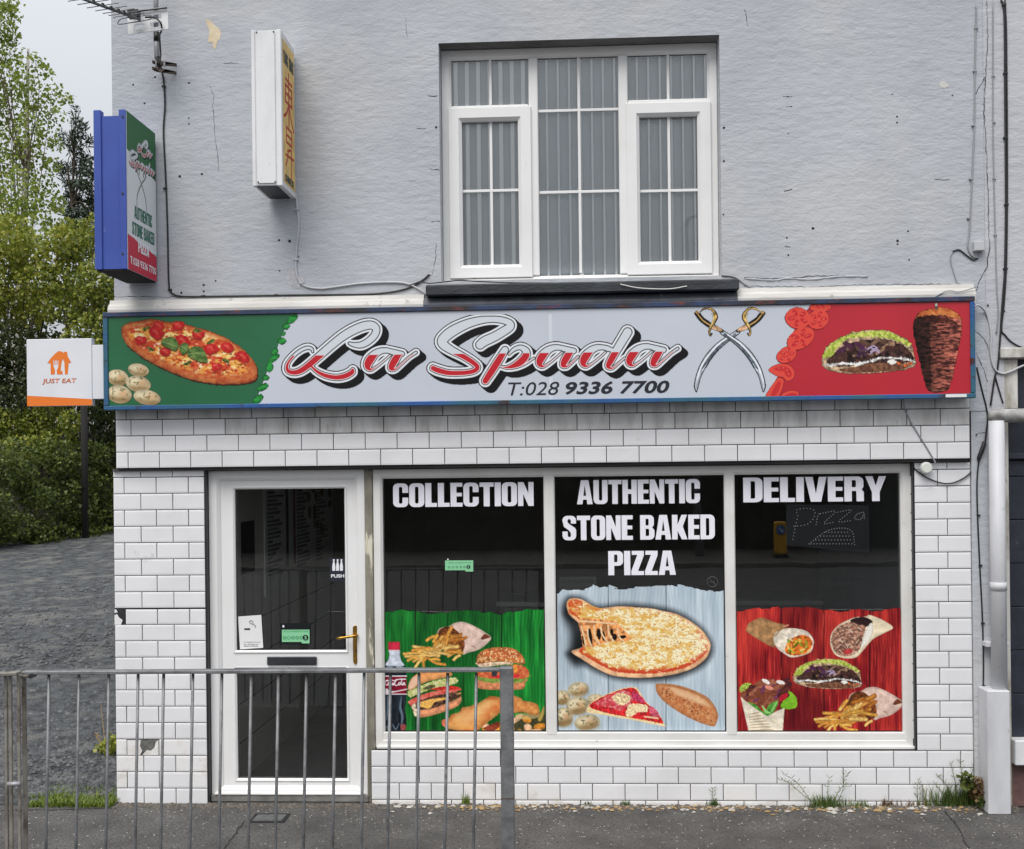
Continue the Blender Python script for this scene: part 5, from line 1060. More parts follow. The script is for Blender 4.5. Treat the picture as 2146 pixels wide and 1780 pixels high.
box('base_plate', xl_ + .006, xs_ - .008, yf_ + .014, YW - .021, zb_ - .004, zb_ + .0035, m_hole, prj)
box('wall_bracket', xl_ + .03, xs_ - .04, YW - .019, YW - .001, zb_ + .1, zt_ - .1, m_black, prj)
box('printed_face', xs_ - .0055, xs_, yf_ + .008, YW - .022, zb_ + .002, zt_ - .004, m_signwhite, prj)
for vv in (245, 406, 532): q = P(257, vv, yf_); MB().tube([(q[0], yf_ - .003, q[2]), (q[0], yf_ + .001, q[2])], .007, 8).build('screw', m_letter, prj)
xf = xs_ + .001
c = side_canvas(xf, yf_ + .009, YW - .023, zb_ + .003, zt_ - .005, 100, 290, .0032)
c.frame(0, 0, 1); c.poly([(-2, -2), (102, -2), (102, 94), (50, 84), (-2, 74)], (44, 104, 62), smooth=False); c.poly([(-2, 70), (102, 95), (102, 240), (60, 238), (-2, 225)], (220, 224, 228), smooth=False)
c.poly([(-2, 226), (20, 228), (48, 236), (70, 236), (102, 243), (102, 295), (-2, 295)], (196, 48, 72), smooth=False)
def stamp(c, u0, u1, cx, cy, w, rot):
    lu, lv, lrgb, la = LOGO; sc = (u1 - u0) / w; cs, sn = math.cos(R(rot)), math.sin(R(rot)); vc = 745 - ((u0 + u1) / 2 - 680) * .0112 - 4
    dx, dy = c.U - cx, c.V - cy; sx = (dx * cs + dy * sn) * sc + (u0 + u1) / 2; sy = (-dx * sn + dy * cs) * sc * .72 + vc
    iu = np.clip(np.searchsorted(lu, sx), 0, len(lu) - 1); iv = np.clip(np.searchsorted(lv, sy), 0, len(lv) - 1)
    ok = (sx > u0) & (sx < u1) & (sy > lv[0]) & (sy < lv[-1]); mk_ = la[iv, iu] * ok
    c.over((slice(None), slice(None)), mk_, lrgb[iv, iu])
stamp(c, 588, 884, 62, 46, 58, -4); stamp(c, 886, 1442, 52, 78, 98, -4)
c.frame(0, 0, 1)
for f in (1, -1):
    c.stroke([(48 + f * 17, 166, .8), (48 + f * 14, 142, 1.4), (48, 118, 1.6), (48 - f * 12, 104, 1.6), (48 - f * 15, 96, 2.2), (48 - f * 9, 92, 1.6), (48 - f * 7, 102, 1.4)], (120, 118, 110))
c.build('face_print', m_print, prj)
m_dgreen = M('dark_green_ink', lin(24, 104, 84), .5); m_wink = M('white_ink', lin(232, 234, 238), .5)
def sbox(u0, u1, v0, v1): f = lambda u: yf_ + .009 + u / 100 * (YW - .023 - yf_ - .009); g = lambda v: zt_ - .005 - v / 290 * (zt_ - .005 - zb_ - .003); return (f(u0), f(u1), g(v1), g(v0))
impact('face_lettering', 'AUTHENTIC', sbox(22, 84, 166, 190), side(xf + .001), m_dgreen, prj); impact('face_lettering', 'STONE BAKED', sbox(14, 92, 198, 222), side(xf + .001), m_dgreen, prj)
impact('face_lettering', 'PIZZA', sbox(34, 72, 228, 250), side(xf + .001), m_wink, prj); text('face_phone', 'T:028 9336 7700', sbox(6, 97, 264, 278), side(xf + .001), m_wink, prj, bold=.02)

# ------------------------------------------------------------------ old lightbox sign
xs2 = XX(617.5, 258, YW - .03); yf2 = depth_at(589.5, 230, xs2); zt2_ = ZZ(588, 62.5, yf2); zb2 = ZZ(590, 388, yf2); xl2 = XX(528, 230, yf2)
lbx = thing('lightbox_sign', 'old white lightbox sign with yellow face and red characters', 'sign', (xs2, yf2, zb2))
box('sign_case', xl2, xs2 - .004, yf2 + .006, YW - .03, zb2, zt2_, m_white_metal, lbx, .004)
box('front_panel', xl2 + .028, xs2 - .036, yf2 - .001, yf2 + .0055, zb2 + .012, zt2_ - .002, m_white_metal, lbx, .003)
box('corner_trim', xl2 - .002, xl2 + .022, yf2 + .0, yf2 + .03, zb2 - .004, zt2_ + .003, m_white_metal, lbx, .004); box('corner_trim', xs2 - .03, xs2 + .002, yf2 + .0, yf2 + .03, zb2 - .004, zt2_ + .003, m_white_metal, lbx, .004)
box('face_surround', xs2 - .0035, xs2 + .001, yf2 + .0305, YW - .031, zb2 - .002, zt2_ + .001, m_white_metal, lbx)
box('base_panel', xl2 + .02, xs2 - .03, yf2 + .02, YW - .032, zb2 - .003, zb2 - .0005, m_black, lbx)
box('wall_bracket', xl2 + .03, xs2 - .03, YW - .0295, YW - .001, zb2 + .1, zt2_ - .1, m_white_metal, lbx)
for xx_ in (xl2 + .034, xs2 - .042):
    for zz_ in (zb2 + .02, zt2_ - .012): MB().tube([(xx_, yf2 - .004, zz_), (xx_, yf2, zz_)], .005, 7).build('screw', m_letter, lbx)
yq0, yq1 = yf2 + .036, YW - .042; zq0, zq1 = zb2 + .03, zt2_ - .035
c = side_canvas(xs2 + .002, yq0, yq1, zq0, zq1, 100, 360, .003); c.frame(0, 0, 1)
c.poly([(-5, -5), (105, -5), (105, 365), (-5, 365)], (226, 192, 118), smooth=False, amp=.06, sc=30)
RD = (176, 56, 40)
for q in ([(50, 72), (50, 205)], [(25, 92), (78, 92)], [(22, 108), (22, 150)], [(78, 106), (76, 150)], [(22, 108), (78, 106)], [(22, 128), (76, 127)], [(22, 150), (76, 148)], [(48, 152), (30, 178), (8, 192)], [(52, 152), (70, 184), (92, 206)]): c.stroke([(x, y) for x, y in q], RD, w=4.0)
for q in ([(26, 214), (26, 252)], [(74, 214), (72, 252)], [(26, 214), (74, 213)], [(26, 233), (72, 232)], [(26, 252), (72, 250)], [(64, 262), (36, 272)], [(18, 286), (88, 280)], [(38, 270), (36, 290), (20, 312)], [(68, 262), (66, 334)]): c.stroke([(x, y) for x, y in q], RD, w=3.4)
c.build('face_print', m_print, lbx)
m_olive = M('olive_ink', lin(62, 70, 62), .6)
def s2(u0, u1, v0, v1): f = lambda u: yq0 + u / 100 * (yq1 - yq0); g = lambda v: zq1 - v / 360 * (zq1 - zq0); return (f(u0), f(u1), g(v1), g(v0))
impact('face_lettering', 'TUNG', s2(6, 46, 26, 58), side(xs2 + .003), m_olive, lbx); impact('face_lettering', 'SING', s2(54, 94, 26, 58), side(xs2 + .003), m_olive, lbx); impact('face_lettering', 'CHINESE', s2(12, 88, 336, 354), side(xs2 + .003), m_olive, lbx)

# ------------------------------------------------------------------ window lettering and posters
YV = YG - .0055
m_vinyl = M('white_vinyl', lin(242, 241, 248), .5, lin(234, 233, 242), 2.0)
def word(w, box_, lab, nm='window_lettering'):
    (u0, v0, u1, v1) = box_; a = P(u0, v1, YV); b = P(u1, v0, YV); zc = (ZZ(u0, v1, YV) + ZZ(u1, v1, YV)) / 2; zt = (ZZ(u0, v0, YV) + ZZ(u1, v0, YV)) / 2
    return impact(nm, w, (a[0], b[0], zc, zt), flat(YV), m_vinyl)
tag(word('COLLECTION', (824, 1012, 1118, 1062), ''), 'white window lettering reading COLLECTION', 'lettering', 'white vinyl words on the shop window')
au = thing('window_lettering', 'white three-line window lettering reading AUTHENTIC STONE BAKED PIZZA', 'lettering', (XX(1345, 1200, YV), YV, ZZ(1345, 1206, YV)), 'white vinyl words on the shop window')
for w_, b_ in (('AUTHENTIC', (1209.4, 1005.5, 1466.7, 1056)), ('STONE BAKED', (1179, 1080, 1497.7, 1131.5)), ('PIZZA', (1275, 1154.7, 1416, 1205.5))): attach(word(w_, b_, '', 'word'), au)
tag(word('DELIVERY', (1557.8, 999.7, 1857, 1051.8), ''), 'white window lettering reading DELIVERY', 'lettering', 'white vinyl words on the shop window')
YO = YG - .0048
def wood(c, cA, cB, planks, fx, fy, gap=(20, 30, 20), gw=5, bv=.36):
    X, Y = c.X, c.Y; full = (slice(None), slice(None))
    edges = [-1e5] + planks + [1e5]; pid = np.zeros(X.shape, int); off = np.zeros(X.shape); br = np.ones(X.shape)
    for i, (a, b) in enumerate(zip(edges[:-1], edges[1:])):
        mm = (X >= a) & (X < b); off[mm] = i * 137.0; br[mm] = 1 - bv / 2 + bv * random.Random(i * 7 + int(fx)).random()
    n = fbm(X / fx + off, (Y + off * 3) / fy, 4, 4); w = fbm(X / (fx * .3) + off, Y / (fy * 1.4), 9, 3)
    ring = .5 + .5 * np.sin((X / fx * 1.5 + 2.2 * fbm(X / (fx * 7) + off, Y / (fy * 1.1), 13, 2)) * 6.28)
    t = np.clip((.5 * n + .28 * w + .10 * ring + .12 * fbm(X / 300 + off, Y / 260, 21, 2) - .5) * 2.0 + .5, 0, 1)[..., None]
    col = (np.array(cA) * (1 - t) + np.array(cB) * t) * br[..., None]
    c.rgb[:] = np.clip(col, 0, 255)
    for g_ in planks: c.over(full, ss(gw + c.aa, gw - c.aa, np.abs(X - g_)), gap)
def ragged(c, base, amp, L, seed):
    X, Y = c.X, c.Y
    top = base + amp * (fbm(X / L, X * 0, seed, 4) - .5) * 3 + amp * 1.1 * (fbm(X / (L * .22) + Y * .01, Y / (L * .07), seed + 3, 3) - .5)
    c.a[:] = (Y > top).astype(float); return c.a.copy()
def poster(gx, frame, base, amp, L, seed):
    z1 = ZZ((gx[2] + gx[3]) / 2, frame[1] + (base - 90) / frame[2], YO)
    c = plane_canvas(gx[0] + .008, gx[1] - .008, GZ0 + .008, z1, YO, .0033); c.frame(*frame); return c
c = poster((*GX[0], 803, 1142), (790, 1280, 5.8333), 22, 26, 260, 3); wood(c, (6, 70, 24), (40, 156, 58), [468, 1525], 60, 420, (10, 30, 12), 7); al = ragged(c, 16, 48, 420, 3)
fries_bag(c); cola_bottle(c); burger_double(c); burger_sesame(c); fish_and_chips(c); c.a = al
tag(c.build('window_poster', m_print, None), 'green wood-plank poster with fries, burgers and cola bottle', 'poster', 'food posters on the shop window')
c = poster((*GX[1], 1165, 1519), (1130, 1220, 5.122), 80, 34, 240, 5); wood(c, (160, 178, 190), (212, 224, 232), [742, 1362], 60, 420, (84, 98, 108), 4.5, .06); al = ragged(c, 72, 56, 330, 5)
pizza_cheese(c)
for i, (x, y, a, b) in enumerate(((600, 1260, 90, 60), (420, 1150, 115, 75), (250, 1240, 85, 80), (260, 1450, 105, 105), (410, 1325, 120, 100), (515, 1505, 140, 82))): dough_ball(c, x, y, a, b, 60 + i, -8)
pizza_slice(c); bread(c); c.a = al
tag(c.build('window_poster', m_print, None), 'pale blue wood-plank poster with large cheese pizza', 'poster', 'food posters on the shop window')
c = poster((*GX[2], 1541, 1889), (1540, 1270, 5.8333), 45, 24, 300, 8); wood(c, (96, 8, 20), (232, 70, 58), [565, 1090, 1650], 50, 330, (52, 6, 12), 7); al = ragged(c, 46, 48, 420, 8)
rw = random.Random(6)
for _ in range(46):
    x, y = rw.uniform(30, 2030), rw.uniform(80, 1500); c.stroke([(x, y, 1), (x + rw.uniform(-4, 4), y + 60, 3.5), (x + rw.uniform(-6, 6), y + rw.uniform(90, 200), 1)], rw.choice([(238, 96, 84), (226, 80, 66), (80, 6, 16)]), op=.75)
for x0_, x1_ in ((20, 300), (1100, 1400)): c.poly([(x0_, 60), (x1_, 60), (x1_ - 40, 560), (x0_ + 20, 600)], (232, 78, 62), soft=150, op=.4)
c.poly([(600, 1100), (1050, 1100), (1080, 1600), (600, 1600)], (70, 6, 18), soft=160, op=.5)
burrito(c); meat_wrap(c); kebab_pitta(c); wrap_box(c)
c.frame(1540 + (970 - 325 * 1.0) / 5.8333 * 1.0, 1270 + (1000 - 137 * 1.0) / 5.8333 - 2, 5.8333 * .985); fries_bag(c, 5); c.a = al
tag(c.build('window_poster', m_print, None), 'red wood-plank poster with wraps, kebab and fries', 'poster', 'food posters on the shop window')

# ------------------------------------------------------------------ stickers
m_hyg = M('sticker_green', lin(138, 206, 158), .4); m_hygdark = M('sticker_black', lin(16, 22, 22), .35); m_hygmid = M('sticker_midgreen', lin(84, 158, 112), .5)
def hygiene(u0, v0, u1, v1, y, lab, black):
    a = P(u0, v1, y); b = P(u1, v0, y); w = b[0] - a[0]; h = b[2] - a[2]; f = lambda s, t: (a[0] + s * w, a[2] + t * h)
    t_ = thing('hygiene_sticker', lab, 'sticker', (a[0] + w / 2, y, a[2]), 'green food hygiene rating stickers')
    if black: box('sticker_back', a[0], b[0], y - .0006, y + .0004, a[2], b[2], m_hygdark, t_)
    q = [f(.05, .12), f(.70, .12), f(.70, .05), f(.96, .05), f(.96, .70), f(.05, .70)] if black else [f(0, .1), f(.72, .1), f(.72, 0), f(1, 0), f(1, .78), f(0, .78)]
    mesh('rating_panel', [(x, y - .0014, z) for x, z in q], [tuple(range(6))], m_hyg, t_)
    x0, z0 = f(.1, .58); x1, z1 = f(.92, .66); text('title', 'FOOD HYGIENE RATING', (x0, x1, z0, z1), flat(y - .002), m_hygmid, t_, bold=.02)
    for i in range(6):
        x, z = f(.14 + .138 * i, .32); r = h * (.14 if i == 5 else .09); k = 12
        mesh('rating_disc', [(x + r * math.cos(6.283 * j / k), y - .0022, z + r * math.sin(6.283 * j / k)) for j in range(k)], [tuple(range(k))], m_hygdark if i == 5 else m_hygmid, t_)
        text('digit', str(i), (x - r * .4, x + r * .4, z - r * .6, z + r * .6), flat(y - .0028), m_hyg, t_, bold=.02)
    x, z = f(.1, .86); k = 10
    mesh('crest', [(x + h * .05 * math.cos(6.283 * j / k), y - .0016, z + h * .06 * math.sin(6.283 * j / k)) for j in range(k)], [tuple(range(k))], m_wink, t_)
hygiene(588, 1306.5, 651, 1351, YDG - .001, 'green hygiene rating sticker on black card, on the door', True)
hygiene(933, 1168, 991.5, 1198.5, YG - .001, 'green hygiene rating sticker on the pane reading COLLECTION', False)
ns = thing('no_smoking_notice', 'white no-smoking notice stuck askew on the door glass', 'notice', (XX(525, 1361, YDG), YDG - .001, ZZ(525, 1361, YDG)))
q = [P(u, v, YDG - .001) for u, v in ((503, 1361), (551.5, 1358), (547.5, 1289), (499, 1292.5))]; o = MB(); o.add([tuple(p) for p in q] + [tuple(p + np.array([0, .0006, 0])) for p in q], [(0, 1, 2, 3), (7, 6, 5, 4), (0, 4, 5, 1), (1, 5, 6, 2), (2, 6, 7, 3), (3, 7, 4, 0)]); o.build('paper', m_upvc, ns)
yn = YDG - .0022; a = P(512, 1320.5, yn); b = P(524, 1317, yn); box('cigarette_symbol', a[0], b[0], yn, yn + .0004, a[2], b[2], m_ink, ns)
sm = [P(420 + x / 3.484, 940 + y / 3.484, yn) for x, y in ((400, 1310), (402, 1295), (385, 1285), (362, 1275), (360, 1262), (378, 1260), (385, 1280))]; MB().tube(smoothpath(sm, 4), .0016, 5).build('smoke_symbol', m_ink, ns)
for s_, v in (('It is against the law', 1346.5), ('to smoke in', 1351), ('these premises', 1355)): a = P(511, v + 1.6, yn); b = P(546 if 'law' in s_ else 541, v - 1.8, yn); text('notice_text', s_, (a[0], b[0], a[2], b[2]), flat(yn), m_ink, ns)
ps = thing('push_sticker', 'small push sticker with three white bottles on the door', 'sticker', (XX(708, 1215, YDG), YDG - .001, ZZ(708, 1215, YDG)))
a = P(691, 1217, YDG - .001); b = P(724, 1170, YDG - .001); box('sticker_back', a[0], b[0], YDG - .0012, YDG - .0004, a[2], b[2], M('sticker_navy', lin(36, 38, 52), .4), ps)
for u in (699.5, 707.5, 715.5):
    bp_ = [(-3, 0), (3, 0), (3.3, 8), (2.6, 14), (1.4, 18), (1.4, 22), (2, 22), (2, 24), (-2, 24), (-2, 22), (-1.4, 22), (-1.4, 18), (-2.6, 14), (-3.3, 8)]
    mesh('bottle_symbol', [tuple(P(u + x, 1196.5 - y, YDG - .002)) for x, y in bp_], [tuple(range(len(bp_)))], m_wink, ps)
a = P(694, 1211, YDG); b = P(721.5, 1203.5, YDG); text('lettering', 'PUSH', (a[0], b[0], a[2], b[2]), flat(YDG - .002), m_wink, ps, bold=.03)

# ------------------------------------------------------------------ menu board and poster inside, LED sign behind the glass
mb_ = thing('menu_board', 'long white menu board on the inside wall seen through the door', 'menu board', (LXI, 2.2, 1.2))
box('board', LXI + .002, LXI + .012, 1.22, 3.66, 1.2, 2.3, M('board_white', lin(230, 232, 232), .6), mb_)
c = side_canvas(LXI + .0135, 1.23, 3.65, 1.21, 2.29, 240, 108, .012); c.frame(0, 0, 1); c.poly([(-5, -5), (245, -5), (245, 115), (-5, 115)], (230, 232, 232), smooth=False)
rnd = random.Random(3)
for col in (4, 96, 168):
    for i in range(30): c.stroke([(col + 2, 4 + i * 3.1), (col + rnd.uniform(14, 50), 4 + i * 3.1)], (44, 44, 46), w=.7)
c.poly([(62, -2), (70, -2), (70, 92), (62, 92)], (20, 18, 20), smooth=False); c.poly([(86, -2), (93, -2), (93, 92), (86, 92)], (110, 22, 26), smooth=False)
for i in range(14): c.ell(140 + rnd.uniform(0, 90), 20 + rnd.uniform(0, 50), rnd.uniform(4, 9), rnd.uniform(3, 7), rnd.choice([(96, 66, 30), (90, 40, 26), (120, 90, 40)]), op=.8)
c.build('board_print', m_print_matt, mb_)
cp = thing('inside_notice', 'tall black notice on the inside wall seen through the door', 'notice', (LXI, .9, 1.5)); box('notice_board', LXI + .002, LXI + .008, .62, .95, 1.42, 1.78, m_black, cp)
fa = P(1140 + 98 / 2.81, 960 + 738 / 2.81, YG + .03); fb = P(1140 + 290 / 2.81, 960 + 718 / 2.81, YG + .03)
fal = thing('allergy_notice', 'dim food allergy notice behind the centre pane', 'notice', (fa[0], YG + .03, fa[2])); box('card', fa[0] - .01, fb[0] + .02, YG + .031, YG + .034, fa[2] - .06, fb[2] + .02, M('grey_card', lin(90, 90, 88), .7), fal)
text('notice_text', 'FOOD ALLERGIES', (fa[0], fb[0], fa[2], fb[2]), flat(YG + .030), m_ink, fal, bold=.02)
nsx = P(1140 + 992 / 2.81, 960 + 730 / 2.81, YG - .001); nsk = thing('no_smoking_sticker', 'round no-smoking sticker low on the right of the centre pane', 'sticker', (nsx[0], YG - .001, nsx[2]))
m_dimink = M('dim_ink', lin(70, 70, 68), .6)
MB().tube([(nsx[0] + .033 * math.cos(6.283 * i / 20), YG - .0012, nsx[2] + .033 * math.sin(6.283 * i / 20)) for i in range(21)], .0028, 5).build('ring', m_dimink, nsk); MB().tube([(nsx[0] - .023, YG - .0012, nsx[2] + .023), (nsx[0] + .023, YG - .0012, nsx[2] - .023)], .0026, 5).build('bar', m_dimink, nsk); box('cigarette', nsx[0] - .02, nsx[0] + .016, YG - .0014, YG - .0004, nsx[2] - .004, nsx[2] + .002, m_dimink, nsk)
led = thing('led_sign', 'unlit dotted LED sign shaped as pizza, hanging behind the glass', 'LED sign', (XX(1745, 1160, YG + .12), YG + .12, ZZ(1745, 1150, YG + .12)))
def zl(x, y): return P(1510 + x / 2.7222, 960 + y / 2.7222, YG + .10)
q = [zl(375, 500), zl(850, 540), zl(845, 270), zl(375, 262)]
MB().add([tuple(p) for p in q] + [tuple(p + np.array([0, .012, 0])) for p in q], [(0, 1, 2, 3), (7, 6, 5, 4), (0, 4, 5, 1), (1, 5, 6, 2), (2, 6, 7, 3), (3, 7, 4, 0)]).build('panel', M('led_panel', lin(46, 50, 54), .5), led)
m_led = M('led_dot', lin(250, 250, 250), .4)
def dots(path, n):
    path = smoothpath([(x, y) for x, y in path], 6); d = [0]
    for a, b in zip(path[:-1], path[1:]): d.append(d[-1] + float(np.linalg.norm(b - a)))
    return [(float(np.interp(t, d, [p[0] for p in path])), float(np.interp(t, d, [p[1] for p in path]))) for t in np.linspace(0, d[-1], n)]
D_ = dots([(413, 465), (425, 400), (440, 330), (430, 300), (480, 288), (535, 300), (530, 345), (490, 380), (420, 390)], 24) + dots([(545, 380), (552, 340), (562, 320)], 5) + dots([(570, 318), (655, 305), (590, 372), (640, 368)], 16) + dots([(668, 310), (745, 298), (675, 362), (740, 358)], 16) + dots([(815, 310), (780, 320), (765, 345), (800, 350), (818, 320), (820, 345)], 14)
D_ += dots([(505, 490), (600, 420), (690, 400), (750, 420), (765, 495)], 24)
for r_ in range(4): D_ += [(515 + r_ * 28 + i * 18, 490 - r_ * 22) for i in range(14 - r_ * 2)]
lm = MB()
for x, y in D_:
    p = zl(x, y); r_ = .0035; k = 6; lm.add([(p[0] + r_ * math.cos(6.283 * j / k), p[1] - .0015, p[2] + r_ * math.sin(6.283 * j / k)) for j in range(k)], [tuple(range(k))])
lo = lm.build('led_dots', m_led, led); lo['kind'] = 'stuff'
# ------------------------------------------------------------------ neighbouring building
NX0 = BX1 + .002; NX1 = NX0 + 5.0; YN = YW + .004
nb = thing('neighbour_building', 'grey rendered neighbouring building with dark boarded shopfront, right edge', 'building', (NX0 + 2.5, 4, 0))
sx0 = XX(2106, 900, YN); sz1 = ZZ(2125, 733, YN)
wall_n = wall_with_hole('wall', NX0, NX1, -.05, WALLTOP, (sx0, NX1 - .6, .0, sz1), YN, .25, m_render2, nb)
wl_ = MB(); wl_.box(RX1 + .001, NX0 - .0005, YN, YP + .2, -.05, 2.449); wl_.build('pier_wall', m_render, bld)
m_oldwood = M('peeling_white_wood', lin(206, 204, 198), .7, lin(150, 144, 132), 7.0, stretch=(1, 1, .4), ramp=(.45, .65), col3=lin(60, 54, 46), n3=(11.0, (.6, .68)), st3=(2, 1, .4), bump=.5, bscale=24)
m_navy = M('flaking_navy_paint', lin(34, 38, 50), .5, lin(48, 52, 64), 7.0, ramp=(.45, .7), col3=lin(150, 150, 152), n3=(15.0, (.7, .76)), st3=(2.2, 1, .3), bump=.25, bscale=20)
m_brownstone = M('brown_brick_paint', lin(122, 92, 88), .85, lin(88, 66, 64), 6.0, bump=.4, bscale=24)
def zn(x, y, yy): return P(1880 + x / 3.485, 600 + y / 3.485, yy)
yb_ = YN + .04
box('shopfront_head', sx0 - .03, NX1 - .6, YN - .03, YN + .12, sz1 - .055, sz1 + .01, m_oldwood, nb, .006)
box('shopfront_post', sx0 - .005, zn(868, 700, yb_)[0], YN + .005, YN + .12, ZZ(2120, 858, yb_), sz1 - .056, m_oldwood, nb, .005)
box('dark_post', sx0 - .003, zn(800, 1200, yb_)[0], YN + .006, YN + .12, .0, ZZ(2120, 860, yb_), m_oldwood, nb, .004)
px = zn(800, 1200, yb_)[0] + .001
box('fascia_board', zn(870, 700, yb_)[0] + .001, NX1 - .61, YN + .06, YN + .1, ZZ(2120, 860, yb_), sz1 - .056, m_navy, nb)
zt0, zt1 = ZZ(2125, 963, yb_), ZZ(2125, 950, yb_)
box('transom_light', px, NX1 - .61, YN + .07, YN + .1, zt1 + .001, ZZ(2120, 861, yb_), m_navy, nb)
box('transom_bar', px, NX1 - .61, YN + .01, YN + .1, zt0, zt1, m_navy, nb, .006)
zs1, zs0 = ZZ(2130, 1546, yb_), ZZ(2130, 1598, yb_)
zz = zs1 + .003; k = 0
while zz < zt0 - .05:
    z2 = min(zz + .27, zt0 - .002); box('shutter_board', px, NX1 - .61, YN + .05 + .002 * (k % 2), YN + .09, zz, z2 - .004, m_navy, nb, .003); zz = z2; k += 1
box('sill', px - .0, NX1 - .61, YN - .045, YN + .1, zs0, zs1, m_white_metal, nb, .006)
box('stall_riser', px, NX1 - .61, YN + .02, YN + .1, .0, zs0 - .002, m_brownstone, nb)
shn = MB(); shn.box(NX1 - .28, NX1, YN + .251, 8.2, 0, WALLTOP); shn.box(NX0, NX1, 8.0, 8.2, 0, WALLTOP); shn.box(NX0, NX1, YN + .3, 8, WALLTOP - .1, WALLTOP); shn.build('shell_wall', m_render2, nb)
rn = MB(); rn.add([(NX0, -.2, WALLTOP + .01), (NX1, -.2, WALLTOP + .01), (NX1, 4.1, WALLTOP + 2.61), (NX0, 4.1, WALLTOP + 2.61), (NX0, 8.4, WALLTOP + .01), (NX1, 8.4, WALLTOP + .01)], [(0, 1, 2, 3), (3, 2, 5, 4), (0, 3, 4), (1, 5, 2)]); rn.build('roof', m_roof, nb)
crack([(2042, 200), (2066, 160), (2062, 230), (2068, 330), (2072, 460), (2074, 520), (2068, 560), (2052, 590), (2044, 612)], .005)
crack([(2068, 0), (2070, 90), (2064, 180)], .004); crack([(2040, 690), (2062, 710), (2075, 735), (2078, 760)], .004); crack([(2044, 910), (2066, 906)], .004, y=YN, par=bld)
crack([(2046, 740), (2062, 775), (2070, 800)], .005)

# ------------------------------------------------------------------ drainpipe
m_pipe = M('painted_pipe', lin(206, 207, 210), .5, lin(186, 187, 190), 5.0, stretch=(1, 1, .3), ramp=(.4, .7), col3=lin(130, 128, 124), n3=(14.0, (.66, .8)))
m_pipedirty = M('dirty_pipe', lin(170, 170, 168), .6, lin(110, 108, 104), 9.0, ramp=(.4, .65))
YD2 = -.06
pipe = thing('drainpipe', 'white painted drainpipe with square boxed foot at building corner', 'drainpipe', (XX(2090, 1700, YD2), YD2, 0))
pxm = (XX(2084, 900, YD2) + XX(2099, 1430, YD2)) / 2; pzt = ZZ(2085, 872, YD2)
MB().tube([(pxm, YD2, .7), (pxm, YD2, pzt - .03)], .046, 16).build('pipe', m_pipe, pipe, smooth=True)
MB().tube([(pxm - .047, YD2, pzt), (pxm - .04, YD2, pzt), (pxm - .02, YD2, pzt), (pxm, YD2, pzt), (pxm + 3.0, YD2, pzt + .02)], [.018, .03, .040, .042, .042], 16).build('branch_pipe', m_pipedirty, pipe, smooth=True)
bx0, bx1 = XX(2069, 1570, YD2 - .06), XX(2117, 1570, YD2 - .06)
box('boxed_foot', bx0, bx1, YD2 - .07, YN - .002, .0, ZZ(2095, 1448, YD2 - .07), m_pipe, pipe, .006)
for zz in (1.35,): MB().tube([(pxm, YD2, zz), (pxm, YD2, zz + .05)], .050, 16).build('pipe_collar', m_pipe, pipe, smooth=True)
box('pipe_clip', pxm - .07, pxm + .07, YD2 + .02, YN - .001, 1.0, 1.03, m_pipe, pipe, .003)

# ------------------------------------------------------------------ cables
m_cblack = M('black_cable', lin(34, 34, 36), .5); m_cgrey = M('grey_cable', lin(188, 189, 192), .5); m_cdark = M('painted_cable', lin(150, 151, 155), .6)
m_cwhite = M('white_cable', lin(216, 214, 208), .5)
def cable(uv, r, mat, lab, y=YW, off=None, clips=()):
    off = off if off is not None else r + .001; pts = []
    for q in uv: pts.append(P(q[0], q[1], (q[2] if len(q) > 2 else y) - off))
    path = smoothpath(pts, 6)
    if clips:
        b = path[-1]; t = thing('cable', lab, 'cable', (b[0], b[1], b[2])); MB().tube(path, r, 6).build('sheath', mat, t, smooth=True)
        for u, v in clips:
            p = P(u, v, y); box('cable_clip', p[0] - r * 2.2, p[0] + r * 2.2, y - 2.6 * r, y - .0005, p[2] - .005, p[2] + .005, mat, t, .001)
        return t
    return tag(MB().tube(path, r, 6).build('cable', mat, None, smooth=True), lab, 'cable')
cable([(333, 127), (342, 165), (345.5, 220), (342.5, 276), (347, 367), (351, 478), (353.5, 590), (358, 612), (372, 620), (400, 622), (478, 621), (600, 619), (700, 618), (790, 616), (850, 606), (885, 588), (900, 575)], .0056, m_cblack, 'black aerial cable clipped down the wall and along above the fascia', clips=((344, 182), (347, 396), (357, 608), (427, 621), (580, 619)))
cable([(620, 405), (622, 430), (626, 470), (622, 520), (620, 560), (625, 585), (640, 600), (670, 605), (700, 602), (760, 594), (830, 592), (862, 598), (895, 618), (920, 640)], .0062, m_cgrey, 'pale grey cable dropping from the old lightbox sign', clips=((623, 440), (621, 545), (632, 594)))
cable([(858, 598), (880, 592), (905, 594), (960, 588), (1000, 590), (1080, 593), (1200, 594), (1240, 600)], .004, m_cblack, 'thin black cable lying along the back of the sill', y=-.02)
cable([(1300, 596), (1340, 604), (1400, 606), (1440, 600)], .0035, m_cwhite, 'short pale wire lying on the black sill', y=-.095)
cable([(1512, 577), (1540, 581), (1565, 598), (1610, 618), (1664, 629)], .0045, m_cdark, 'grey wire running from window sill to the fascia, right side', y=YW)
cable([(2046, 10), (2045, 60), (2043, 150), (2042, 260), (2037, 380), (2032, 480), (2028, 515), (2036, 535), (2048, 540), (2056, 528)], .005, m_cdark, 'paired grey cable down the right wall into the junction box', clips=((2045, 60), (2042, 150), (2039, 264), (2034, 376), (2029, 458)))
cable([(2081, 0), (2081, 160), (2081, 260), (2083, 380), (2086, 500), (2089, 602), (2092, 655), (2088, 700)], .0042, m_cdark, 'pale painted cable between the crack and the thick black cables', y=YN, clips=((2081, 160), (2082, 257), (2083, 375), (2085, 493)))
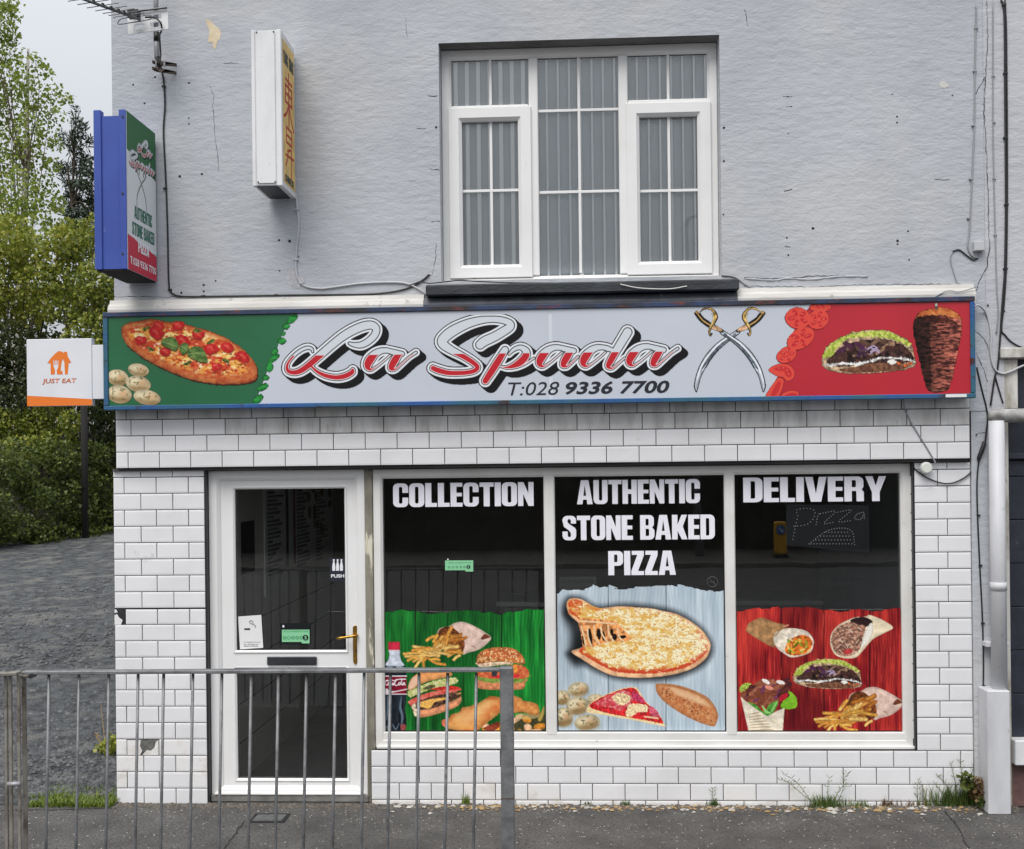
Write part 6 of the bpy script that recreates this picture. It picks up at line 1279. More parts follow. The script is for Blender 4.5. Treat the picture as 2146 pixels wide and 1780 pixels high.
cable([(2098, 0), (2104, 20), (2106, 100), (2106, 160), (2107, 290), (2108, 430), (2106, 560), (2102, 620), (2099, 660), (2096, 710), (2091, 770), (2085, 790), (2076, 850)], .006, m_cblack, 'thick black cable pair down the right wall, left strand', y=YN, clips=((2103, 12), (2106, 155), (2106, 290), (2108, 430), (2106, 564)))
cable([(2106, 0), (2109, 60), (2110, 160), (2111, 290), (2111, 430), (2109, 560), (2104, 640), (2099, 690), (2106, 702), (2120, 717), (2146, 730), (2200, 742)], .005, m_cblack, 'thick black cable pair down the right wall, right strand', y=YN)
cable([(2026, 655, -.05), (2049, 640, -.02), (2068, 660), (2077, 700), (2076, 740), (2084, 772), (2100, 783), (2120, 778), (2146, 766), (2200, 750)], .0065, m_cgrey, 'white looped cable from the fascia end across to the neighbour', y=YN)
cable([(2047, 770), (2056, 810), (2066, 850), (2070, 875), (2067, 905), (2062, 940), (2052, 965)], .0055, m_cblack, 'black cable down to the taped joint beside drainpipe', y=YN)
cable([(2086, 790), (2092, 812), (2102, 845)], .005, m_cblack, 'short black cable tail over the drainpipe elbow', y=YN)
cable([(2048, 966), (2040, 985), (2015, 1005), (1985, 1014), (1950, 1005), (1925, 990), (1912, 977)], .0042, m_cblack, 'black cable sagging in front of the right tiled pier', y=YP - .004)
cable([(2052, 962), (2048, 1000), (2048, 1060), (2053, 1180), (2059, 1300), (2061, 1420), (2056, 1520), (2055, 1570), (2062, 1595), (2072, 1610)], .0048, m_cblack, 'black cable running down beside the drainpipe to its foot', y=YN, clips=((2050, 1080), (2054, 1185), (2059, 1306), (2061, 1438), (2055, 1581)))
cable([(1893, 838, -.05), (1897, 860), (1912, 890), (1934, 925), (1955, 960), (1961, 972)], .0045, m_cdark, 'grey wire from the fascia down to the round lamp', y=.0)
cable([(2046, 602), (2010, 612), (1985, 610), (1955, 625), (1950, 632)], .0035, m_cdark, 'thin wire along the cornice at the fascia right end', y=-.055)
cable([(1996, 527), (2010, 524), (2025, 535), (2040, 545), (2050, 541)], .0045, m_cblack, 'short black wire hooked beside the junction box', y=YW)
cable([(1996, 528), (1992, 545), (2003, 585), (2015, 615)], .0035, m_cdark, 'grey wire looping from hook to the cornice', y=YW)
# taped joint, junction box, round lamp
a = P(2058, 945, YN - .012); b = P(2054, 962, YN - .012)
q0 = P(2064, 925, YN - .014); q1 = P(2050, 964, YN - .014)
tag(MB().tube([q0, q0 * .9 + q1 * .1, q0 * .1 + q1 * .9, q1], [.008, .013, .013, .008], 8).build('taped_joint', m_cblack, None, smooth=True), 'black taped cable joint hanging left of the drainpipe', 'cable joint')
jb = thing('junction_box', 'small white square junction box on the right wall', 'junction box', tuple(P(2051, 527, YW)))
a = P(2040, 527, YW - .02); b = P(2062, 506, YW - .02); box('box_body', a[0], b[0], YW - .035, YW - .001, a[2], b[2], m_cgrey, jb, .003); box('box_lid', a[0] + .002, b[0] - .002, YW - .041, YW - .0355, a[2] + .002, b[2] - .002, m_cgrey, jb, .002)
lp = P(1942, 981, YP - .05); lamp = thing('round_lamp', 'small round white disc lamp under the tile lintel', 'lamp', (lp[0], YP - .05, lp[2]))
MB().tube([(lp[0], YP - .055, lp[2]), (lp[0], YP - .045, lp[2]), (lp[0], YP - .002, lp[2])], [.034, .037, .037], 20).build('lamp_body', m_white_metal, lamp, smooth=False)
MB().tube([(lp[0], YP - .060, lp[2]), (lp[0], YP - .0555, lp[2])], [.028, .032], 20).build('lamp_cover', M('lamp_cover', lin(214, 218, 208), .4), lamp)

# ------------------------------------------------------------------ TV aerial
m_alu = M('dull_aluminium', lin(120, 122, 122), .45, lin(84, 86, 86), 14.0, metal=.6); m_galv = M('galvanised', lin(160, 160, 164), .5, lin(140, 140, 144), 10.0, metal=.3)
m_rust = M('rusty_bracket', lin(96, 84, 76), .8, lin(60, 50, 44), 20.0); m_tape = M('black_tape', lin(26, 26, 26), .5); m_refl = M('white_plastic', lin(222, 224, 224), .4)
YA = -.10
aer = thing('tv_aerial', 'white backed television aerial on a pole at the top left corner', 'aerial', tuple(P(330, 150, YW)))
def za(x, y, yy): return P(170 + x / 9.545, y / 9.545, yy)
MB().tube([za(1495, -600, YA), za(1500, 640, YA)], .0155, 12).build('mast', m_galv, aer, smooth=True)
MB().tube([za(1505, 640, YA), za(1515, 1150, YA), za(1545, 1240, YA)], [.0165, .0165, .016], 12).build('mast_foot', m_galv, aer, smooth=True)
MB().tube([za(1508, 650, YA), za(1510, 835, YA)], .0185, 12).build('tape_wrap', m_tape, aer, smooth=True); MB().tube([za(1530, 1150, YA), za(1565, 1330, YA)], .018, 12).build('tape_wrap', m_tape, aer, smooth=True)
for (x0, y0), (x1, y1) in (((1420, 1270), (1915, 1300)), ((1420, 1400), (1910, 1465))):
    a = za(x0, y0, YA - .02); b = za(x1, y1, YW - .003); p2 = za(1690, (y0 + y1) / 2 - 50, YA)
    MB().add([tuple(a), tuple(a + np.array([.02, .03, -.004])), tuple(b + np.array([0, 0, -.012])), tuple(b + np.array([0, -.002, .008])), tuple(p2), tuple(a + np.array([0, 0, .02])), tuple(za(1600, (y0 + y1) / 2 + 20, YA - .03))], [(0, 1, 2, 3), (3, 4, 5, 0), (0, 6, 2, 1), (3, 2, 6), (4, 6, 5)]).build('wall_bracket', m_rust, aer)
for x in (1500, 1665): MB().tube([za(x, 1210, YA - .03), za(x, 1340, YA - .03)], .006, 6).build('clamp_bolt', m_galv, aer)
YB1 = -.28; b0 = za(1180, 395, YB1); b1 = za(-500, -210, -.75)
MB().tube([b0, b1], .0085, 6).build('boom', m_alu, aer)
dv = (b1 - b0); ln = np.linalg.norm(dv); crs = za(1000, 160, YB1) - za(640, 215, YB1); crs = crs / np.linalg.norm(crs)
for i, t in enumerate((.14, .20, .27, .36, .46, .57, .68, .80)):
    c0 = b0 + dv * t + np.array([0, 0, .004]); L_ = .098; MB().tube([c0 - crs * L_, c0 + crs * L_], .0028, 6).build('director', m_alu, aer)
    box('clip', c0[0] - .008, c0[0] + .008, c0[1] - .008, c0[1] + .008, c0[2], c0[2] + .014, m_tape, aer, .002)
loop = [za(x, y, YB1) for x, y in ((990, 345), (810, 380), (750, 430), (735, 480), (800, 488), (1000, 455), (1230, 420), (1400, 375), (1390, 310), (1240, 310))]
MB().tube(smoothpath(loop, 4), .0032, 6).build('dipole', m_alu, aer, smooth=True)
d0 = za(1060, 280, YB1); box('dipole_box', d0[0] - .036, d0[0] + .036, d0[1] - .025, d0[1] + .02, d0[2] - .03, d0[2] + .022, m_tape, aer, .006)
YR = -.22
rc = [za(930, 400, YR), za(945, 690, YR), za(1745, 580, YR), za(1730, 190, YR)]     # lower-left.. reflector corners
def lerp4(s, t): return (rc[0] * (1 - s) + rc[3] * s) * (1 - t) + (rc[1] * (1 - s) + rc[2] * s) * t
rm = MB()
def bar4(s0, s1, t0, t1, th=.008):
    q = [lerp4(s0, t1), lerp4(s1, t1), lerp4(s1, t0), lerp4(s0, t0)]; rm.add([tuple(p) for p in q] + [tuple(p + np.array([0, th, 0])) for p in q], [(0, 1, 2, 3), (7, 6, 5, 4), (0, 4, 5, 1), (1, 5, 6, 2), (2, 6, 7, 3), (3, 7, 4, 0)])
rc[0] = za(920, 290, YR)
for a_, b_ in ((0, .16), (.40, .56), (.84, 1)): rm_ = bar4(a_, b_, 0, 1)
for a_, b_ in ((0, .18), (.42, .58), (.82, 1)):
    for s0, s1 in ((.16, .40), (.56, .84)): bar4(s0, s1, a_, b_)
rm.build('reflector', m_refl, aer)
q = [lerp4(s, -.05) + np.array([0, -.012, 0]) for s in (.25, 1.0)]; MB().tube(q, .007, 6).build('reflector_rod', m_alu, aer)
MB().tube(smoothpath([za(1280, 350, YB1), za(1450, 350, YR - .02), za(1560, 420, YR - .03), za(1610, 520, YR - .02), za(1600, 640, YA - .03), za(1570, 720, YA - .025), za(1590, 1100, YA - .025), za(1560, 1300, YA - .03), za(1560, 1420, YW - .03)], 5), .0058, 6).build('feed_cable', m_cblack, aer, smooth=True)

# ------------------------------------------------------------------ pedestrian guard rail by the kerb
YR_ = -2.47
m_steel = M('galvanised_steel', lin(132, 133, 134), .5, lin(100, 101, 103), 12.0, ramp=(.4, .65), metal=.35, bump=.15, bscale=60, col3=lin(96, 92, 86), n3=(22.0, (.62, .75)))
m_steel2 = M('weathered_steel', lin(140, 136, 128), .6, lin(104, 98, 90), 10.0, ramp=(.4, .65), metal=.2, col3=lin(84, 74, 62), n3=(20.0, (.6, .72)), bump=.2, bscale=60)
gr = thing('guard_rail', 'grey galvanised pedestrian guard rail with square end post in front of the shop', 'railing', (XX(560, 1700, YR_), YR_, 0))
def flatbar(p, q, w, d, name, mat, par):
    p = np.array(p); q = np.array(q); t = (q - p) / np.linalg.norm(q - p); s = np.array([t[2], 0, -t[0]]) * w / 2; e = np.array([0, d / 2, 0])
    V = [p - s - e, p + s - e, p + s + e, p - s + e, q - s - e, q + s - e, q + s + e, q - s + e]
    return MB().add(V, [(0, 3, 2, 1), (4, 5, 6, 7), (0, 1, 5, 4), (1, 2, 6, 5), (2, 3, 7, 6), (3, 0, 4, 7)]).build(name, mat, par, bevel=.002)
r0 = P(50, 1409.5, YR_); r1 = P(1049, 1403.5, YR_); flatbar(r0, r1, .014, .05, 'top_rail', m_steel, gr)
for u in (101, 164, 226.5, 288, 341.5, 402.8, 463.5, 525, 582, 640.7, 701.7, 761.7, 816.7, 876.7, 936.7, 996.7):
    t = P(u + 1.6, 1411, YR_); b = P(u - 5, 1790, YR_); s = (b[2] - .09) / (t[2] - b[2]); b = b + (b - t) * (b[2] - .09) / (t[2] - b[2])
    MB().tube([t, b], .0066, 8).build('bar', m_steel, gr, smooth=True)
flatbar(r0 * np.array([1, 1, 0]) + np.array([0, 0, .09]), r1 * np.array([1, 1, 0]) + np.array([0, 0, .09]), .014, .05, 'bottom_rail', m_steel, gr)
p0 = P(1061.5, 1397.5, YR_); box('end_post', p0[0] - .0275, p0[0] + .0275, YR_ - .027, YR_ + .027, -.02, p0[2], m_steel, gr, .004)
p1 = P(1061, 1674, YR_ - .028); box('post_seam', p0[0] - .0278, p0[0] + .0278, YR_ - .0275, YR_ + .0273, p1[2] - .004, p1[2] + .002, m_rust, gr)
lg = P(1036, 1412, YR_ - .03); MB().tube([(lg[0], YR_ - .035, lg[2]), (lg[0], YR_ + .0, lg[2])], .012, 10).build('rail_bolt', m_letter, gr)
l0 = P(50, 1409.5, YR_); flatbar((l0[0], YR_, 0.0), (l0[0], YR_, l0[2] - .008), .016, .016, 'end_bar', m_steel2, gr)
box('rail_bracket', P(44, 1415, YR_)[0], P(72, 1415, YR_)[0], YR_ - .03, YR_ + .03, ZZ(50, 1419, YR_), ZZ(50, 1412.5, YR_), m_steel2, gr, .003)
q = P(66, 1417, YR_ - .03); MB().tube([(q[0], YR_ - .04, q[2]), (q[0], YR_, q[2])], .011, 8).build('rail_bolt', m_letter, gr)
g2 = thing('guard_rail', 'weathered guard rail panel cut off by the left edge of the view', 'railing', (XX(0, 1700, YR_ - .05), YR_ - .05, 0))
Y2 = YR_ - .06
a = P(40, 1411, Y2); b = P(-420, 1432, Y2 - .25); flatbar(a, b, .014, .05, 'top_rail', m_steel2, g2)
for u, w_, m_ in ((39, .013, m_steel2), (21.5, .014, m_steel2), (12, .013, m_steel2)):
    t = P(u, 1413, Y2); b_ = np.array([t[0] - .004, Y2, .02]); flatbar(t, b_, w_, .012, 'end_bar', m_, g2)
for i in range(1, 8):
    s = i / 8; t = a + (b - a) * (.1 + s * .9); MB().tube([t, (t[0], t[1], .09)], .0066, 8).build('bar', m_steel2, g2, smooth=True)
q = P(27, 1643, Y2 - .03); MB().tube([P(16, 1644, Y2 - .03), P(42, 1643, Y2 - .03)], .010, 8).build('coupling', m_galv, g2, smooth=True)

# ------------------------------------------------------------------ access cover, litter, leaf debris
cv_ = thing('access_cover', 'small rectangular metal access cover in the pavement by the door', 'access cover', tuple(G(565, 1716)))
q = [G(528, 1722), G(590, 1722), G(601, 1709), G(541, 1709)]
MB().add([tuple(p + np.array([0, 0, .001])) for p in q] + [tuple(p + np.array([0, 0, .006])) for p in q], [(0, 1, 2, 3), (4, 5, 6, 7), (0, 1, 5, 4), (1, 2, 6, 5), (2, 3, 7, 6), (3, 0, 4, 7)]).build('cover_plate', M('cast_metal', lin(112, 114, 114), .6, lin(84, 86, 86), 30.0, metal=.3), cv_)
q = [G(521, 1725), G(597, 1725), G(609, 1706), G(535, 1706)]
MB().add([tuple(p + np.array([0, 0, .0005])) for p in q] + [tuple(p + np.array([0, 0, .0035])) for p in q], [(0, 1, 2, 3), (4, 5, 6, 7), (0, 1, 5, 4), (1, 2, 6, 5), (2, 3, 7, 6), (3, 0, 4, 7)]).build('cover_frame', m_hole, cv_)
def scatter(name, n, fn, size, mat, flatness, seed, label=None):
    r = np.random.default_rng(seed); V = []; Fq = []
    for i in range(n):
        x, y, z, s = fn(r); s *= r.uniform(.5, 1.3); a = r.uniform(0, 6.28); e = s * flatness; ca, sa = math.cos(a), math.sin(a); k = len(V)
        asp = r.uniform(.45, 1)
        for dx, dy, dz in ((-1, -asp, 0), (1, -asp * .7, 0), (.8, asp, 0), (-.9, asp * .8, 0), (-.5, -.4 * asp, 1), (.5, -.4 * asp, 1), (.4, .5 * asp, 1), (-.5, .4 * asp, 1)):
            V.append((x + (dx * ca - dy * sa) * s, y + (dx * sa + dy * ca) * s, z + dz * e * r.uniform(.7, 1.2)))
        Fq += [(k + 4, k + 5, k + 6, k + 7), (k, k + 1, k + 5, k + 4), (k + 1, k + 2, k + 6, k + 5), (k + 2, k + 3, k + 7, k + 6), (k + 3, k, k + 4, k + 7)]
    o = bigmesh(name, V, Fq, mat); o['kind'] = 'stuff'; return o
m_chip = M('pale_chips', lin(190, 186, 178), .85, lin(150, 146, 138), 30.0); m_straw = M('dry_leaf', lin(176, 150, 104), .9, lin(120, 96, 66), 30.0); m_dirt = M('gritty_dirt', lin(110, 104, 96), .95, lin(76, 70, 64), 30.0)
def f_pave(r): 
    x = r.uniform(-4.5, 4.0); y = -abs(r.normal(0, .55)) - .0 + .02; return x, max(y, -2.8), .0005, .0045
scatter('gravel_chips', 1500, f_pave, 1, m_chip, .35, 5)
def f_base(r):
    x = r.uniform(-2.95, 2.7); y = YP - .012 - abs(r.normal(0, .05)); return x, y, .0005, r.uniform(.006, .016)
scatter('base_grit', 2600, f_base, 1, m_dirt, .6, 6)
def f_litter(r):
    x = r.choice([r.normal(.9, .35), r.normal(1.9, .4), r.normal(-.55, .12), r.normal(0.2, .5)]); y = YP - .03 - abs(r.normal(0, .05)); return float(np.clip(x, -2.9, 2.6)), y, .004, r.uniform(.008, .02)
scatter('leaf_litter', 420, f_litter, 1, m_straw, .25, 8)
scatter('stone_flakes', 170, lambda r: ((lambda x: (float(np.clip(x, -2.9, 2.7)), YP - .02 - abs(r.normal(0, .06)), .004, r.uniform(.008, .02)))(r.uniform(-1.2, 2.6))), 1, m_chip, .4, 9)
def gz_(x, y): return .004 + .079 * max(y, 0)
def f_gravel(r):
    t = r.random() ** 1.6; y = .15 + 9 * t; x = r.uniform(-3.0 - y * .5 - .9, -2.96 - y * .02); return x, y, gz_(x, y), r.uniform(.010, .024)
scatter('gravel', 5200, f_gravel, 1, m_stone, .7, 11)

# ------------------------------------------------------------------ plants
def leafmat(name, c1, c2, c3, trans=.35):
    m = bpy.data.materials.new(name); m.use_nodes = True; N = m.node_tree.nodes; L = m.node_tree.links; b = N['Principled BSDF']
    g = N.new('ShaderNodeNewGeometry'); rp_ = N.new('ShaderNodeValToRGB'); rp_.color_ramp.elements[0].color = (*c1, 1); rp_.color_ramp.elements[1].color = (*c3, 1)
    e = rp_.color_ramp.elements.new(.5); e.color = (*c2, 1)
    L.new(g.outputs['Random Per Island'], rp_.inputs[0]); L.new(rp_.outputs[0], b.inputs['Base Color']); b.inputs['Roughness'].default_value = .5
    tr = N.new('ShaderNodeBsdfTranslucent'); L.new(rp_.outputs[0], tr.inputs[0]); mx_ = N.new('ShaderNodeMixShader'); mx_.inputs[0].default_value = trans
    L.new(b.outputs[0], mx_.inputs[1]); L.new(tr.outputs[0], mx_.inputs[2]); L.new(mx_.outputs[0], N['Material Output'].inputs[0]); return m
lm_birch = leafmat('birch_leaf', lin(96, 116, 42), lin(134, 152, 60), lin(170, 178, 92), .45)
lm_shrub = leafmat('shrub_leaf', lin(82, 100, 34), lin(124, 136, 50), lin(168, 168, 76))
lm_yellow = leafmat('yellowing_leaf', lin(106, 122, 40), lin(142, 150, 54), lin(176, 174, 80))
lm_ivy = leafmat('ivy_leaf', lin(58, 74, 34), lin(90, 104, 48), lin(134, 142, 70))
lm_dark = leafmat('dark_leaf', lin(40, 50, 26), lin(58, 70, 34), lin(84, 92, 44))
lm_pine = leafmat('pine_needle', lin(36, 50, 38), lin(52, 68, 48), lin(74, 88, 60), .1)
lm_grass = leafmat('grass_blade', lin(84, 106, 34), lin(112, 132, 48), lin(140, 152, 70))
lm_weed = leafmat('weed_leaf', lin(66, 92, 40), lin(92, 116, 52), lin(122, 132, 72))
lm_brown = leafmat('seed_head', lin(96, 70, 50), lin(120, 92, 60), lin(140, 120, 80))
m_bark = M('bark', lin(92, 82, 72), .9, lin(60, 52, 46), 12.0, bump=.5); m_birchbark = M('birch_bark', lin(176, 172, 164), .8, lin(70, 64, 58), 9.0, ramp=(.55, .62)); m_twig = M('twig', lin(96, 84, 70), .9)
def leaves(name, centers, radii, n, size, mat, parent, seed, shape='leaf', droop=0.0, shell=.55):
    r = np.random.default_rng(seed); C = np.asarray(centers, float); Rr = np.asarray(radii, float)
    if Rr.ndim == 1: Rr = np.repeat(Rr[:, None], 3, 1)
    vol = Rr.prod(1) ** .7; idx = r.choice(len(C), n, p=vol / vol.sum())
    d = r.normal(size=(n, 3)); d /= np.linalg.norm(d, axis=1)[:, None]; rad = r.random(n) ** (1 / 3) * (1 - shell) + shell * r.random(n) ** .25
    p = C[idx] + d * rad[:, None] * Rr[idx]
    a = r.normal(size=(n, 3)); a[:, 2] -= droop; a /= np.linalg.norm(a, axis=1)[:, None]; t = r.normal(size=(n, 3)); b = np.cross(a, t); b /= np.linalg.norm(b, axis=1)[:, None] + 1e-9
    s = size * r.uniform(.6, 1.3, n)[:, None]
    if shape == 'needle': w = .12
    elif shape == 'leaf': w = .42
    V = np.stack([p, p + a * s * .45 + b * s * w, p + a * s, p + a * s * .45 - b * s * w], 1).reshape(-1, 3)
    return bigmesh(name, V, np.arange(4 * n).reshape(-1, 4), mat, parent)
def rand_clumps(r, n, box_, rad): return [(r.uniform(*box_[0]), r.uniform(*box_[1]), r.uniform(*box_[2])) for _ in range(n)], [r.uniform(*rad) for _ in range(n)]
def wpx(L, y, jitter=.5, seed=0):
    r = random.Random(seed); C = []; Rd = []
    for u, v, rad in L: p = P(u, v, y + r.uniform(-jitter, jitter)); C.append(tuple(p)); Rd.append(rad)
    return C, Rd
def twigs(name, root, targets, r0, mat, parent, seed):
    m_ = MB(); r = random.Random(seed)
    for t in targets:
        a = np.array(root); b = np.array(t); mid = (a * .45 + b * .55) + np.array([r.uniform(-.15, .15), r.uniform(-.15, .15), r.uniform(.0, .35)]); pth = smoothpath([a, mid, b], 5)
        m_.tube(pth, [r0 * (1 - .85 * i / (len(pth) - 1)) for i in range(len(pth))], 5)
    return m_.build(name, mat, parent, smooth=True)
# birch on the left
YBi = 16.5
birch = thing('birch_tree', 'tall airy birch with hanging yellow-green leaves, top left', 'tree', (-11.6, YBi, 2.6))
CL = [(-20, 20, .5), (10, 40, .35), (30, 20, .22), (25, 75, .22), (10, 110, .4), (40, 150, .28), (75, 125, .2), (95, 150, .2), (60, 190, .35), (110, 190, .22), (135, 205, .18), (150, 208, .1), (20, 220, .5), (90, 230, .3), (120, 245, .22), (60, 270, .35), (100, 285, .25), (118, 300, .16), (20, 320, .55), (70, 340, .4), (105, 350, .22), (40, 400, .5), (95, 410, .35), (125, 430, .2), (10, 460, .6), (60, 470, .5), (110, 480, .3), (-60, 100, .8), (-80, 260, 1.0), (-100, 420, 1.1), (-60, -80, .9), (-140, 20, 1.1), (-40, 180, .6), (-60, 350, .7)]
C, Rd = wpx(CL, YBi, .8, 3)
MB().tube(smoothpath([(-11.6, YBi, 2.5), (-11.5, YBi, 5), (-11.35, YBi + .1, 8), (-11.2, YBi, 11)], 6), [.16 - .0075 * i for i in range(19)], 8).build('trunk', m_birchbark, birch, smooth=True)
twigs('limbs', (-11.4, YBi, 6.0), [c for c in C if c[2] > 3.5][::3], .016, m_twig, birch, 2); twigs('limbs', (-11.3, YBi, 8.5), [c for c in C if c[2] > 6][::3], .014, m_twig, birch, 4)
leaves('crown', C, np.array([[q * .95, q, q * 1.1] for q in Rd]), 13500, .085, lm_birch, birch, 5, droop=.7, shell=.1)
# pine further back
YPi = 22.0
pine = thing('pine_tree', 'dark sparse young pine behind the birch and shrubs', 'tree', (float(P(148, 700, YPi)[0]), YPi, 3.2))
tp = [P(159, 233, YPi), P(156, 330, YPi), P(150, 430, YPi), P(145, 500, YPi), P(142, 620, YPi)]; tp.append(np.array([tp[-1][0], YPi, 3.2]))
MB().tube(tp, [.012, .025, .04, .05, .06, .1], 7).build('trunk', m_bark, pine, smooth=True)
PN = [(159, 240, .12, .3), (162, 262, .16, .22), (174, 272, .13, .2), (158, 290, .2, .2), (187, 297, .15, .18), (130, 285, .1, .16), (136, 300, .08, .12), (156, 312, .22, .2), (180, 335, .25, .2), (132, 355, .2, .18), (160, 355, .25, .2), (186, 360, .25, .22), (140, 385, .18, .16), (120, 352, .1, .1), (170, 390, .3, .16), (190, 395, .25, .2), (150, 415, .25, .16), (178, 425, .35, .18), (140, 440, .25, .16), (165, 452, .35, .18), (190, 450, .25, .22), (150, 478, .3, .18), (185, 485, .35, .2), (200, 420, .25, .25), (205, 370, .25, .25), (200, 520, .4, .3), (160, 520, .4, .3), (215, 470, .3, .3)]
C = [tuple(P(u, v, YPi + random.uniform(-.4, .4))) for u, v, a, b in PN]; Rd = np.array([[a, a, b] for u, v, a, b in PN])
twigs('limbs', tp[2], C[6:], .022, m_bark, pine, 6); twigs('limbs', tp[1], C[:9], .015, m_bark, pine, 7)
leaves('crown', C, Rd * .95, 5200, .15, lm_pine, pine, 9, shape='needle', droop=-.4, shell=.1)
# shrubs on the bank
def shrub(name, lab, cat, L, y, n, size, mat, base, seed, trunkmat=None, sq=1.0, grp=None):
    C, Rd = wpx(L, y, .5, seed); t = thing(name, lab, cat, (base[0], base[1], base[2]), grp)
    twigs('stems', base, C, .03, trunkmat or m_bark, t, seed); leaves('crown', C, np.array([[q, q * .9, q * sq] for q in Rd]), n, size, mat, t, seed + 1, shell=.35); return t
def bp(u, y, z): p = P(u, 1000, y); return np.array([p[0], y, z])
shrub('leafy_shrub', 'yellow-green leafy bush below the birch, far left', 'shrub', [(20, 500, .5), (60, 530, .45), (-20, 560, .6), (30, 590, .5), (80, 590, .4), (10, 650, .5), (60, 660, .4), (-60, 500, .7), (-60, 640, .7), (100, 540, .35), (130, 500, .3), (95, 640, .35)], 14.4, 7000, .085, lm_yellow, bp(30, 14.8, 1.6), 21, grp='bushes on the bank')
shrub('leafy_shrub', 'mid green bush behind the blue projecting sign', 'shrub', [(150, 500, .4), (180, 540, .4), (150, 580, .45), (200, 590, .4), (225, 640, .4), (180, 640, .4), (140, 640, .4), (215, 690, .4), (245, 600, .4), (270, 660, .5), (200, 480, .3), (120, 590, .35), (250, 720, .5), (175, 700, .4)], 14.0, 7000, .08, lm_shrub, bp(180, 14.5, 1.6), 23, grp='bushes on the bank')
shrub('leafy_shrub', 'dark green bush behind the square delivery sign', 'shrub', [(20, 720, .5), (70, 730, .4), (130, 740, .45), (190, 750, .4), (230, 780, .4), (30, 790, .5), (90, 800, .45), (150, 820, .4), (210, 840, .4), (-40, 760, .6), (-80, 700, .7), (260, 760, .5), (10, 850, .45), (60, 860, .4)], 13.9, 8500, .075, lm_dark, bp(110, 14.3, 1.3), 25, grp='bushes on the bank')
shrub('leafy_shrub', 'very dark thin bush between the pole and the tiled wall', 'shrub', [(200, 870, .35), (230, 900, .35), (195, 930, .3), (240, 850, .35), (220, 970, .3), (260, 920, .4), (190, 990, .25)], 14.2, 3000, .07, lm_dark, bp(220, 14.4, 1.3), 29, grp='bushes on the bank')
shrub('leafy_shrub', 'light green bush beside the dark pole, left', 'shrub', [(25, 900, .4), (70, 890, .35), (110, 880, .35), (40, 950, .35), (90, 940, .3), (130, 920, .3), (-30, 900, .5), (150, 885, .25)], 13.4, 5200, .07, lm_shrub, bp(70, 13.8, 1.15), 27, grp='bushes on the bank')
iv = [(u + random.uniform(-14, 14), v + random.uniform(-16, 16), random.uniform(.2, .42)) for v in (950, 985, 1020, 1055, 1085, 1112) for u in range(-120, 480, 30)]
iv += [(u + random.uniform(-14, 14), 1122 - u * .09 + random.uniform(-10, 4), random.uniform(.1, .2)) for u in range(-120, 300, 12)]
C = []; Rd = []
for u, v, q in iv:
    yy_ = 13.3 + bskew(P(u, v, 13.3)[0]) + random.uniform(-.25, .25); C.append(tuple(P(u, v, yy_))); Rd.append(q)
for i in range(260):
    xx_ = random.uniform(-14, -3.5); yy_ = 13.15 + bskew(xx_) - abs(random.gauss(0, .25)); C.append((xx_, yy_, .079 * yy_ + random.uniform(.0, .12))); Rd.append(random.uniform(.06, .17))
o = leaves('ivy', C, np.array([[q, q * .7, q * .6] for q in Rd]), 32000, .062, lm_ivy, None, 33, shell=.4); o['kind'] = 'stuff'
pl_ = P(176, 860, 13.0); tag(MB().tube([(pl_[0], 13.0, .95), (pl_[0], 13.0, ZZ(173, 840, 13.0) + .35)], .06, 10).build('dark_pole', m_hole, None, smooth=True), 'dark pole standing in the hedge below the delivery sign', 'pole')
# backdrop wood far behind, to close the view under the crowns
tag(leaves('far_bush', *[np.array(q) for q in ([tuple(P(u, v, 26)) for u in range(-160, 600, 40) for v in (640, 740, 840, 930)], [[.8, .6, .7]] * 76)], 13000, .16, lm_dark, None, 41, shell=.3), 'dark bush mass far behind the hedge', 'bush')

# grass and weeds
def blades(name, pts, h, w, mat, parent, seed, lean=.35):
    r = np.random.default_rng(seed); V = []; Fq = []
    for (x, y, z) in pts:
        a = r.uniform(0, 6.28); hh = h * r.uniform(.5, 1.25); lx, ly = math.cos(a) * hh * lean * r.uniform(.2, 1.4), math.sin(a) * hh * lean * r.uniform(.2, 1.4); b = a + 1.57 + r.uniform(-.5, .5); wx, wy = math.cos(b) * w, math.sin(b) * w; k = len(V)
        V += [(x - wx, y - wy, z), (x + wx, y + wy, z), (x + lx * .4 + wx * .8, y + ly * .4 + wy * .8, z + hh * .6), (x + lx * .4 - wx * .8, y + ly * .4 - wy * .8, z + hh * .6), (x + lx + wx * .1, y + ly, z + hh), (x + lx - wx * .1, y + ly, z + hh)]
        Fq += [(k, k + 1, k + 2, k + 3), (k + 3, k + 2, k + 4, k + 5)]
    return bigmesh(name, V, Fq, mat, parent)
r = np.random.default_rng(4); pts = []
while len(pts) < 4200:
    u, v = r.uniform(60, 245), r.uniform(1650, 1693); p = G(u, v)
    if (u - 60) / 185 * 30 + r.normal(0, 6) < 1693 - v - 14 and u < 110: continue
    if vnoise(np.array(p[0] * 9), np.array(p[1] * 7), 5) + (.25 if u > 150 else 0) < r.uniform(.2, .75): continue
    if p[0] < -2.96: pts.append((p[0], p[1], .0))
o = blades('grass', pts, .036, .0045, lm_grass, None, 5, .8); o['kind'] = 'stuff'
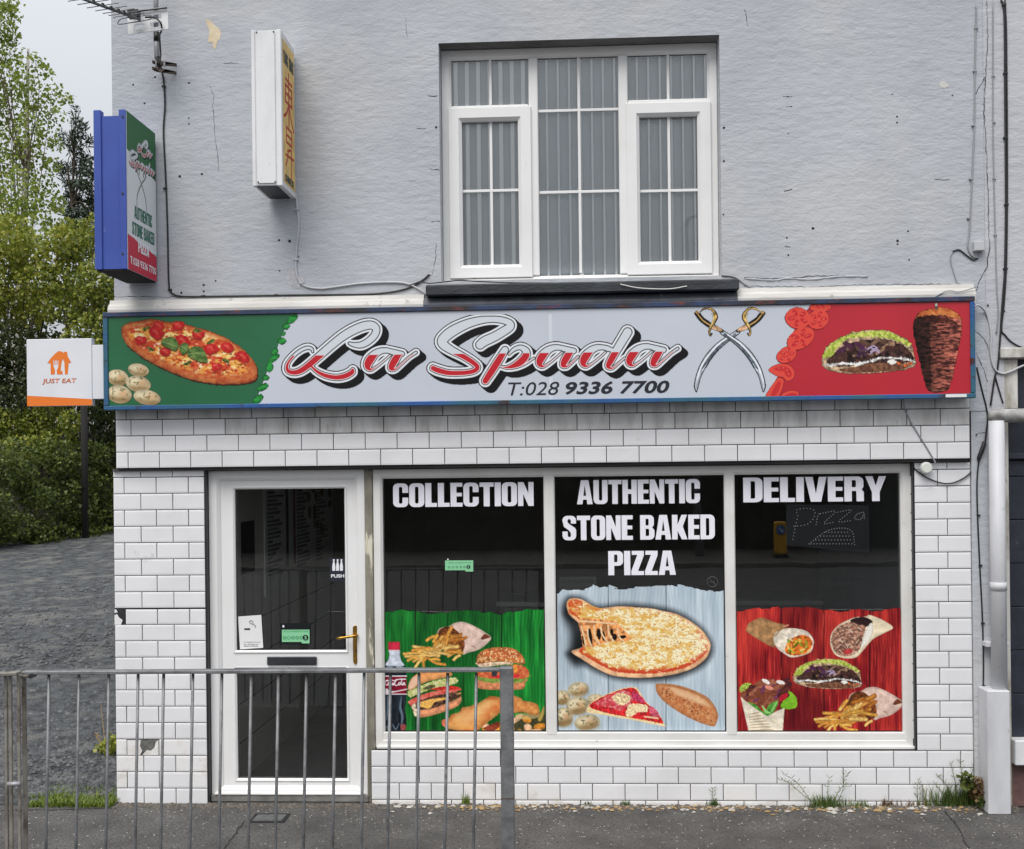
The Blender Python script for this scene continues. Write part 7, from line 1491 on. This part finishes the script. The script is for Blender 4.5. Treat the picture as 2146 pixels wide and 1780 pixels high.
def tuft(lab, u, v, n, spread, h, mat=lm_weed, nm='grass_tuft', y=None, lean=.45, stalks=()):
    p = G(u, v); t = thing(nm, lab, 'weed', (p[0], p[1], 0), 'weeds growing at the foot of the wall'); r = np.random.default_rng(int(u)); yy = p[1] if y is None else y
    blades('blades', [(p[0] + r.normal(0, spread), min(yy + r.normal(0, .02), YP - .012), 0) for _ in range(n)], h, .0022, mat, t, int(u) + 1, lean)
    for path in stalks:
        q = [P(a, b, yy - .01 + .0) for a, b in path]; m_ = MB(); pth = smoothpath(q, 5); m_.tube(pth, [.0022 - .0014 * i / len(pth) for i in range(len(pth))], 4); o = m_.build('stalk', lm_weed, t)
        L_ = []
        for i in range(3, len(pth), 2):
            for s in (-1, 1):
                d = np.array([s * r.uniform(.01, .03), r.uniform(-.012, .004), r.uniform(.012, .035)]); b = pth[i]; L_.append((b, b + d * .5 + np.array([0, 0, -.003]), b + d, b + d * .5 + np.array([0, 0, .003])))
        if L_: bigmesh('stalk_leaves', np.array(L_).reshape(-1, 3), np.arange(4 * len(L_)).reshape(-1, 4), lm_weed, t)
    return t
tuft('bushy weed clump at the drainpipe foot', 2015, 1690, 420, .10, .15, stalks=([(2000, 1680), (1980, 1640), (1962, 1625)], [(2012, 1680), (2000, 1630), (1992, 1596)], [(2020, 1680), (2018, 1630), (2010, 1590)], [(2030, 1680), (2036, 1630), (2040, 1600)], [(2005, 1685), (1975, 1660), (1958, 1640)]))
wd = thing('dock_weed', 'brown seed-headed weed between the bushy clump and drainpipe', 'weed', tuple(G(2046, 1688)), 'weeds growing at the foot of the wall')
q = P(2048, 1640, -.03); C = [P(2050, 1640, -.03), P(2053, 1655, -.03), P(2046, 1665, -.03), P(2025, 1632, -.02), P(2028, 1645, -.02), P(2058, 1680, -.05)]
leaves('seed_heads', C[:3], [.035, .04, .04], 240, .022, lm_brown, wd, 3); leaves('leaves', C[3:], [.035, .035, .03], 200, .03, lm_ivy, wd, 4)
MB().tube([G(2046, 1690), P(2048, 1660, -.03), P(2051, 1638, -.03)], [.003, .0025, .0015], 5).build('stem', m_twig, wd)
tuft('tall thin-stalked grass clump under the DELIVERY pane', 1735, 1693, 260, .055, .07, stalks=([(1720, 1690), (1690, 1672), (1665, 1650), (1650, 1640), (1632, 1634)], [(1735, 1685), (1735, 1650), (1738, 1628)], [(1750, 1690), (1765, 1660), (1770, 1632), (1776, 1622)], [(1700, 1680), (1670, 1640), (1640, 1622)], [(1745, 1685), (1762, 1652), (1785, 1648)]))
tuft('low grass tuft between the two weed clumps', 1802, 1693, 70, .03, .045)
tuft('pale dry grass tuft near the thin seedlings', 1860, 1690, 60, .025, .05, mat=lm_brown)
tuft('thin brown seedlings against the tile base', 1925, 1690, 50, .06, .04, mat=lm_brown, stalks=([(1925, 1688), (1922, 1655), (1926, 1632)], [(1935, 1688), (1936, 1655)]))
tuft('small upright weed under the STONE BAKED pane', 1497, 1688, 60, .02, .04, stalks=([(1497, 1688), (1494, 1670), (1493, 1650)],))
tuft('small tuft under the pale pizza poster', 1309, 1684, 40, .018, .035)
tuft('single upright grass tuft left of the square post', 978, 1683, 30, .010, .075, mat=lm_grass, lean=.15)
tuft('tiny tuft right of the square post', 1232, 1682, 20, .012, .028)
gp_ = G(225, 1640); pp = P(222, 1565, 1.1)
sw = thing('wall_weed', 'yellow-green weed beside the gable corner left of the pier', 'weed', (pp[0], 1.1, .09)); leaves('leaves', [P(222, 1572, 1.1), P(205, 1590, 1.1), P(232, 1560, 1.0), P(228, 1600, 1.0)], [.07, .06, .07, .07], 520, .035, lm_yellow, sw, 12)
twigs('stems', (pp[0], 1.1, .08), [P(222, 1572, 1.1), P(205, 1590, 1.1), P(232, 1560, 1.0), P(214, 1500, 1.1)], .004, m_straw, sw, 3)

# ------------------------------------------------------------------ the other side of the road (seen only in the glass)
fen = thing('boundary_fence', 'dark board fence across the road, seen reflected in the shop windows', 'fence', (0, -24, 0))
m_fence = M('dark_boards', lin(52, 48, 44), .9, lin(38, 35, 32), 3.0, stretch=(6, 1, .3))
mf = MB()
for k in range(-70, 70): mf.box(k * .2, k * .2 + .19, -24.02 + .02 * (k % 2), -23.98 + .02 * (k % 2), 0, 2.7 + .05 * (k % 3))
mf.build('boards', m_fence, fen)
for k in range(-7, 8): box('post', k * 2.0 - .05, k * 2.0 + .05, -24.13, -24.03, 0, 2.7, m_fence, fen)
hb = [(x, -26.5, 2.2 + .8 * math.sin(x * 1.3)) for x in np.arange(-16, 17, 1.6)]
tag(leaves('tall_hedge', hb, [[1.3, .8, 2.2]] * len(hb), 9000, .32, lm_dark, None, 51), 'dark hedge behind the fence across the road, seen only reflected', 'hedge')
bo = thing('keep_left_bollard', 'yellow traffic bollard with blue arrow disc, reflected in the DELIVERY pane', 'bollard', (4.94, -21, 0))
m_yel = M('bollard_yellow', lin(226, 170, 40), .4); MB().box(4.79, 5.09, -21.12, -20.88, .08, .86).build('bollard_body', m_yel, bo, bevel=.05, seg=3); box('bollard_base', 4.76, 5.12, -21.15, -20.85, .0, .079, m_black, bo, .01)
MB().tube([(4.94, -20.879, .66), (4.94, -20.86, .66)], .115, 20).build('arrow_disc', M('sign_blue', lin(40, 110, 190), .4), bo)
mesh('arrow', [(x + 4.94, -20.858, z + .66) for x, z in ((-.05, .06), (-.03, .075), (.03, .0), (.055, .025), (.06, -.06), (-.03, -.05), (.0, -.025))], [tuple(range(7))], m_wink, bo)
sl2 = thing('street_lamp', 'grey street lamp across the road, reflected in the upper window', 'street lamp', (3.0, -21, 0))
MB().tube([(3.05, -21.5, 0), (2.95, -21.5, 3), (2.78, -21.5, 8.1)], [.11, .09, .06], 10).build('pole', m_galv, sl2, smooth=True); MB().tube(smoothpath([(2.78, -21.5, 8.05), (2.9, -21.5, 8.35), (3.3, -21.5, 8.45)], 4), .045, 8).build('arm', m_galv, sl2, smooth=True); box('lantern', 3.25, 3.95, -21.62, -21.38, 8.38, 8.52, m_black, sl2, .03)

# seams in the pavement surfacing
pav = bpy.data.objects['pavement']
def seam(uv, w):
    pts = [G(u, v) for u, v in uv]; q = []
    for a, b in zip(pts[:-1], pts[1:]):
        n = max(2, int(np.linalg.norm(b - a) / .03))
        for i in range(n): q.append(a + (b - a) * i / n + np.array([random.uniform(-.006, .006), random.uniform(-.006, .006), 0]))
    q.append(pts[-1]); V = []; Fc = []
    for i, p in enumerate(q):
        t = q[min(i + 1, len(q) - 1)] - q[max(i - 1, 0)]; nn = np.array([-t[1], t[0], 0]); nn /= np.linalg.norm(nn) + 1e-9; ww = w * random.uniform(.4, 1)
        V += [p + nn * ww + np.array([0, 0, .003]), p - nn * ww + np.array([0, 0, .003])]
        if i: Fc.append((2 * i - 2, 2 * i - 1, 2 * i + 1, 2 * i))
    mesh('pavement_seam', V, Fc, m_hole, pav)
seam([(512, 1722), (495, 1745), (476, 1772), (455, 1800)], .005); seam([(1980, 1700), (2005, 1730), (2035, 1790)], .004); seam([(0, 1700), (120, 1698), (245, 1694)], .006)
